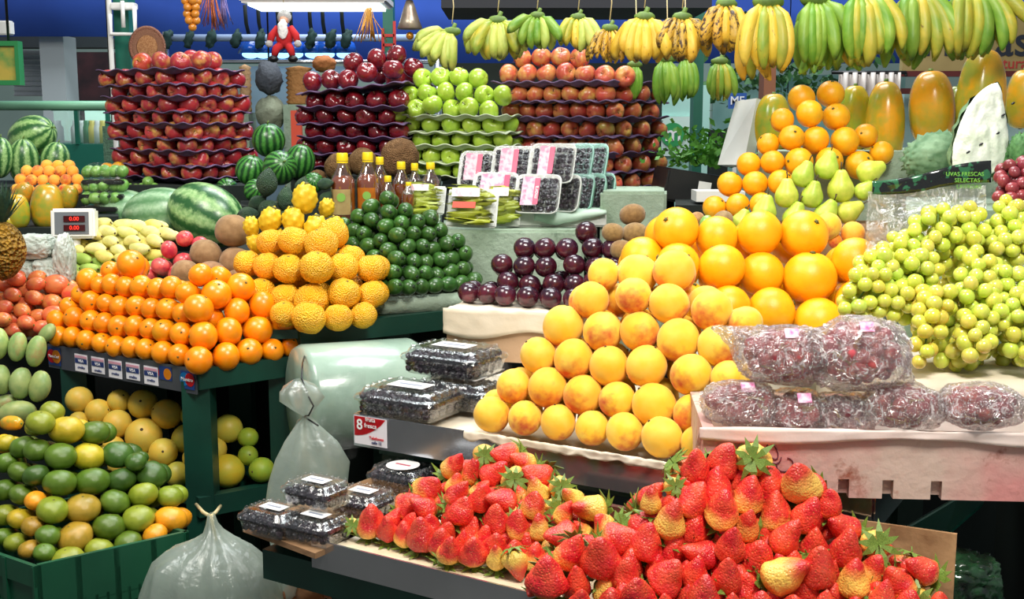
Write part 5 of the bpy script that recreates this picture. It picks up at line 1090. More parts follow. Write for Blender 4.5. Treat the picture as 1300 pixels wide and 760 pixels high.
# standing foam trays of berries, wrapped and labelled ---------------------------------------------------------------
m_teal = plain('tinted_foam', '#a9d4c6', .4, c2='#8cc4b4', nscale=8); m_lab1 = plain('pink_print_label', '#cdbcc6', .35, c2='#c97a9c', nscale=60, lo=.45, hi=.6); m_mag = plain('magenta_print', '#c9285e', .35)
def berry_tray(px, py, Y, w, h, yaw, lean, teal, lab, label):
    t = empty('berry_pack', at(px, py, Y), label, 'berry pack', 'wrapped foam trays of blackberries', (-lean, 0, yaw))
    def rr_ring(bm, sx, sz, y, rad=.022):
        P = []
        for (cx, cz, a0) in ((sx - rad, sz - rad, 0), (-sx + rad, sz - rad, PI / 2), (-sx + rad, -sz + rad, PI), (sx - rad, -sz + rad, 1.5 * PI)):
            for i in range(6): a = a0 + PI / 2 * i / 5; P.append(bm.verts.new((cx + rad * math.cos(a), y, cz + rad * math.sin(a))))
        return P
    bm = bmesh.new(); S = [rr_ring(bm, w * .44, h * .42, .026), rr_ring(bm, w * .5, h * .5, .0), rr_ring(bm, w * .48, h * .48, -.002), rr_ring(bm, w * .42, h * .40, .023)]
    for a, b in zip(S, S[1:]):
        for i in range(24): bm.faces.new((a[i], a[(i + 1) % 24], b[(i + 1) % 24], b[i]))
    bm.faces.new(S[0]); bm.faces.new(S[-1]); obj('foam_tray', bm_mesh(bm, 'foam_tray', m_teal if teal else M['foam_white']), t)
    rnd = random.Random(int(px * 3 + py)); bm = bmesh.new(); ico = bmesh.new(); bmesh.ops.create_icosphere(ico, subdivisions=1, radius=.0095)
    nx, nz = max(2, int(w * .86 / .016)), max(2, int(h * .84 / .016))
    for i in range(nx):
        for k in range(nz):
            c = Vector((-w * .42 + w * .84 * (i + .5) / nx + rnd.uniform(-.002, .002), .006 + rnd.uniform(-.004, .003), -h * .41 + h * .82 * (k + .5) / nz + rnd.uniform(-.002, .002)))
            mp_ = [bm.verts.new(v.co + c) for v in ico.verts]
            for f in ico.faces: bm.faces.new([mp_[v.index] for v in f.verts])
    ico.free(); b_ = obj('blackberries', bm_mesh(bm, 'blackberries', m_bb), None, t.location, (-lean, 0, yaw)); tag(b_, 'blackberries inside the ' + label.replace('standing berry pack', 'standing pack'), 'blackberries', None, 'stuff')
    bm = grid_sheet(16, 12, lambda a, b: Vector(((a - .5) * w * .98, -.006 - .004 * math.sin(PI * a) * math.sin(PI * b) + .002 * noise.noise(Vector((a * 9, b * 9, px))), (b - .5) * h * .98)))
    obj('film_wrap', bm_mesh(bm, 'film_wrap', F_thin), t)
    if lab:
        lw = w * lab[0]; lx = w * lab[1]; o_ = obj('label_sheet', bm_mesh(grid_sheet(8, 6, lambda a, b: Vector((lx + (a - .5) * lw, -.0125 - .002 * noise.noise(Vector((a * 4, b * 4, px))), (b - .45) * h * .72))), 'label_sheet', m_lab1), t)
        obj('magenta_band', bm_mesh(box((lx + lw * .5 - .012, -.0155, -h * .30), (lx + lw * .5 + .004, -.0145, h * .36)), 'magenta_band', m_mag, smooth=False), o_)
        if lab[2]: text('lettering', 'mora', .018, m_txt, o_, (lx + lw * .5 - .004, -.0160, .0), (PI / 2, -PI / 2, 0))
    return t
SBP = 'standing berry pack '
for i, (px, py, Y, w, h, yaw, lean, teal, lab, lb) in enumerate((
    (745, 206, 3.62, .13, .125, -.45, .42, True, None, 'hindmost in the upper tier'), (726, 207, 3.57, .13, .125, -.45, .42, True, None, 'second from the back, upper tier'),
    (700, 207, 3.50, .145, .125, -.35, .42, False, (.30, -.10, False), 'with magenta label, foremost in upper tier'), (652, 209, 3.56, .14, .12, -.30, .42, False, (.38, -.10, False), 'in the middle of the upper tier'), (606, 215, 3.60, .12, .12, -.28, .42, False, (.42, -.1, False), 'upper tier, beside the green apples'),
    (760, 242, 3.60, .10, .115, -.5, .36, True, None, 'lower tier, hindmost beside the apples'), (748, 243, 3.55, .10, .115, -.5, .36, True, None, 'lower tier, second from the back'), (733, 244, 3.51, .10, .115, -.5, .36, True, None, 'lower tier, third from the back'), (714, 245, 3.47, .11, .115, -.45, .36, False, None, 'lower tier, fourth from the back'),
    (682, 246, 3.42, .14, .12, -.35, .40, False, (.36, -.14, True), 'lower tier, with upright lettering on magenta'), (628, 240, 3.47, .14, .11, -.25, .5, False, (.6, 0, False), 'lower tier, behind the yellow fruit packs'))):
    berry_tray(px, py, Y, w, h, yaw, lean, teal, lab, SBP + lb)
# yellow fruit packs
m_carf = fruit('star_fruit_skin', '#b5b62c', '#8fa02a', 2, .35, spec=.5)
def yellow_pack(px, py, Y, w, h, label, seed, printed=None):
    t = empty('fruit_pack', at(px, py, Y), label, 'fruit pack', 'film wrapped yellow fruit packs', (-.35, 0, -.25))
    bm = box((-w / 2, .012, -h / 2), (w / 2, .022, h / 2), None, .004); obj('foam_tray', bm_mesh(bm, 'foam_tray', M['foam_white'], angle=.6), t)
    rnd = random.Random(seed); bm = bmesh.new()
    for k in range(6):
        b2 = ball(8, .5, 1.5, seg=12); q_ = Euler((0, rnd.uniform(.9, 2.2), rnd.uniform(-.2, .2))).to_matrix()
        for v in b2.verts: v.co = q_ @ (v.co * .026) + Vector((rnd.uniform(-w * .28, w * .28), -.008, -h * .36 + h * .72 * k / 5))
        join(bm, b2)
    b_ = obj('yellow_fruit', bm_mesh(bm, 'yellow_fruit', m_carf), None, t.location, (-.35, 0, -.25)); tag(b_, 'yellow green fruit slices inside the ' + label.split('pack')[0] + 'pack' + label.split('pack')[1], 'fruit', None, 'stuff')
    obj('film_wrap', crinkled(w * .50, .026, h * .50, seed * 1.3), t, (0, 0, 0), mat=F_thin)
    obj('paper_top', bm_mesh(grid_sheet(8, 5, lambda a, b: Vector(((a - .5) * w * .55 - .01, -.031, h * .18 + b * h * .22))), 'paper_top', plain('white_print_label', '#f2f0ec', .35, c2='#dcb4bc', nscale=50, lo=.55, hi=.62)), t)
    if printed: obj('red_print', bm_mesh(box((-w * .3, -.034, -h * .12), (w * .15, -.032, h * .04)), 'red_print', plain('red_orange_print', '#d8482c', .4), smooth=False), t)
yellow_pack(537, 252, 3.42, .125, .085, 'yellow fruit pack beside the bottles, white label', 3); yellow_pack(598, 262, 3.38, .15, .115, 'yellow fruit pack in the middle with a red print', 5, True); yellow_pack(642, 261, 3.44, .085, .115, 'yellow fruit pack leaning against the berry packs', 7)
steps(505, 559, 3.34, 3.62, 1.05, at(537, 275, 3.42).z + .004, M['foam'], 'foam block under the labelled yellow pack beside bottles', 'foam block', 'foam_block', .006)
# honey bottles --------------------------------------------------------------------------------------------------------
t_ = NT('amber_syrup'); m_syr = t_.fin(srgb('#9a4412'), .15, .6, 0, .6, .05); t_.b.inputs['Transmission Weight'].default_value = .15; t_.b.inputs['IOR'].default_value = 1.36
m_bglass = film('bottle_plastic', (.93, .93, .90, 1), .18, .05, .05, 8); m_cap = plain('yellow_cap', '#f2d31c', .35); m_blab = plain('bottle_label', '#e6cf8c', .5, c2='#d8b878', nscale=30)
def bottle(px, ptop, pbot, Y, rpx, fill, label, lab=False, dark=False):
    zt, zb_ = at(px, ptop, Y).z, at(px, pbot, Y).z; H_ = zt - zb_; r = rpx * Y / F; p = at(px, pbot, Y)
    t = empty('syrup_bottle', p, label, 'bottle', 'yellow capped syrup bottles')
    prof = [(0, 0), (r * .92, 0), (r, .01), (r, H_ * .52), (r * .93, H_ * .60), (r * .55, H_ * .74), (r * .36, H_ * .82), (r * .34, H_ * .90), (0, H_ * .90)]
    obj('bottle_body', bm_mesh(lathe(prof, 24), 'bottle_body', m_bglass, angle=1.0), t)
    k = .95; lev = H_ * fill; pr = [(0, .003)] + [(max(0, a * .95), max(.003, z)) for a, z in prof[1:-2] if z < lev] + [(r * .60 if fill > .6 else r * .93, lev), (0, lev)]
    obj('syrup', bm_mesh(lathe(pr, 20), 'syrup', m_syr, angle=1.0), t)
    rc = r * .46; cp_ = obj('cap', bm_mesh(lathe([(0, H_ * .88), (rc, H_ * .88), (rc * 1.02, H_ * .90), (rc * .98, H_ * .985), (rc * .9, H_), (0, H_)], 24, fn=lambda v: Vector((v.x, v.y, v.z))), 'cap', m_cap, angle=.6), t)
    obj('cap_ring', bm_mesh(lathe([(rc * .9, H_ * .85), (rc * 1.0, H_ * .85), (rc * 1.0, H_ * .872), (rc * .9, H_ * .872), (rc * .9, H_ * .85)], 20), 'cap_ring', m_cap, angle=.6), t)
    if lab:
        bm = bmesh.new(); N = 12; a0, a1 = -PI / 2 - .95, -PI / 2 + .75; lo_, hi_ = [], []
        for i in range(N + 1): a = a0 + (a1 - a0) * i / N; lo_.append(bm.verts.new((r * 1.012 * math.cos(a), r * 1.012 * math.sin(a), H_ * .08))); hi_.append(bm.verts.new((r * 1.012 * math.cos(a), r * 1.012 * math.sin(a), H_ * .46)))
        for i in range(N): bm.faces.new((lo_[i], lo_[i + 1], hi_[i + 1], hi_[i]))
        bmesh.ops.solidify(bm, geom=bm.faces[:], thickness=.0005); l_ = obj('bottle_label', bm_mesh(bm, 'bottle_label', m_blab if lab == 1 else plain('orange_label', '#e88a28', .5), smooth=False), t)
        bm = lathe([(0, 0), (r * .35, 0), (r * .35, .0006), (0, .0006)], 20); obj('green_emblem', bm_mesh(bm, 'green_emblem', plain('label_green', '#7fb04c', .5), smooth=False), l_, (0, -r * 1.03, H_ * .34), (PI / 2, 0, 0))
BT = [(436, 194, 278, 3.40, 16, .66, 'big amber bottle with a cream label, beside the pitahayas', 1), (468, 193, 275, 3.42, 15, .66, 'big amber bottle with an orange label, second in line', 2), (483, 199, 262, 3.50, 11, .6, 'slim bottle half behind the second big bottle', 0), (493, 223, 272, 3.42, 10, .55, 'short bottle whose yellow cap stands lowest', 0),
      (510, 205, 268, 3.48, 12, .55, 'smaller bottle just past the short one', 0), (527, 207, 266, 3.52, 10, .5, 'clear necked bottle between two others behind the feijoas', 0), (547, 206, 262, 3.50, 12, .5, 'last bottle of the row, beside the berry packs', 0), (519, 231, 262, 3.40, 8, .5, 'little bottle whose cap just clears the yellow pack', 0)]
for b in BT: bottle(*b)
steps(395, 504, 3.30, 3.62, 1.05, at(450, 280, 3.40).z, M['dark'], 'dark display step under the amber bottles')
steps(504.5, 560, 3.625, 3.70, 1.05, at(540, 268, 3.5).z, M['dark'], 'narrow dark step behind the smaller bottles')
# small oranges and pears on the right ---------------------------------------------------------------------------------
cg = lambda L: crop(880, 100, 3.8, L)
rows = [cg([(112,620,15),(220,610,15),(315,606,15)]), cg([(182,508,16),(300,505,16),(415,500,16)]), cg([(275,412,15),(382,402,15),(500,390,18),(640,370,17),(790,395,18),(905,355,15)]), cg([(365,315,14),(470,288,16),(595,280,17.5),(738,288,18),(830,280,15)]), cg([(435,210,15),(560,185,17),(695,190,17)]), cg([(535,120,17),(670,100,17)])]
so = pile(P_orange, 'orange', 'small oranges piled behind the pears', pw([(909, 3.02), (1000, 2.96), (1120, 3.05)]), rows, .0335, .033, 'mellow orange', 'the rear orange pyramid', rotf=navel, colf=lambda t: vary((.92, .88, .9), .05))
L = cg([(345,640,16,10,0),(485,662,16,15,0),(625,640,16,30,0),(455,572,16,0,1),(582,575,15,10,0),(535,478,15,20,0),(652,438,16,15,0),(715,535,18,-5,1),(850,450,16,65,1),(745,628,15,60,1),(230,690,13,20,0),(815,540,12,40,0)])
P = [at(x, y, 2.86 + max(0, (270 - y)) / 50 * .035) for x, y, r, a, t in L]; R = [r * 2.9 / F for x, y, r, a, t in L]; relax(P, [r * .95 for r in R])
pw_ = ['leaning on the lowest oranges', 'bottom row, second along', 'bottom row, beside the peach coloured fruit', 'upright with long stem, leaning on the oranges', 'middle of the heap', 'tilted against the oranges, halfway up', 'highest of the heap, tilted', 'fat upright with a dark stem', 'lying on its side beside the clear bag', 'half hidden near the clear bag', 'low, just above the big oranges', 'small, peeping past the clear bag']
for i, (p, r, q_) in enumerate(zip(P, R, L)): put(P_pear[0], p, up_to(tip_tilt(q_[3], -.1), random.uniform(0, 6)), r * .95, ('yellow' if q_[4] else 'green') + ' pear, ' + pw_[i], 'pear', 'pears in front of the small oranges', vary((1.12, 1.02, .9) if q_[4] else (.92, 1, .85), .05))
for x, y, r, c, lb in ((1051, 287, 17, (1, .95, .8), 'peach coloured fruit above the big oranges'), (1083, 296, 15, (1, .75, .7), 'rosy fruit beside the big oranges, under the clear bag'), (1060, 306, 9, (.9, .5, .5), 'small dusky fruit between big oranges')): put(P_peach[0], at(x, y, 2.66), upish2(), r * 2.66 / F, lb, 'peach', None, c + (1,))
put(P_sap[0], at(918, 279, 2.84), rrot(), .022, 'grey brown round fruit beside the lowest pears', 'fruit', None, (.95, 1.1, 1.1, 1)); put(P_lime[0], at(897, 283, 2.84), rrot(), .018, 'pale green little fruit at the end of the pear row', 'fruit', None, (1.5, 1.2, 1.4, 1)); put(P_sap[0], at(885, 278, 2.88), rrot(), .018, 'tan little fruit beside the kiwis', 'fruit', None, (1.3, 1.2, 1, 1))
steps(905, 1128, 2.78, 3.155, 1.0, 1.33, M['card'], 'brown cardboard box under the pears and small oranges', 'foam box', 'foam_box', .006)
steps(870, 904, 2.78, 3.0, 1.0, 1.318, M['foam'], 'narrow grey foam box at the end of the pear row', 'foam box', 'foam_box', .005)
# papayas
for x, yt, yb, hw, Y, lb, cc in ((1122, 108, 212, 24, 3.32, 'upright papaya behind the small oranges', (1, 1, 1)), (1182, 94, 180, 27, 3.30, 'broad upright papaya in the middle of the row', (1, .95, 1)), (1246, 68, 172, 28, 3.22, 'tallest papaya, above the cut white fruit', (1, 1.05, 1)), (1084, 112, 190, 20, 3.36, 'greenish papaya half hidden by the small oranges', (.75, 1.05, 1)), (982, 122, 190, 22, 3.40, 'greenish papaya beside the white bag', (.85, 1.1, 1)), (1298, 92, 160, 20, 3.3, 'papaya cut by the frame edge', (1, 1, 1)), (1212, 112, 168, 15, 3.42, 'dark green papaya behind the broad one', (.35, .62, .5))):
    r = hw * Y / F; H_ = (yb - yt) * Y / F; o = put(P_pap, at(x, (yt + yb) / 2, Y), (random.uniform(-.05, .05), random.uniform(-.06, .06), random.uniform(2.2, 4.2)), 1, lb, 'papaya', 'papayas standing in a row', cc + (1,)); o.scale = (r * 1.12, r * 1.12, H_ / 3.1)
steps(960, 1310, 3.16, 3.56, 1.0, at(1100, 190, 3.32).z, M['foam'], 'pale foam step under the standing papayas', 'display step')
# soursops: cut open white one, whole spiky ones
m_sour = fruit('soursop_skin', '#54764e', '#7d9a70', 2, .6, spec=.3); m_flesh = plain('soursop_flesh', '#f1f4ea', .45, c2='#dde6cf', nscale=12, bump=.9, bscale=24, coat=.2)
def spiky(seed=0):
    bm = ball(30, 1, 1.25, seg=48); bm.normal_update(); pts = []
    for i in range(110): z = 1 - 2 * (i + .5) / 110; r = math.sqrt(1 - z * z); a = i * 2.39996; pts.append(Vector((r * math.cos(a), r * math.sin(a), z * 1.25)))
    for v in bm.verts: d = min((v.co - p).length for p in pts); v.co += v.normal * (.24 * math.exp(-(d / .06) ** 2))
    return rough_up(bm, .08, 1.5, seed)
sp_me = bm_mesh(spiky(), 'soursop', m_sour); P_sour = Proto('soursop', sp_me, [disc_part('stem_scar', .12, 1.26, M['stem'])])
for x, y, r, Y, a, lb, s in ((1185, 195, 34, 3.0, 70, 'whole spiky soursop behind the clear bag', (1, 1, .62)), (1272, 205, 22, 2.86, 0, 'spiky soursop beside the cut white one', (1, 1, 1)), (1215, 178, 14, 3.05, 20, 'small spiky soursop under the broad papaya', (1, 1, 1)), (1295, 190, 18, 2.8, 0, 'spiky green soursop at the frame edge', (1, 1, 1))):
    o = put(P_sour, at(x, y, Y), up_to(tip_tilt(a)), 1, lb, 'soursop', 'whole soursops', vary((1.1, 1.1, 1.3) if s[2] < 1 else (.6, .9, .6), .05)); k = r * Y / F / 1.1; o.scale = (k * .8, k * .8, k)
so_ = at(1246, 168, 2.84)
cut = empty('cut_soursop', so_, 'large soursop cut open, white wet flesh facing out', 'soursop', None, (-.15, math.radians(24), 0)); cut.scale = (1.05, 1, 1.0)
def half(v): return v
def cutbm(front):
    bm = bmesh.new(); N = 40; prof = lambda t: (math.sin(PI * min(1, max(0, t)) ** .85) ** .7) * .062 * (1.12 - .25 * t)
    rings = []
    for j in range(25):
        t = j / 24; z = -.125 + .25 * t; r = prof(t); ring = []
        for i in range(N + 1):
            a = PI * i / N
            if front: x = r * math.cos(a); y = -.014 * math.sin(a) * (r / .062) + .006 * noise.noise(Vector((x * 60, z * 60, 0)))
            else: x = r * 1.06 * math.cos(a); y = .058 * math.sin(a) * (r / .062) + .002
            ring.append(bm.verts.new((x + .012 * math.sin(t * 5), y, z)))
        rings.append(ring)
    for a, b in zip(rings, rings[1:]):
        for i in range(N): bm.faces.new((a[i], a[i + 1], b[i + 1], b[i]))
    return bm
obj('flesh', bm_mesh(cutbm(True), 'flesh', m_flesh), cut); obj('rind', bm_mesh(rough_up(cutbm(False), .01, 40), 'rind', m_sour), cut)
for x, z in ((.02, .055), (.025, .01), (.0, -.03), (.03, .09), (-.02, -.06)): obj('seed', bm_mesh(ball(8, .6, 1.3, seg=10), 'seed', M['black']), cut, (x + .005, -.0145, z), (0, .6, 0), .0042)
steps(1150, 1310, 2.66, 3.14, 1.0, 1.395, M['foam'], 'foam step under the soursops', 'display step')
# left-centre: sapotes, pink plums, curubas, avocados, watermelons, coconuts ----------------------------------------------
L = [(297,300,22,'highest of the brown sapotes'),(262,324,19,'brown sapote beside the pink plums'),(299,329,20,'brown sapote under the highest one'),(236,346,17,'low brown sapote nearest the pink plums'),(268,346,18,'low brown sapote above the mandarins'),(300,352,14,'lowest brown sapote, mostly behind mandarins')]
P = [at(x, y, 3.20 + (.04 if y < 310 else (.02 if y < 335 else -.02))) for x, y, r, l_ in L]; R = [r * 3.2 / F for x, y, r, l_ in L]; relax(P, [r * .96 for r in R])
for p, r, q_ in zip(P, R, L): put(P_sap[0], p, up_to((1, random.uniform(-.3, .3), random.uniform(-.2, .2))), r * .97, q_[3], 'sapote', 'brown sapotes', vary((1, 1, 1), .08))
riser('foam_box', [(-.93, 3.11), (-.70, 3.11), (-.70, 3.29), (-.93, 3.29)], 1.0, min(p.z - r for p, r in zip(P, R)) - .003, M['foam'], 'foam box under the brown sapotes', 'foam box', .005)
rows = [c0([(620,395),(650,390),(690,392)]), c0([(655,382),(700,322),(735,340),(768,348)]), c0([(757,268),(790,280)])]
pile(P_pk, 'plum', 'pink plums', pw([(195, 3.26), (250, 3.24)]), rows, .025, .03, 'pink plum', 'the pink plum heap', rotf=anyrot, colf=lambda t: vary((1, 1, 1), .12))
riser('foam_box', [(-1.06, 3.16), (-.935, 3.16), (-.935, 3.29), (-1.06, 3.29)], 1.0, 1.125, M['foam'], 'small foam box under the pink plums', 'foam box', .005)
random.seed(5)
rows = []
for k, (y, x0, x1, n) in enumerate(((352, 74, 120, 4), (342, 76, 160, 7), (331, 80, 195, 9), (320, 80, 200, 9), (309, 82, 206, 9), (299, 86, 214, 9), (290, 92, 196, 7))):
    rows.append([(x0 + (x1 - x0) * (i + .5) / n + random.uniform(-3, 3), y + random.uniform(-2, 2), None, 'd' if (k < 3 and random.random() < .45) else 'p') for i in range(n)])
pile(P_cur, 'curuba', 'yellow green curubas', pw([(74, 3.40), (210, 3.32)]), rows, .027, .022, 'curuba', 'the curuba heap', rotf=lambda t: up_to((1, random.uniform(-1.0, -.3), random.uniform(-.25, .2)), random.uniform(0, 6)), colf=lambda t: vary((.48, .72, .4) if t == 'd' else random.choice([(1, 1, 1), (1.08, 1.04, 1.0), (1.0, .9, .6)]), .06), lookf=lambda t: 'green' if t == 'd' else 'pale yellow', F_R=1.08, rx=.80, inner=True)
# avocados
L = [(314,273,15,80),(328,254,13,60),(341,247,19,10),(361,247,17,0),(341,268,14,60),(412,250,11,40),(411,237,11,80),(322,293,11,50),(378,243,13,20),(352,277,12,30)]
P = [at(x, y, 3.34 + (.03 if y < 255 else 0)) for x, y, r, a in L]; R = [r * 3.34 / F * .9 for x, y, r, a in L]; relax(P, R)
aw = ['beside the striped watermelon, lying', 'behind the lying one', 'large, in the middle, upright', 'upright beside the topmost pitahaya', 'wedged below the large upright one', 'behind the pitahayas, beside a bottle', 'under the brown paper', 'small, lowest above the sapotes', 'between the upright ones and the pitahaya', 'hidden low behind the pitahayas']
for p, r, q_, l_ in zip(P, R, L, aw): put(P_avo[0], p, up_to(tip_tilt(q_[3]), random.uniform(0, 6)), r * .93, 'dark green avocado, ' + l_, 'avocado', 'dark avocados', vary((1, 1, 1), .1))
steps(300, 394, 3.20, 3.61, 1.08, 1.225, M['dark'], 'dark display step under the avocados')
# watermelons
for x, y, r, Y, rot_, P_, k, lb in ((262, 273, 42, 3.62, (0, PI / 2 + .35, -.4), P_wm, 1.0, 'large light striped watermelon, nearest of the three big ones'), (204, 272, 36, 3.72, (0, PI / 2 - .1, -.25), P_wmp, 1.0, 'pale watermelon in the middle of the three big ones'), (160, 270, 31, 3.80, (0, PI / 2 + .1, -.2), P_wmp, .95, 'pale watermelon behind the curubas, beside the lime packs'),
    (341, 178, 22, 3.92, (.2, 0, 0), P_wmr, 1, 'small round watermelon on top of the dark ones'), (318, 216, 20, 3.80, (.3, .3, 0), P_wmr, 1, 'round watermelon at the foot of the red apples'), (355, 213, 23, 3.72, (1.2, .3, .3), P_wmr, 1.08, 'round dark striped watermelon in the middle of the group'), (381, 205, 20, 3.86, (.1, .2, 0), P_wmr, 1.15, 'dark watermelon leaning on the dark apples'), (325, 242, 16, 3.70, (.8, .8, 0), P_wmr, 1, 'small watermelon just above the avocados'), (288, 240, 15, 3.95, (1.2, .8, 0), P_wmr, 1, 'watermelon low behind the largest striped one'), (398, 232, 14, 3.68, (1, .4, 0), P_wmr, 1, 'little dark watermelon beside the coconuts'),
    (41, 173, 27, 4.5, (.3, 1.2, 0), P_wm, .95, 'long striped watermelon lying on top of the far group'), (30, 205, 20, 4.35, (.15, .1, 0), P_wm, 1.15, 'upright striped watermelon in the far group'), (70, 203, 19, 4.4, (.1, .2, .8), P_wm, .95, 'round striped watermelon at the end of the far group'), (0, 200, 17, 4.3, (.1, 0, 1.5), P_wm, 1.2, 'striped watermelon cut by the frame edge')):
    s = r * Y / F; o = put(P_, at(x, y, Y), rot_, s * .95, lb, 'watermelon', 'watermelons', vary((1.15, 1.15, 1.0) if Y > 4.2 else (1, 1, 1), .05))
    if k != 1: o.scale = (s * .95, s * .95, s * .95 * k)
steps(151, 302, 3.622, 3.85, 1.051, 1.17, M['dark'], 'dark display step under the big pale watermelons'); steps(306, 420, 3.622, 3.85, 1.051, 1.335, M['dark'], 'dark display step under the round watermelons'); steps(-10, 105, 4.1, 4.54, 1.052, at(50, 232, 4.35).z, M['dark'], 'dark display step under the far watermelons')
for x, y, r, lb in ((430, 212, 18, 'coconut beside the dark watermelon'), (461, 206, 18, 'tan coconut between the two amber bottles'), (507, 200, 24, 'largest coconut, behind the slim bottles'), (404, 228, 12, 'little coconut under the dark apples')): put(P_coc[0], at(x, y, 3.74), rrot(), r * 3.74 / F, lb, 'coconut', 'coconuts', vary((1, 1, 1), .1))
steps(421, 560, 3.64, 3.755, 1.05, at(470, 226, 3.7).z - .004, M['dark'], 'dark display step under the coconuts')
# far left: peaches, papayas, mangoes, pineapple, lime packs, scale
random.seed(21)
rows = [[(22 + 15 * i, 240 + random.uniform(-1, 1)) for i in range(6)], [(28 + 14 * i, 228) for i in range(6)], [(34 + 14 * i, 218) for i in range(5)], [(60 + 13 * i, 212) for i in range(3)]]
pile(P_peach, 'peach', 'small far peaches', pw([(0, 4.02), (120, 4.02)]), rows, .020, .02, 'small peach', 'the far peach heap beside watermelons', colf=lambda t: vary((1, .72, .9), .08), rotf=anyrot)
steps(14, 112, 3.96, 4.09, 1.052, at(60, 240, 4.0).z - .022, M['dark'], 'dark display step under the far peaches')
for x, y, r, Y, a, c, lb in ((60, 262, 22, 3.7, 5, (1, 1, 1), 'orange papaya standing behind the scale'), (88, 250, 12, 3.85, 10, (1, 1, 1), 'small papaya beside the tall orange one'), (22, 268, 17, 3.65, 0, (.8, 1.0, 1), 'green yellow papaya near the pineapple'), (28, 247, 13, 3.8, 30, (1, .8, 1), 'orange papaya lying behind the green yellow one'), (12, 285, 14, 3.64, 0, (.7, 1, .9), 'small greenish papaya above the pineapple leaves')):
    s = r * Y / F; o = put(P_pap, at(x, y, Y), up_to(tip_tilt(a), 3), s, lb, 'papaya', 'papayas at the far end', vary(c, .04)); o.scale = (s, s, s * .78)
steps(-12, 108, 3.625, 3.92, 1.052, at(60, 290, 3.6).z, M['dark'], 'dark display step under the far papayas')
for x, y, lb in ((136, 215, 'far yellow orange beside the lime packs'), (150, 214, 'far yellow orange near the red apples')): put(P_orange[0], at(x, y, 4.1), navel(), .024, lb, 'orange', None)
def lime_pack(px, py, Y, w, label, n=5):
    t = empty('lime_pack', at(px, py, Y), label, 'fruit pack', 'wrapped packs of limes'); bm = box((-w / 2, -.05, -.008), (w / 2, .05, .006), None, .004); obj('black_tray', bm_mesh(bm, 'black_tray', M['black'], angle=.6), t)
    obj('film_wrap', crinkled(w * .5, .05, .032, px * .1), t, (0, 0, .03), mat=F_thin)
    for i in range(n): put(P_lime[0], at(px, py, Y) + Vector((-w / 2 + w * (i + .5) / n, random.uniform(-.02, .0), .032)), anyrot(), .0205, f'lime, {ORD[i]} from the left in the ' + label, 'lime', 'limes in wrapped packs', vary((1, 1, 1), .12))
lime_pack(136, 230, 3.80, .135, 'topmost wrapped lime pack'); lime_pack(134, 248, 3.78, .14, 'middle wrapped lime pack'); lime_pack(130, 264, 3.76, .12, 'lowest wrapped lime pack', 4)
for i, (x, y) in enumerate(((172, 241), (183, 239), (195, 240), (160, 238), (188, 231))): put(P_lime[0], at(x, y, 3.98), anyrot(), .021, f'loose lime under the red apple stack, {ORD[i]} of the little row', 'lime', 'loose limes', vary())
steps(110, 150, 3.622, 3.84, 1.052, at(130, 266, 3.76).z - .01, M['dark'], 'dark display step under the lime packs')
steps(153, 200, 3.862 - .0, 3.87, 1.05, 1.06, M['dark'], 'thin dark ledge before the apples')
# scale
sc_ = empty('price_scale', at(92, 284, 3.42), 'white shop scale with red digits behind the curubas', 'scale', None, (-.12, 0, .10))
obj('housing', bm_mesh(box((-.062, 0, -.042), (.062, .05, .045), None, .006), 'housing', M['white'], angle=.6), sc_)
d_ = flat('display_window', box((-.050, -.002, -.030), (.046, .001, .034)), plain('scale_window', '#6f7478', .25), sc_)
for zz in (.014, -.012): w_ = flat('digit_window', box((-.024, -.005, zz - .009), (.036, -.003, zz + .009)), plain('digit_window', '#401518', .2), sc_); text('digits', '0.00', .016, emit('red_digits', '#ff3020', 1.2), w_, (.006, -.0055, zz), (PI / 2, 0, 0))
obj('pole', bm_mesh(tube([(0, .03, -.04), (0, .03, -.20)], .014, 12), 'pole', M['white']), sc_)
steps(40, 74, 3.36, 3.49, .99, 1.10, M['white'], 'white scale base beside crumpled plastic bags', 'scale base', 'scale_base', .005)
for i, (x, y, w, h) in enumerate(((45, 312, 28, 16), (62, 345, 22, 20), (32, 345, 24, 18), (60, 268, 0, 0), (82, 330, 12, 34))):
    if not w: continue
    Y = 3.3; o = obj('crumpled_bag', crinkled(w * Y / F, .05, h * Y / F, i * 5.1), None, at(x, y, Y), mat=plain('white_crumpled_plastic', '#c6cdc4', .4, c2='#a9b3a6', nscale=20, bump=.6, bscale=40)); tag(o, ['crumpled white plastic bag below the papayas', 'crumpled pale bag beside the curubas', 'crumpled bag next to the pineapple', '', 'tall folded white bag between scale and curubas'][i], 'plastic bag', 'crumpled bags by the scale')
riser('cloth_bundle', [(-1.46, 3.22), (-1.27, 3.22), (-1.27, 3.40), (-1.46, 3.40)], .99, 1.13, M['paper'], 'pale cloth bundle under the crumpled plastic bags', 'cloth', .02)
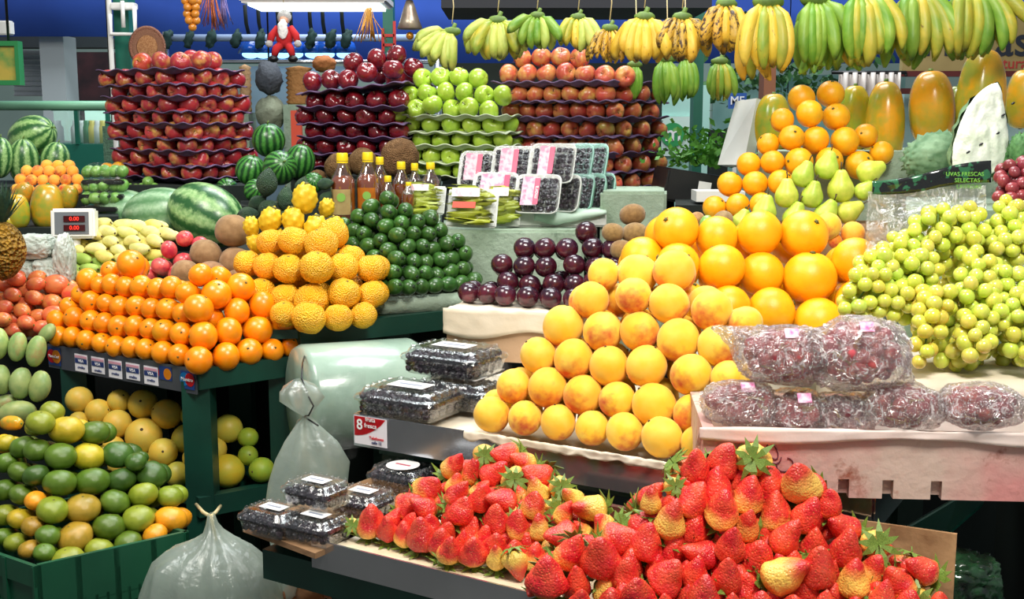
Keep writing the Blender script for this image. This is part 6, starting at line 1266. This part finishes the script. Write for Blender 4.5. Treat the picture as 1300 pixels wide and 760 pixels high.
# pineapple
m_pine = fruit('pineapple_skin', '#b98a2c', '#8a6a24', 2, .6, bump=1.0, bscale=5.5, spec=.3, speck='#5a4a1c', spscale=5.5, spthr=.2)
pn = obj('pineapple', bm_mesh(lathe([(0 if i in (0, 16) else math.sin(PI * i / 16) ** .55, -1.35 + 2.7 * i / 16) for i in range(17)], 30), 'pineapple', m_pine), None, at(3, 318, 3.10), (0, .05, 0), .060); tag(pn, 'ripe pineapple at the frame edge beside crumpled bags', 'pineapple')
bm = bmesh.new()
for i in range(34):
    a = i * 2.4; k = i / 34; d = Vector((math.cos(a), math.sin(a), 0)); L_ = 1.1 + .8 * k; sp_ = 1.0 - .8 * k; s = Vector((-d.y, d.x, 0)); b0 = Vector((0, 0, 1.28)) + d * .15; p1 = b0 + d * sp_ * .5 + Vector((0, 0, L_ * .55)); p2 = b0 + d * sp_ * .95 + Vector((0, 0, L_))
    V_ = [bm.verts.new(x) for x in (b0 + s * .10, b0 - s * .10, p1 - s * .09, p2, p1 + s * .09)]; bm.faces.new(V_[:3] + V_[4:]); bm.faces.new((V_[4], V_[2], V_[3]))
bmesh.ops.solidify(bm, geom=bm.faces[:], thickness=.03); obj('leaf_crown', bm_mesh(bm, 'leaf_crown', plain('pineapple_leaf', '#39584a', .5, c2='#4c6c50'), smooth=False), pn)
# bananas ---------------------------------------------------------------------------------------------------------------
def banana_bunch(px, py, Y, Lpx, n, kinds, label, spread=70, tilt=0, tiers=2, fat=False, seed=1, out=.35, cord=True):
    rnd = random.Random(seed); C = at(px, py, Y); Lm = Lpx * Y / F
    root = obj('banana_bunch', bm_mesh(rough_up(ball(8, .9, .7, seg=14), .15, 2, seed), 'stalk', M['gstem']), None, C, (0, 0, 0), 1.0); root.scale = (Lm * .22, Lm * .14, Lm * .16); tag(root, label, 'bananas', 'hanging banana bunches')
    # rescale trick avoided: children live in a clean frame
    bpy.data.objects.remove(root)
    bm = rough_up(ball(8, 1, 1, seg=14), .15, 2, seed)
    for v in bm.verts: v.co = Vector((v.co.x * Lm * .24, v.co.y * Lm * .13, v.co.z * Lm * .13))
    tube([(0, 0, 0), (.01, 0, Lm * .22)], [Lm * .07, Lm * .05], 8, bm)
    root = obj('banana_bunch', bm_mesh(bm, 'stalk', M['gstem']), None, C); tag(root, label, 'bananas', 'hanging banana bunches')
    for t in range(tiers):
        m = n - (t % 2)
        for i in range(m):
            a = (-1 + 2 * (i + .5) / m) * math.radians(spread) + math.radians(tilt) + rnd.uniform(-.05, .05); fwd = (-out if t == 0 else out * .5) + rnd.uniform(-.06, .06)
            d = Vector((math.sin(a), fwd * (1.5 if tiers > 1 else 1), -math.cos(a) * (.85 if t == 0 else 1.0))).normalized()
            inw = Vector((-math.sin(a) * 1.0, .35 if t == 0 else -.1, -.75)); x = (inw - d * inw.dot(d)).normalized(); y = d.cross(x); R_ = Matrix((x, y, d)).transposed()
            k = rnd.choice(kinds); off = Vector((math.sin(a) * Lm * .20, -.03 * (1 if t == 0 else -1) * Lm * 5 * .3, -math.cos(a) * Lm * .05 - (Lm * .10 if t == 2 else 0)))
            obj('banana', rnd.choice((BANF if fat else BANM)[k]), root, off, R_.to_euler(), Lm * rnd.uniform(.88, 1.06), color=vary((1, 1, 1), .10))
    if cord:
        obj('cord', bm_mesh(tube([(0, 0, Lm * .2), (.005, 0, Lm * .2 + .05), (0, 0, max(.05, 1.985 - C.z))], .0016, 6), 'cord', M['rope']), root)
    return root
BB = [(574, 40, 3.55, 46, 8, ['lime'], 'pale green banana bunch above the green apples, spreading sideways', 58, -48, 2, True, 1), (632, 26, 3.5, 50, 9, ['lime', 'lime', 'mixed'], 'pale green banana bunch hanging by a red cord', 74, -12, 2, True, 2),
      (682, 20, 3.45, 42, 6, ['lime', 'green'], 'small light green banana bunch above the striped apples', 70, -10, 2, True, 3), (734, 22, 3.45, 42, 6, ['yellow', 'mixed', 'lime'], 'small yellow banana bunch next to the light green one', 65, 0, 2, True, 4),
      (774, 36, 3.4, 44, 6, ['spotted', 'yellow'], 'thin speckled banana bunch above the centre apples', 50, -12, 2, False, 5), (818, 22, 3.35, 56, 6, ['yellow'], 'ripe yellow banana bunch left of the blackened ones', 55, -5, 2, True, 6),
      (866, 22, 3.35, 54, 7, ['spotted', 'yellow', 'spotted'], 'blackened yellow banana bunch in front of the green post', 60, 0, 2, True, 7), (922, 5, 3.3, 58, 5, ['spotted', 'yellow'], 'blackened banana bunch beside the big yellow one', 45, -5, 2, True, 8),
      (975, 2, 3.1, 84, 7, ['yellow', 'mixed'], 'big yellow banana bunch above the small oranges', 38, -4, 3, False, 9), (1035, -2, 3.15, 84, 7, ['green'], 'big green banana bunch above the papayas', 42, 12, 3, False, 10),
      (1092, -10, 3.1, 86, 8, ['mixed', 'green', 'mixed'], 'big yellow green bunch, third from the frame edge', 45, 14, 3, False, 11), (1158, -14, 3.12, 84, 7, ['mixed', 'green'], 'big yellow green bunch between two others', 42, 16, 3, False, 12), (1226, -18, 3.1, 86, 8, ['mixed', 'green', 'mixed'], 'big yellow green bunch closest to the yellow sign', 50, 26, 3, False, 13),
      (845, 74, 3.75, 56, 8, ['green'], 'dark green bunch hanging low behind the ripe ones', 26, 0, 1, False, 14), (914, 78, 3.6, 46, 9, ['mixed', 'mixed', 'green'], 'yellow green fan of bananas hanging low', 38, 0, 1, False, 15), (868, 72, 3.8, 54, 6, ['green'], 'dark green bunch beside the low fan', 24, 10, 1, False, 16), (806, 82, 3.9, 40, 6, ['green'], 'green bunch behind the centre apple stack', 24, 0, 1, False, 17)]
for b in BB: banana_bunch(*b)
o = obj('hanging_rail', bm_mesh(tube([(-.42, 3.62, 2.0), (.2, 3.46, 2.0), (.8, 3.22, 2.0), (1.7, 3.05, 2.0)], .012, 10), 'hanging_rail', M['steel'])); tag(o, 'steel rail above the bananas from which bunches hang', 'rail')
pb_ = steps(562, 838, 4.42, 4.46, 1.05, 1.80, M['dark'], 'dark board standing behind the green and striped apples', 'board', 'dark_board')
# white bag and dark crate of greens behind the small oranges
o = flat('white_bag', quadslab(at(922, 212, 3.62), at(955, 212, 3.52), at(972, 128, 3.52), at(945, 132, 3.62), .035), M['white']); tag(o, 'tall white paper sack beside the green yellow papaya', 'sack')
bm = box((0, 0, 0), (.22, .20, .10), None, .006); o = obj('black_crate', bm_mesh(bm, 'black_crate', M['black'], smooth=False), None, at(842, 254, 3.62), (0, .16, .1)); tag(o, 'black plastic crate of greens behind the kiwis', 'crate'); cz = o.location.copy()
flat('crate_label', box((.10, -.002, .05), (.14, -.0005, .075)), M['white'], o)
def leafy(name, c, rx, ry, rz, n, mat, label, seed, sz=.03):
    rnd = random.Random(seed); bm = bmesh.new()
    for i in range(n):
        p = Vector((rnd.gauss(0, .5) * rx, rnd.gauss(0, .5) * ry, abs(rnd.gauss(0, .5)) * rz)); d = Vector((rnd.uniform(-1, 1), rnd.uniform(-1, .4), rnd.uniform(-.3, 1))).normalized(); s = d.cross(Vector((rnd.random(), rnd.random(), rnd.random()))).normalized(); L_ = sz * rnd.uniform(.6, 1.2)
        V_ = [bm.verts.new(x) for x in (p, p + d * L_ * .5 + s * L_ * .28, p + d * L_, p + d * L_ * .5 - s * L_ * .28)]; bm.faces.new(V_)
    o = obj(name, bm_mesh(bm, name, mat, smooth=False), None, c); tag(o, label, 'greens', None, 'stuff'); return o
leafy('leafy_greens', cz + Vector((.14, .10, .10)), .14, .09, .10, 420, plain('bright_leaf', '#5c9a34', .5, c2='#3f7a28', nscale=30), 'fresh leafy greens heaped in the black crate', 3)
o = flat('white_plate', box((0, 0, 0), (.14, .1, .03)), M['white'], None, at(884, 256, 3.4)); tag(o, 'flat white foam piece beside the black crate', 'foam piece')
steps(857, 930, 3.38, 3.9, 1.05, at(884, 258, 3.4).z - .004, M['dark'], 'dark display step under the black crate of greens')
# ================================================================== THE HALL BEHIND
def hang(o, x, y, z, r=.003, up=1.4): obj('cord', bm_mesh(tube([(x, y, z), (x, y, z + up)], r, 6), 'cord', M['black']), o)
def pbox(name, x0, y0, x1, y1, Y, d, mat, label, cat, kind=None, bev=0, foot=False):
    a, b = at(x0, y1, Y), at(x1, y0, Y); a.z = .0 if foot else a.z; o = obj(name, bm_mesh(box((0, 0, 0), (b.x - a.x, d, b.z - a.z), None, bev), name, mat, smooth=False), None, (a.x, Y, a.z)); return tag(o, label, cat, None, kind)
# posts
def post(name, px0, px1, Y, mat, label, ztop=3.2):
    a, b = at(px0, 100, Y), at(px1, 100, Y); o = flat(name, box((0, 0, 0), (b.x - a.x, .09, ztop)), mat, None, (a.x, Y, 0)); return tag(o, label, 'post')
post('green_post', 148, 167, 4.75, M['green_metal'], 'green steel post behind the red apple stack')
o = flat('conduit_pipe', tube([(at(143, 100, 4.70).x, 4.70, 0), (at(143, 100, 4.70).x, 4.70, 3.2)], .010, 10), M['white']); tag(o, 'white conduit pipe running up beside the green post', 'pipe')
ob_ = pbox('socket_box', 140, 3, 170, 12, 4.68, .05, M['white'], 'white electrical box on the green post', 'electrical box', None, .004)
bm = tube([(-.05, 0, 0), (-.05, 0, -.075), (.045, 0, -.075), (.045, 0, .03)], .009, 8); tube([(.0, 0, .05), (.0, 0, -.05)], .008, 8, bm); cpx = at(156, 18, 4.66); o = obj('cable_clamp', bm_mesh(bm, 'cable_clamp', M['white']), None, cpx); tag(o, 'white bent conduit clamp on the green post', 'clamp')
post('green_post', 881, 893, 4.9, M['green_metal'], 'green steel post behind the blackened bananas')
post('green_post', 487, 500, 5.2, M['green_metal'], 'green post with a red bracket beside the lamp')
post('brown_post', 970, 985, 4.4, plain('brown_wood', '#7a4a30', .6), 'brown wooden post behind the small oranges', 1.95)
# red bracket
rb = empty('red_bracket', at(486, 36, 5.20), 'small red metal bracket on the green post', 'bracket')
for a, b in (((0, 0, 0), (0, 0, -.11)), ((.05, 0, .03), (.05, 0, -.12)), ((0, 0, -.03), (.05, 0, -.03)), ((0, 0, -.07), (.05, 0, -.07))): flat('bar', beam(a, b, .012, .012), plain('red_metal', '#c4281e', .4), rb)
# fluorescent fixture
Yf_ = 4.6; a = at(303, 3, Yf_); fx = empty('ceiling_light', a, 'white strip light hanging over the stall opposite', 'light')
wd = at(490, 10, Yf_).x - a.x
obj('housing', bm_mesh(box((0, 0, .0), (wd, .30, .035), None, .008), 'housing', M['white'], angle=.6), fx); flat('diffuser', box((.03, .02, -.010), (wd - .03, .28, -.001)), emit('cool_tube', '#e6fbff', 3.0), fx)
for x in (.1, wd - .1): obj('cable', bm_mesh(tube([(x, .15, .03), (x, .15, .9)], .004, 6), 'cable', M['black']), fx)
# santa doll
sx = at(361, 42, 4.5); sd = empty('santa_doll', sx, 'santa doll with a white beard hanging over the walkway', 'doll'); m_rc = plain('red_felt', '#b81f22', .9); m_wf = plain('white_fur', '#e9e6e0', .9, bump=.8, bscale=60); m_skin = plain('doll_skin', '#d9a184', .6)
k = .0030 * 1.0
obj('body', bm_mesh(rough_up(ball(12, .75, 1.0, seg=20), .06, 3), 'body', m_rc), sd, (0, 0, -.015), None, .042)
bm = rough_up(ball(12, .62, 1.3, seg=18), .15, 4); 
for v in bm.verts: v.co = Vector((v.co.x * .030, v.co.y * .018 - .034, v.co.z * .028 + .012))
obj('beard', bm_mesh(bm, 'beard', m_wf), sd); obj('face', bm_mesh(ball(10, .9, 1, seg=18), 'face', m_skin), sd, (0, -.006, .046), None, .020)
obj('white_hair', bm_mesh(rough_up(ball(12, 1, 1, seg=18), .2, 4), 'white_hair', m_wf), sd, (0, .006, .058), None, .026)
for s in (-1, 1):
    a_ = obj('arm', bm_mesh(tube([(s * .022, 0, .02), (s * .045, -.01, -.01), (s * .050, -.02, -.030)], [.013, .014, .012], 10), 'arm', m_rc), sd); obj('mitten', bm_mesh(ball(8, seg=10), 'mitten', m_wf), a_, (s * .053, -.022, -.040), None, .014)
    l_ = obj('leg', bm_mesh(tube([(s * .014, -.01, -.045), (s * .026, -.03, -.058), (s * .034, -.03, -.085)], [.016, .015, .012], 10), 'leg', m_rc), sd); obj('boot', bm_mesh(ball(8, 1, .7, seg=12), 'boot', M['black']), l_, (s * .036, -.038, -.096), None, .019)
obj('hanging_cord', bm_mesh(tube([(.0, 0, .07), (.0, 0, .8)], .0015, 5), 'hanging_cord', M['rope']), sd)
# hanging strings of orange balls, bell, tinsel
ho = empty('ball_garland', at(243, 0, 4.6), 'cluster of shiny orange balls hanging from above', 'garland'); m_ob = plain('orange_lacquer', '#d98a2a', .2, coat=.6)
r = .0165; n_ = 0
for lvl, cnt in enumerate((4, 4, 4, 3, 3, 1)):
    for i in range(cnt):
        a_ = i * 2 * PI / cnt + lvl * .5; rd = (.026 if cnt > 1 else 0) * (1 - lvl * .1); obj('ball', bm_mesh(ball(8, seg=12), 'ball', m_ob) if n_ == 0 else bpy.data.meshes['ball'], ho, (math.cos(a_) * rd, math.sin(a_) * rd, .02 - lvl * .024), None, r); n_ += 1
obj('string', bm_mesh(tube([(0, 0, -.1), (0, 0, .8)], .0015, 5), 'string', M['rope']), ho)
bl_ = empty('bell_ornament', at(520, 18, 4.3), 'silvery bell ornament hanging beside the bananas', 'ornament'); m_si = plain('silver_cloth', '#b0a490', .35, metal=.6, c2='#8f7c6c', nscale=20)
obj('bell', bm_mesh(lathe([(0, .05), (.012, .048), (.022, .02), (.034, -.02), (.046, -.05), (.040, -.052), (.0, -.045)], 24), 'bell', m_si), bl_); obj('bow', bm_mesh(rough_up(ball(8, 1.2, .5, seg=14), .2, 3), 'bow', m_si), bl_, (0, -.012, .062), None, .024); obj('clapper', bm_mesh(ball(8, seg=12), 'clapper', plain('gold_ball', '#d9932c', .25, metal=.5)), bl_, (.0, 0, -.075), None, .014); obj('cord', bm_mesh(tube([(0, 0, .05), (0, 0, .8)], .0015, 5), 'cord', M['rope']), bl_)
def tinsel(px, py, Y, h, label, c, seed, wd=.02):
    rnd = random.Random(seed); bm = bmesh.new()
    for i in range(26): x = rnd.gauss(0, wd); z0 = rnd.uniform(0, .05); tube([(x * .3, rnd.gauss(0, .01), z0), (x, rnd.gauss(0, .01), -h * .5), (x * 1.4, rnd.gauss(0, .01), -h * rnd.uniform(.7, 1))], .0016, 4, bm)
    o = obj('tinsel', bm_mesh(bm, 'tinsel', plain('tinsel_' + str(seed), c, .3, metal=.5)), None, at(px, py, Y)); tag(o, label, 'tinsel'); o['kind'] = 'stuff'
    obj('cord', bm_mesh(tube([(0, 0, .0), (0, 0, .8)], .0012, 5), 'cord', M['rope']), o)
tinsel(268, 0, 4.7, .12, 'copper tinsel strand beside the orange ball garland', '#b8643c', 1); tinsel(469, 22, 4.7, .10, 'gold tinsel tassel near the strip light', '#c8872c', 2); tinsel(284, 0, 4.8, .11, 'thin bluish tinsel strand beside the copper one', '#8a7ab0', 3, .01)
# wicker basket disc
bm = lathe([(0, .012), (.5, .010), (.75, -.02), (1, .02), (1.0, .05), (.7, .03), (0, .04)], 36); wb = obj('wicker_basket', bm_mesh(bm, 'wicker_basket', plain('wicker', '#a9785a', .8, c2='#7a503c', nscale=30, bump=.8, bscale=30)), None, at(187, 60, 4.65), up_to((.15, -1, .15)), .075); tag(wb, 'round wicker basket propped against the green post', 'basket'); wb.scale = (.066, .078, .078); obj('woven_centre', bm_mesh(lathe([(0, .062), (.55, .060), (.60, .045), (.0, .045)], 30), 'woven_centre', plain('light_wicker', '#c08c5c', .8, bump=.8, bscale=30, c2='#a0683c', nscale=12)), wb); obj('woven_rim', bm_mesh(lathe([(.86, .03), (.95, .09), (1.06, .04), (.98, .0), (.86, .03)], 40), 'woven_rim', plain('dark_wicker', '#8a5a44', .8, bump=1, bscale=12)), wb)
# stall opposite: railing with blue spotlights and dark garland
Yr = 6.2; a, b = at(205, 48, Yr), at(560, 52, Yr)
rl = empty('display_rail', (a.x, Yr, a.z), 'long pale rail with clip lights above the stall opposite', 'rail'); obj('rail', bm_mesh(tube([(0, 0, 0), (b.x - a.x, 0, 0)], .018, 10), 'rail', plain('rail_blue', '#9fb4d8', .3)), rl); obj('rail', bm_mesh(tube([(0, 0, -.12), (b.x - a.x, 0, -.12)], .012, 10), 'rail', M['steel']), rl)
for x_ in (.02, b.x - a.x - .02): obj('upright', bm_mesh(tube([(x_, 0, .03), (x_, 0, -a.z)], .016, 8), 'upright', M['steel']), rl)
m_lit = emit('lit_panel', '#8fd0ff', 2.2); m_bl2 = plain('shiny_blue', '#1c5cc4', .25, coat=.4)
for i in range(7):
    px = 318 + i * 20 - (4 if i % 2 else 0); c = at(px, 66, 6.3); s_ = empty('spot_lamp', c, ['first', 'second', 'third', 'fourth', 'fifth', 'sixth', 'last'][i] + ' blue shaded lamp along the rail, counted from the mesh bags', 'lamp', 'blue shaded lamps'); obj('shade', bm_mesh(lathe([(.012, .07), (.05, .045), (.066, -.008), (.062, -.008), (.045, .04), (.01, .06)], 20), 'shade', m_bl2), s_); obj('bulb', bm_mesh(ball(8, .045, .022, seg=16), 'bulb', m_lit), s_, (0, 0, -.012))
    obj('clip', bm_mesh(tube([(0, 0, .06), (0, -.08, .14), (0, -.1, .23)], .010, 8), 'clip', M['dark']), s_)
for i, px in enumerate((212, 240, 268, 300, 330, 360, 395, 420, 440)):
    g_ = obj('garland_tuft', bm_mesh(rough_up(ball(10, .6, 1.2, seg=14), .5, 4, i), 'garland_tuft', plain('dark_fir', '#1c3a38', .8) if i == 0 else bpy.data.materials['dark_fir']), None, at(px, 50, 6.18), (0, .3, 0), .040); tag(g_, f'dark fir tuft on the pale rail, {ORD[i]} from the green post', 'garland', 'fir tufts on the pale rail')
# goods of that stall: mesh bags, wicker piles
for i, (x0, y0, x1, y1, c, lb) in enumerate(((303, 82, 318, 142, '#b08a62', 'stacked tan baskets behind the red apple stack'), (325, 78, 358, 120, '#4c5058', 'hanging dark net bag behind the round watermelon'), (325, 122, 362, 165, '#9aa088', 'pale net of garlic behind the round watermelon'), (362, 84, 396, 132, '#a8743f', 'stack of tan wicker baskets beside the dark apples'), (396, 70, 425, 92, '#b8703a', 'terracotta goods behind the dark apple stack'))):
    Y = 5.4; c_ = at((x0 + x1) / 2, (y0 + y1) / 2, Y); w, h = (x1 - x0) * Y / F, (y1 - y0) * Y / F
    if i in (0, 3): bm = lathe(sum([[(w * .42, -h / 2 + h * k / 8), (w * .5, -h / 2 + h * (k + .5) / 8)] for k in range(8)], [(0, -h / 2)]) + [(0, h / 2)], 22)
    else: bm = rough_up(ball(16, 1, 1, seg=24), .16, 3, i); [setattr(v, 'co', Vector((v.co.x * w * .5, v.co.y * .08, v.co.z * h * .5))) for v in bm.verts]
    if i in (0, 3, 4): c_.y = 5.42
    o = obj(['basket_stack', 'net_bag', 'garlic_net', 'basket_stack', 'clay_pot'][i], bm_mesh(bm, 'goods', plain('goods_' + 'abcde'[i], c, .8, bump=.8, bscale=50, c2=c)), None, c_); tag(o, lb, ['baskets', 'net bag', 'garlic', 'baskets', 'pot'][i])
    if i in (0, 3, 4): tag(flat('pale_plinth', box((c_.x - w * .5, c_.y - .08, 0), (c_.x + w * .5, c_.y + .08, c_.z - h / 2)), bpy.data.materials.get('pale_cabinet') or M['foam']), ['slim pale plinth under the tan basket stack by the red apples', '', '', 'pale plinth under the tan wicker basket stack', 'pale plinth under the terracotta goods'][i], 'plinth')
    else: hang(o, 0, 0, h * .45)
pbox('glass_cabinet', 318, 84, 440, 215, 6.5, .3, plain('pale_cabinet', '#93a8b4', .3, c2='#6d8694', nscale=2), 'pale glass cabinet of the stall opposite, behind the net bags', 'cabinet', foot=True)
pbox('red_pole', 370, 140, 382, 182, 5.0, .03, plain('orange_red', '#c8462c', .5), 'orange red upright beside the round watermelon', 'pole', foot=True)
# left background: corrugated shutter, beams, dark shop, rails, teal counter
pbox('dark_shopfront', 80, 66, 142, 122, 8.2, .1, plain('dark_goods', '#2c2226', .6, c2='#4c2c30', nscale=8), 'dark shop front with faint red goods', 'shop front', foot=True)
bm = bmesh.new(); aa, bb = at(18, 122, 7.6), at(82, 64, 7.6); n_ = 9
for k in range(n_): z0 = (bb.z - aa.z) * k / n_; quadslab((0, 0, z0), (bb.x - aa.x, 0, z0), (bb.x - aa.x, .03, z0 + (bb.z - aa.z) / n_ * .9), (0, .03, z0 + (bb.z - aa.z) / n_ * .9), .01, bm)
o = flat('slatted_shutter', bm, plain('white_shutter', '#b9c2c6', .5), None, aa); tag(o, 'pale slatted shutter at the far end of the hall', 'shutter')
pbox('lintel_panel', -40, 28, 146, 60, 7.4, .2, plain('grey_soffit', '#5d6364', .6, c2='#767c7a', nscale=1), 'grey soffit panel above the far shops', 'soffit')
pbox('white_column', 58, 45, 80, 195, 7.0, .2, plain('white_paint', '#b5bec2', .5), 'white square column between the far shops', 'column', foot=True)
bm = tube([(0, 0, 0), (at(156, 133, 5.6).x - at(-20, 130, 5.6).x, 0, 0)], .022, 8); o = obj('green_rail', bm_mesh(bm, 'green_rail', plain('pale_green_paint', '#7fb894', .4)), None, at(-20, 134, 5.6)); tag(o, 'pale green rail running behind the far watermelons', 'rail')
ct_ = empty('glass_counter', at(70, 214, 6.2), 'teal shop counter with a lit glass case', 'counter'); wd = at(158, 200, 6.2).x - at(70, 200, 6.2).x
zt_ = at(70, 183, 6.2).z - at(70, 214, 6.2).z; flat('counter_front', box((-.1, 0, -ct_.location.z), (wd, .5, zt_)), plain('teal_paint', '#14705c', .5), ct_); zg = at(70, 138, 6.2).z - at(70, 214, 6.2).z
flat('glass_case', box((0, .02, zt_), (wd, .4, zg)), film('case_glass', (.95, 1, .98, 1), .15, .05, .02, 4), ct_); flat('case_frame', join(join(beam((0, 0, zg), (wd, 0, zg), .02, .02), beam((wd * .35, 0, zt_), (wd * .35, 0, zg), .02, .02)), beam((wd * .8, 0, zt_), (wd * .8, 0, zg), .02, .02)), M['green_metal'], ct_)
flat('back_light', box((.02, .42, zt_ + .01), (wd, .44, zg)), emit('case_light', '#c6efe0', .85), ct_)
rnd = random.Random(4)
for i in range(12): c = random.choice(['#e8d86a', '#d24c3a', '#e8f0ee', '#3c8c5c']); b_ = obj('jar', bm_mesh(lathe([(0, 0), (.03, 0), (.03, .08), (.018, .1), (.018, .12), (0, .12)], 12), 'jar', plain('jar_colour', c, .4)), None, ct_.location + Vector((.05 + wd * i / 12.5, .2, zt_ + .002))); tag(b_, f'small coloured jar in the lit glass case, {ORD[i]} along', 'jar', 'jars in the glass case')
pbox('green_net', 132, 160, 152, 205, 5.2, .08, plain('green_grey_net', '#5d8068', .8, bump=1, bscale=60), 'green grey net bag behind the lime packs', 'net bag'); hang(bpy.data.objects['green_net'], .03, .04, .1)
# green lantern sign at the frame edge
ln = empty('lantern_sign', at(10, 80, 5.0), 'small green framed hanging sign at the frame edge', 'sign')
flat('frame', join(join(box((-.09, 0, -.09), (.045, .05, -.07)), box((-.09, 0, .07), (.045, .05, .09))), box((.03, 0, -.07), (.045, .05, .07))), plain('lantern_green', '#2f8a4c', .4), ln); flat('panel', box((-.09, .015, -.07), (.03, .035, .07)), plain('sign_green', '#6a9a4c', .4, c2='#c8b04c', nscale=14), ln); obj('hanger', bm_mesh(tube([(0, .02, .08), (0, .02, .9)], .006, 6), 'hanger', M['black']), ln)
pbox('wall_lamp', -6, 26, 12, 44, 5.2, .05, M['white'], 'white lamp bracket above the green hanging sign', 'lamp', None, .005)
# dark canopy over the bananas
pbox('dark_canopy', 560, -40, 905, 10, 4.2, .5, plain('dark_cloth', '#22242a', .8), 'dark canopy edge above the middle bananas', 'canopy')
wn = pbox('window_1', 540, 24, 660, 44, 10.42, .08, emit('hall_window', '#bfe0f0', 1.0), None, None, 'structure')
# right background
pbox('promo_panel', 822, 108, 902, 215, 6.0, .05, plain('pale_turquoise', '#9fd0c6', .5, c2='#b4dcd2', nscale=1), 'pale turquoise panel with a green round letter sign', 'panel', foot=True)
sg = pbox('sign_face', 828, 148, 880, 198, 5.975, .02, plain('sign_white', '#cfe6de', .5), 'white shop sign with a green disc and letters', 'sign')
cc = at(854, 171, 5.972) - sg.location; gd = obj('green_disc', bm_mesh(lathe([(0, 0), (.060, 0), (.060, .006), (0, .006)], 30), 'green_disc', plain('logo_green', '#2f9a58', .4), smooth=False), sg, cc, (PI / 2, 0, 0)); text('lettering', 'm', .11, m_txt, sg, cc + Vector((0, -.009, .004)), (PI / 2, 0, 0), bold=True); text('lettering', 'kit', .075, plain('sign_letter_green', '#5aa86a', .5), sg, cc + Vector((.105, -.004, 0)), (PI / 2, 0, 0), bold=True)
pbox('shop_glass', 903, 95, 1150, 215, 7.0, .05, plain('teal_shop_glass', '#86aba6', .2, c2='#5c8682', nscale=3), 'teal glass shop front behind the small oranges', 'shop front', foot=True)
pbox('dark_doorway', 898, 165, 925, 210, 6.0, .05, M['dark'], 'dark doorway beside the green post', 'doorway', foot=True)
bs = pbox('blue_sign', 925, 118, 948, 138, 5.2, .02, plain('sign_blue', '#2c5cac', .4), 'small blue sign with white letters above the white sack', 'sign'); flat('sign_pole', box((.03, .021, -2), (.045, .035, .05)), M['white'], bs); text('lettering', 'MF', .05, m_txt, bs, at(936, 128, 5.19) - bs.location, (PI / 2, 0, 0), bold=True)
leafy('hanging_vine', at(885, 132, 6.3), .30, .06, .10, 200, plain('vine_leaf', '#3c6a3a', .6), 'green vine leaves trailing behind the green post', 9, .05); hang(bpy.data.objects['hanging_vine'], .0, 0, .0)
leafy('hanging_vine', at(1000, 118, 6.4), .35, .06, .25, 260, bpy.data.materials['vine_leaf'], 'green plant leaves high behind the brown post', 10, .06); hang(bpy.data.objects['hanging_vine.001'], .0, 0, .0)
def curt(a, b): p0, p1 = at(1062, 165, 5.4), at(1142, 92, 5.4); return Vector((p0.x + (p1.x - p0.x) * a, 5.4 + .025 * math.sin(a * 42), p0.z + (p1.z - p0.z) * b))
o = obj('curtain', grid_sheet(90, 4, curt, .003), mat=plain('cream_curtain', '#cfc6c0', .8)); tag(o, 'cream pleated curtain behind the upright papaya', 'curtain'); obj('curtain_rod', bm_mesh(tube([at(1056, 92, 5.4), at(1150, 92, 5.4), at(1150, 94, 5.50)], .008, 8), 'curtain_rod', M['black']), o)
ys = empty('shop_sign', at(1145, 92, 5.6), 'yellow cream shop sign with dark letters behind bananas', 'sign'); wd = at(1330, 60, 5.6).x - at(1145, 60, 5.6).x; hs = at(1145, 22, 5.6).z - at(1145, 92, 5.6).z
flat('sign_board', box((0, 0, 0), (wd, .04, hs)), plain('cream_sign', '#a89560', .5, c2='#8a7848', nscale=2), ys); text('lettering', 'Frutas', .20, plain('sign_letter_dark', '#1c2430', .5), ys, Vector((wd * .50, -.004, hs * .55)), (PI / 2, 0, 0), bold=True); text('lettering', 'naturales', .07, plain('sign_letter_red', '#a8342c', .5), ys, Vector((wd * .78, -.004, hs * .16)), (PI / 2, 0, 0), bold=True)
pbox('dark_red_beam', 1138, 90, 1330, 97, 5.5, .06, plain('dark_red_paint', '#5c1f1c', .5), 'dark red beam under the yellow shop sign', 'beam'); pbox('dark_red_beam', 1138, 112, 1330, 119, 5.5, .06, bpy.data.materials['dark_red_paint'], 'lower dark red rail behind the papayas', 'rail')
pbox('dark_red_upright', 1138, 97, 1144, 180, 5.5, .06, bpy.data.materials['dark_red_paint'], 'dark red upright beside the cream curtain', 'upright'); pbox('display_glass', 1145, 119, 1330, 185, 5.7, .04, plain('pale_glass', '#a9c6c2', .2, c2='#7c9c98', nscale=3), 'pale glass display behind the papayas', 'display glass', foot=True)
# right foreground depth under the grape box
for k, (y0, y1) in enumerate(((2.35, 2.6),)):
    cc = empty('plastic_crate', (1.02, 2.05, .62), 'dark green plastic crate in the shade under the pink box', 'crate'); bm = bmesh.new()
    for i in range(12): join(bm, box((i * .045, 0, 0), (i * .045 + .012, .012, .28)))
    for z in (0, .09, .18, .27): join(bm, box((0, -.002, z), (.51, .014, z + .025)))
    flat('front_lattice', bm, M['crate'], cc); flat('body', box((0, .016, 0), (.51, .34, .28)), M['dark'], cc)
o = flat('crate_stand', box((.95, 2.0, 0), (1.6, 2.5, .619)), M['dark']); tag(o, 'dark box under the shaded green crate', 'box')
o = obj('black_bag', bm_mesh(crinkled(.06, .05, .05, 4.4), 'black_bag', plain('black_film', '#121a16', .2, c2='#24482c', nscale=40, coat=.5)), None, at(1222, 738, 1.82)); tag(o, 'shiny black printed bag beside the cardboard panel', 'bag')
riser('wooden_board', [(.78, 1.86), (1.0, 1.82), (1.05, 1.95), (.82, 2.0)], .72, .74, plain('brown_board', '#5a4430', .7), 'brown board low behind the strawberry tray', 'board')
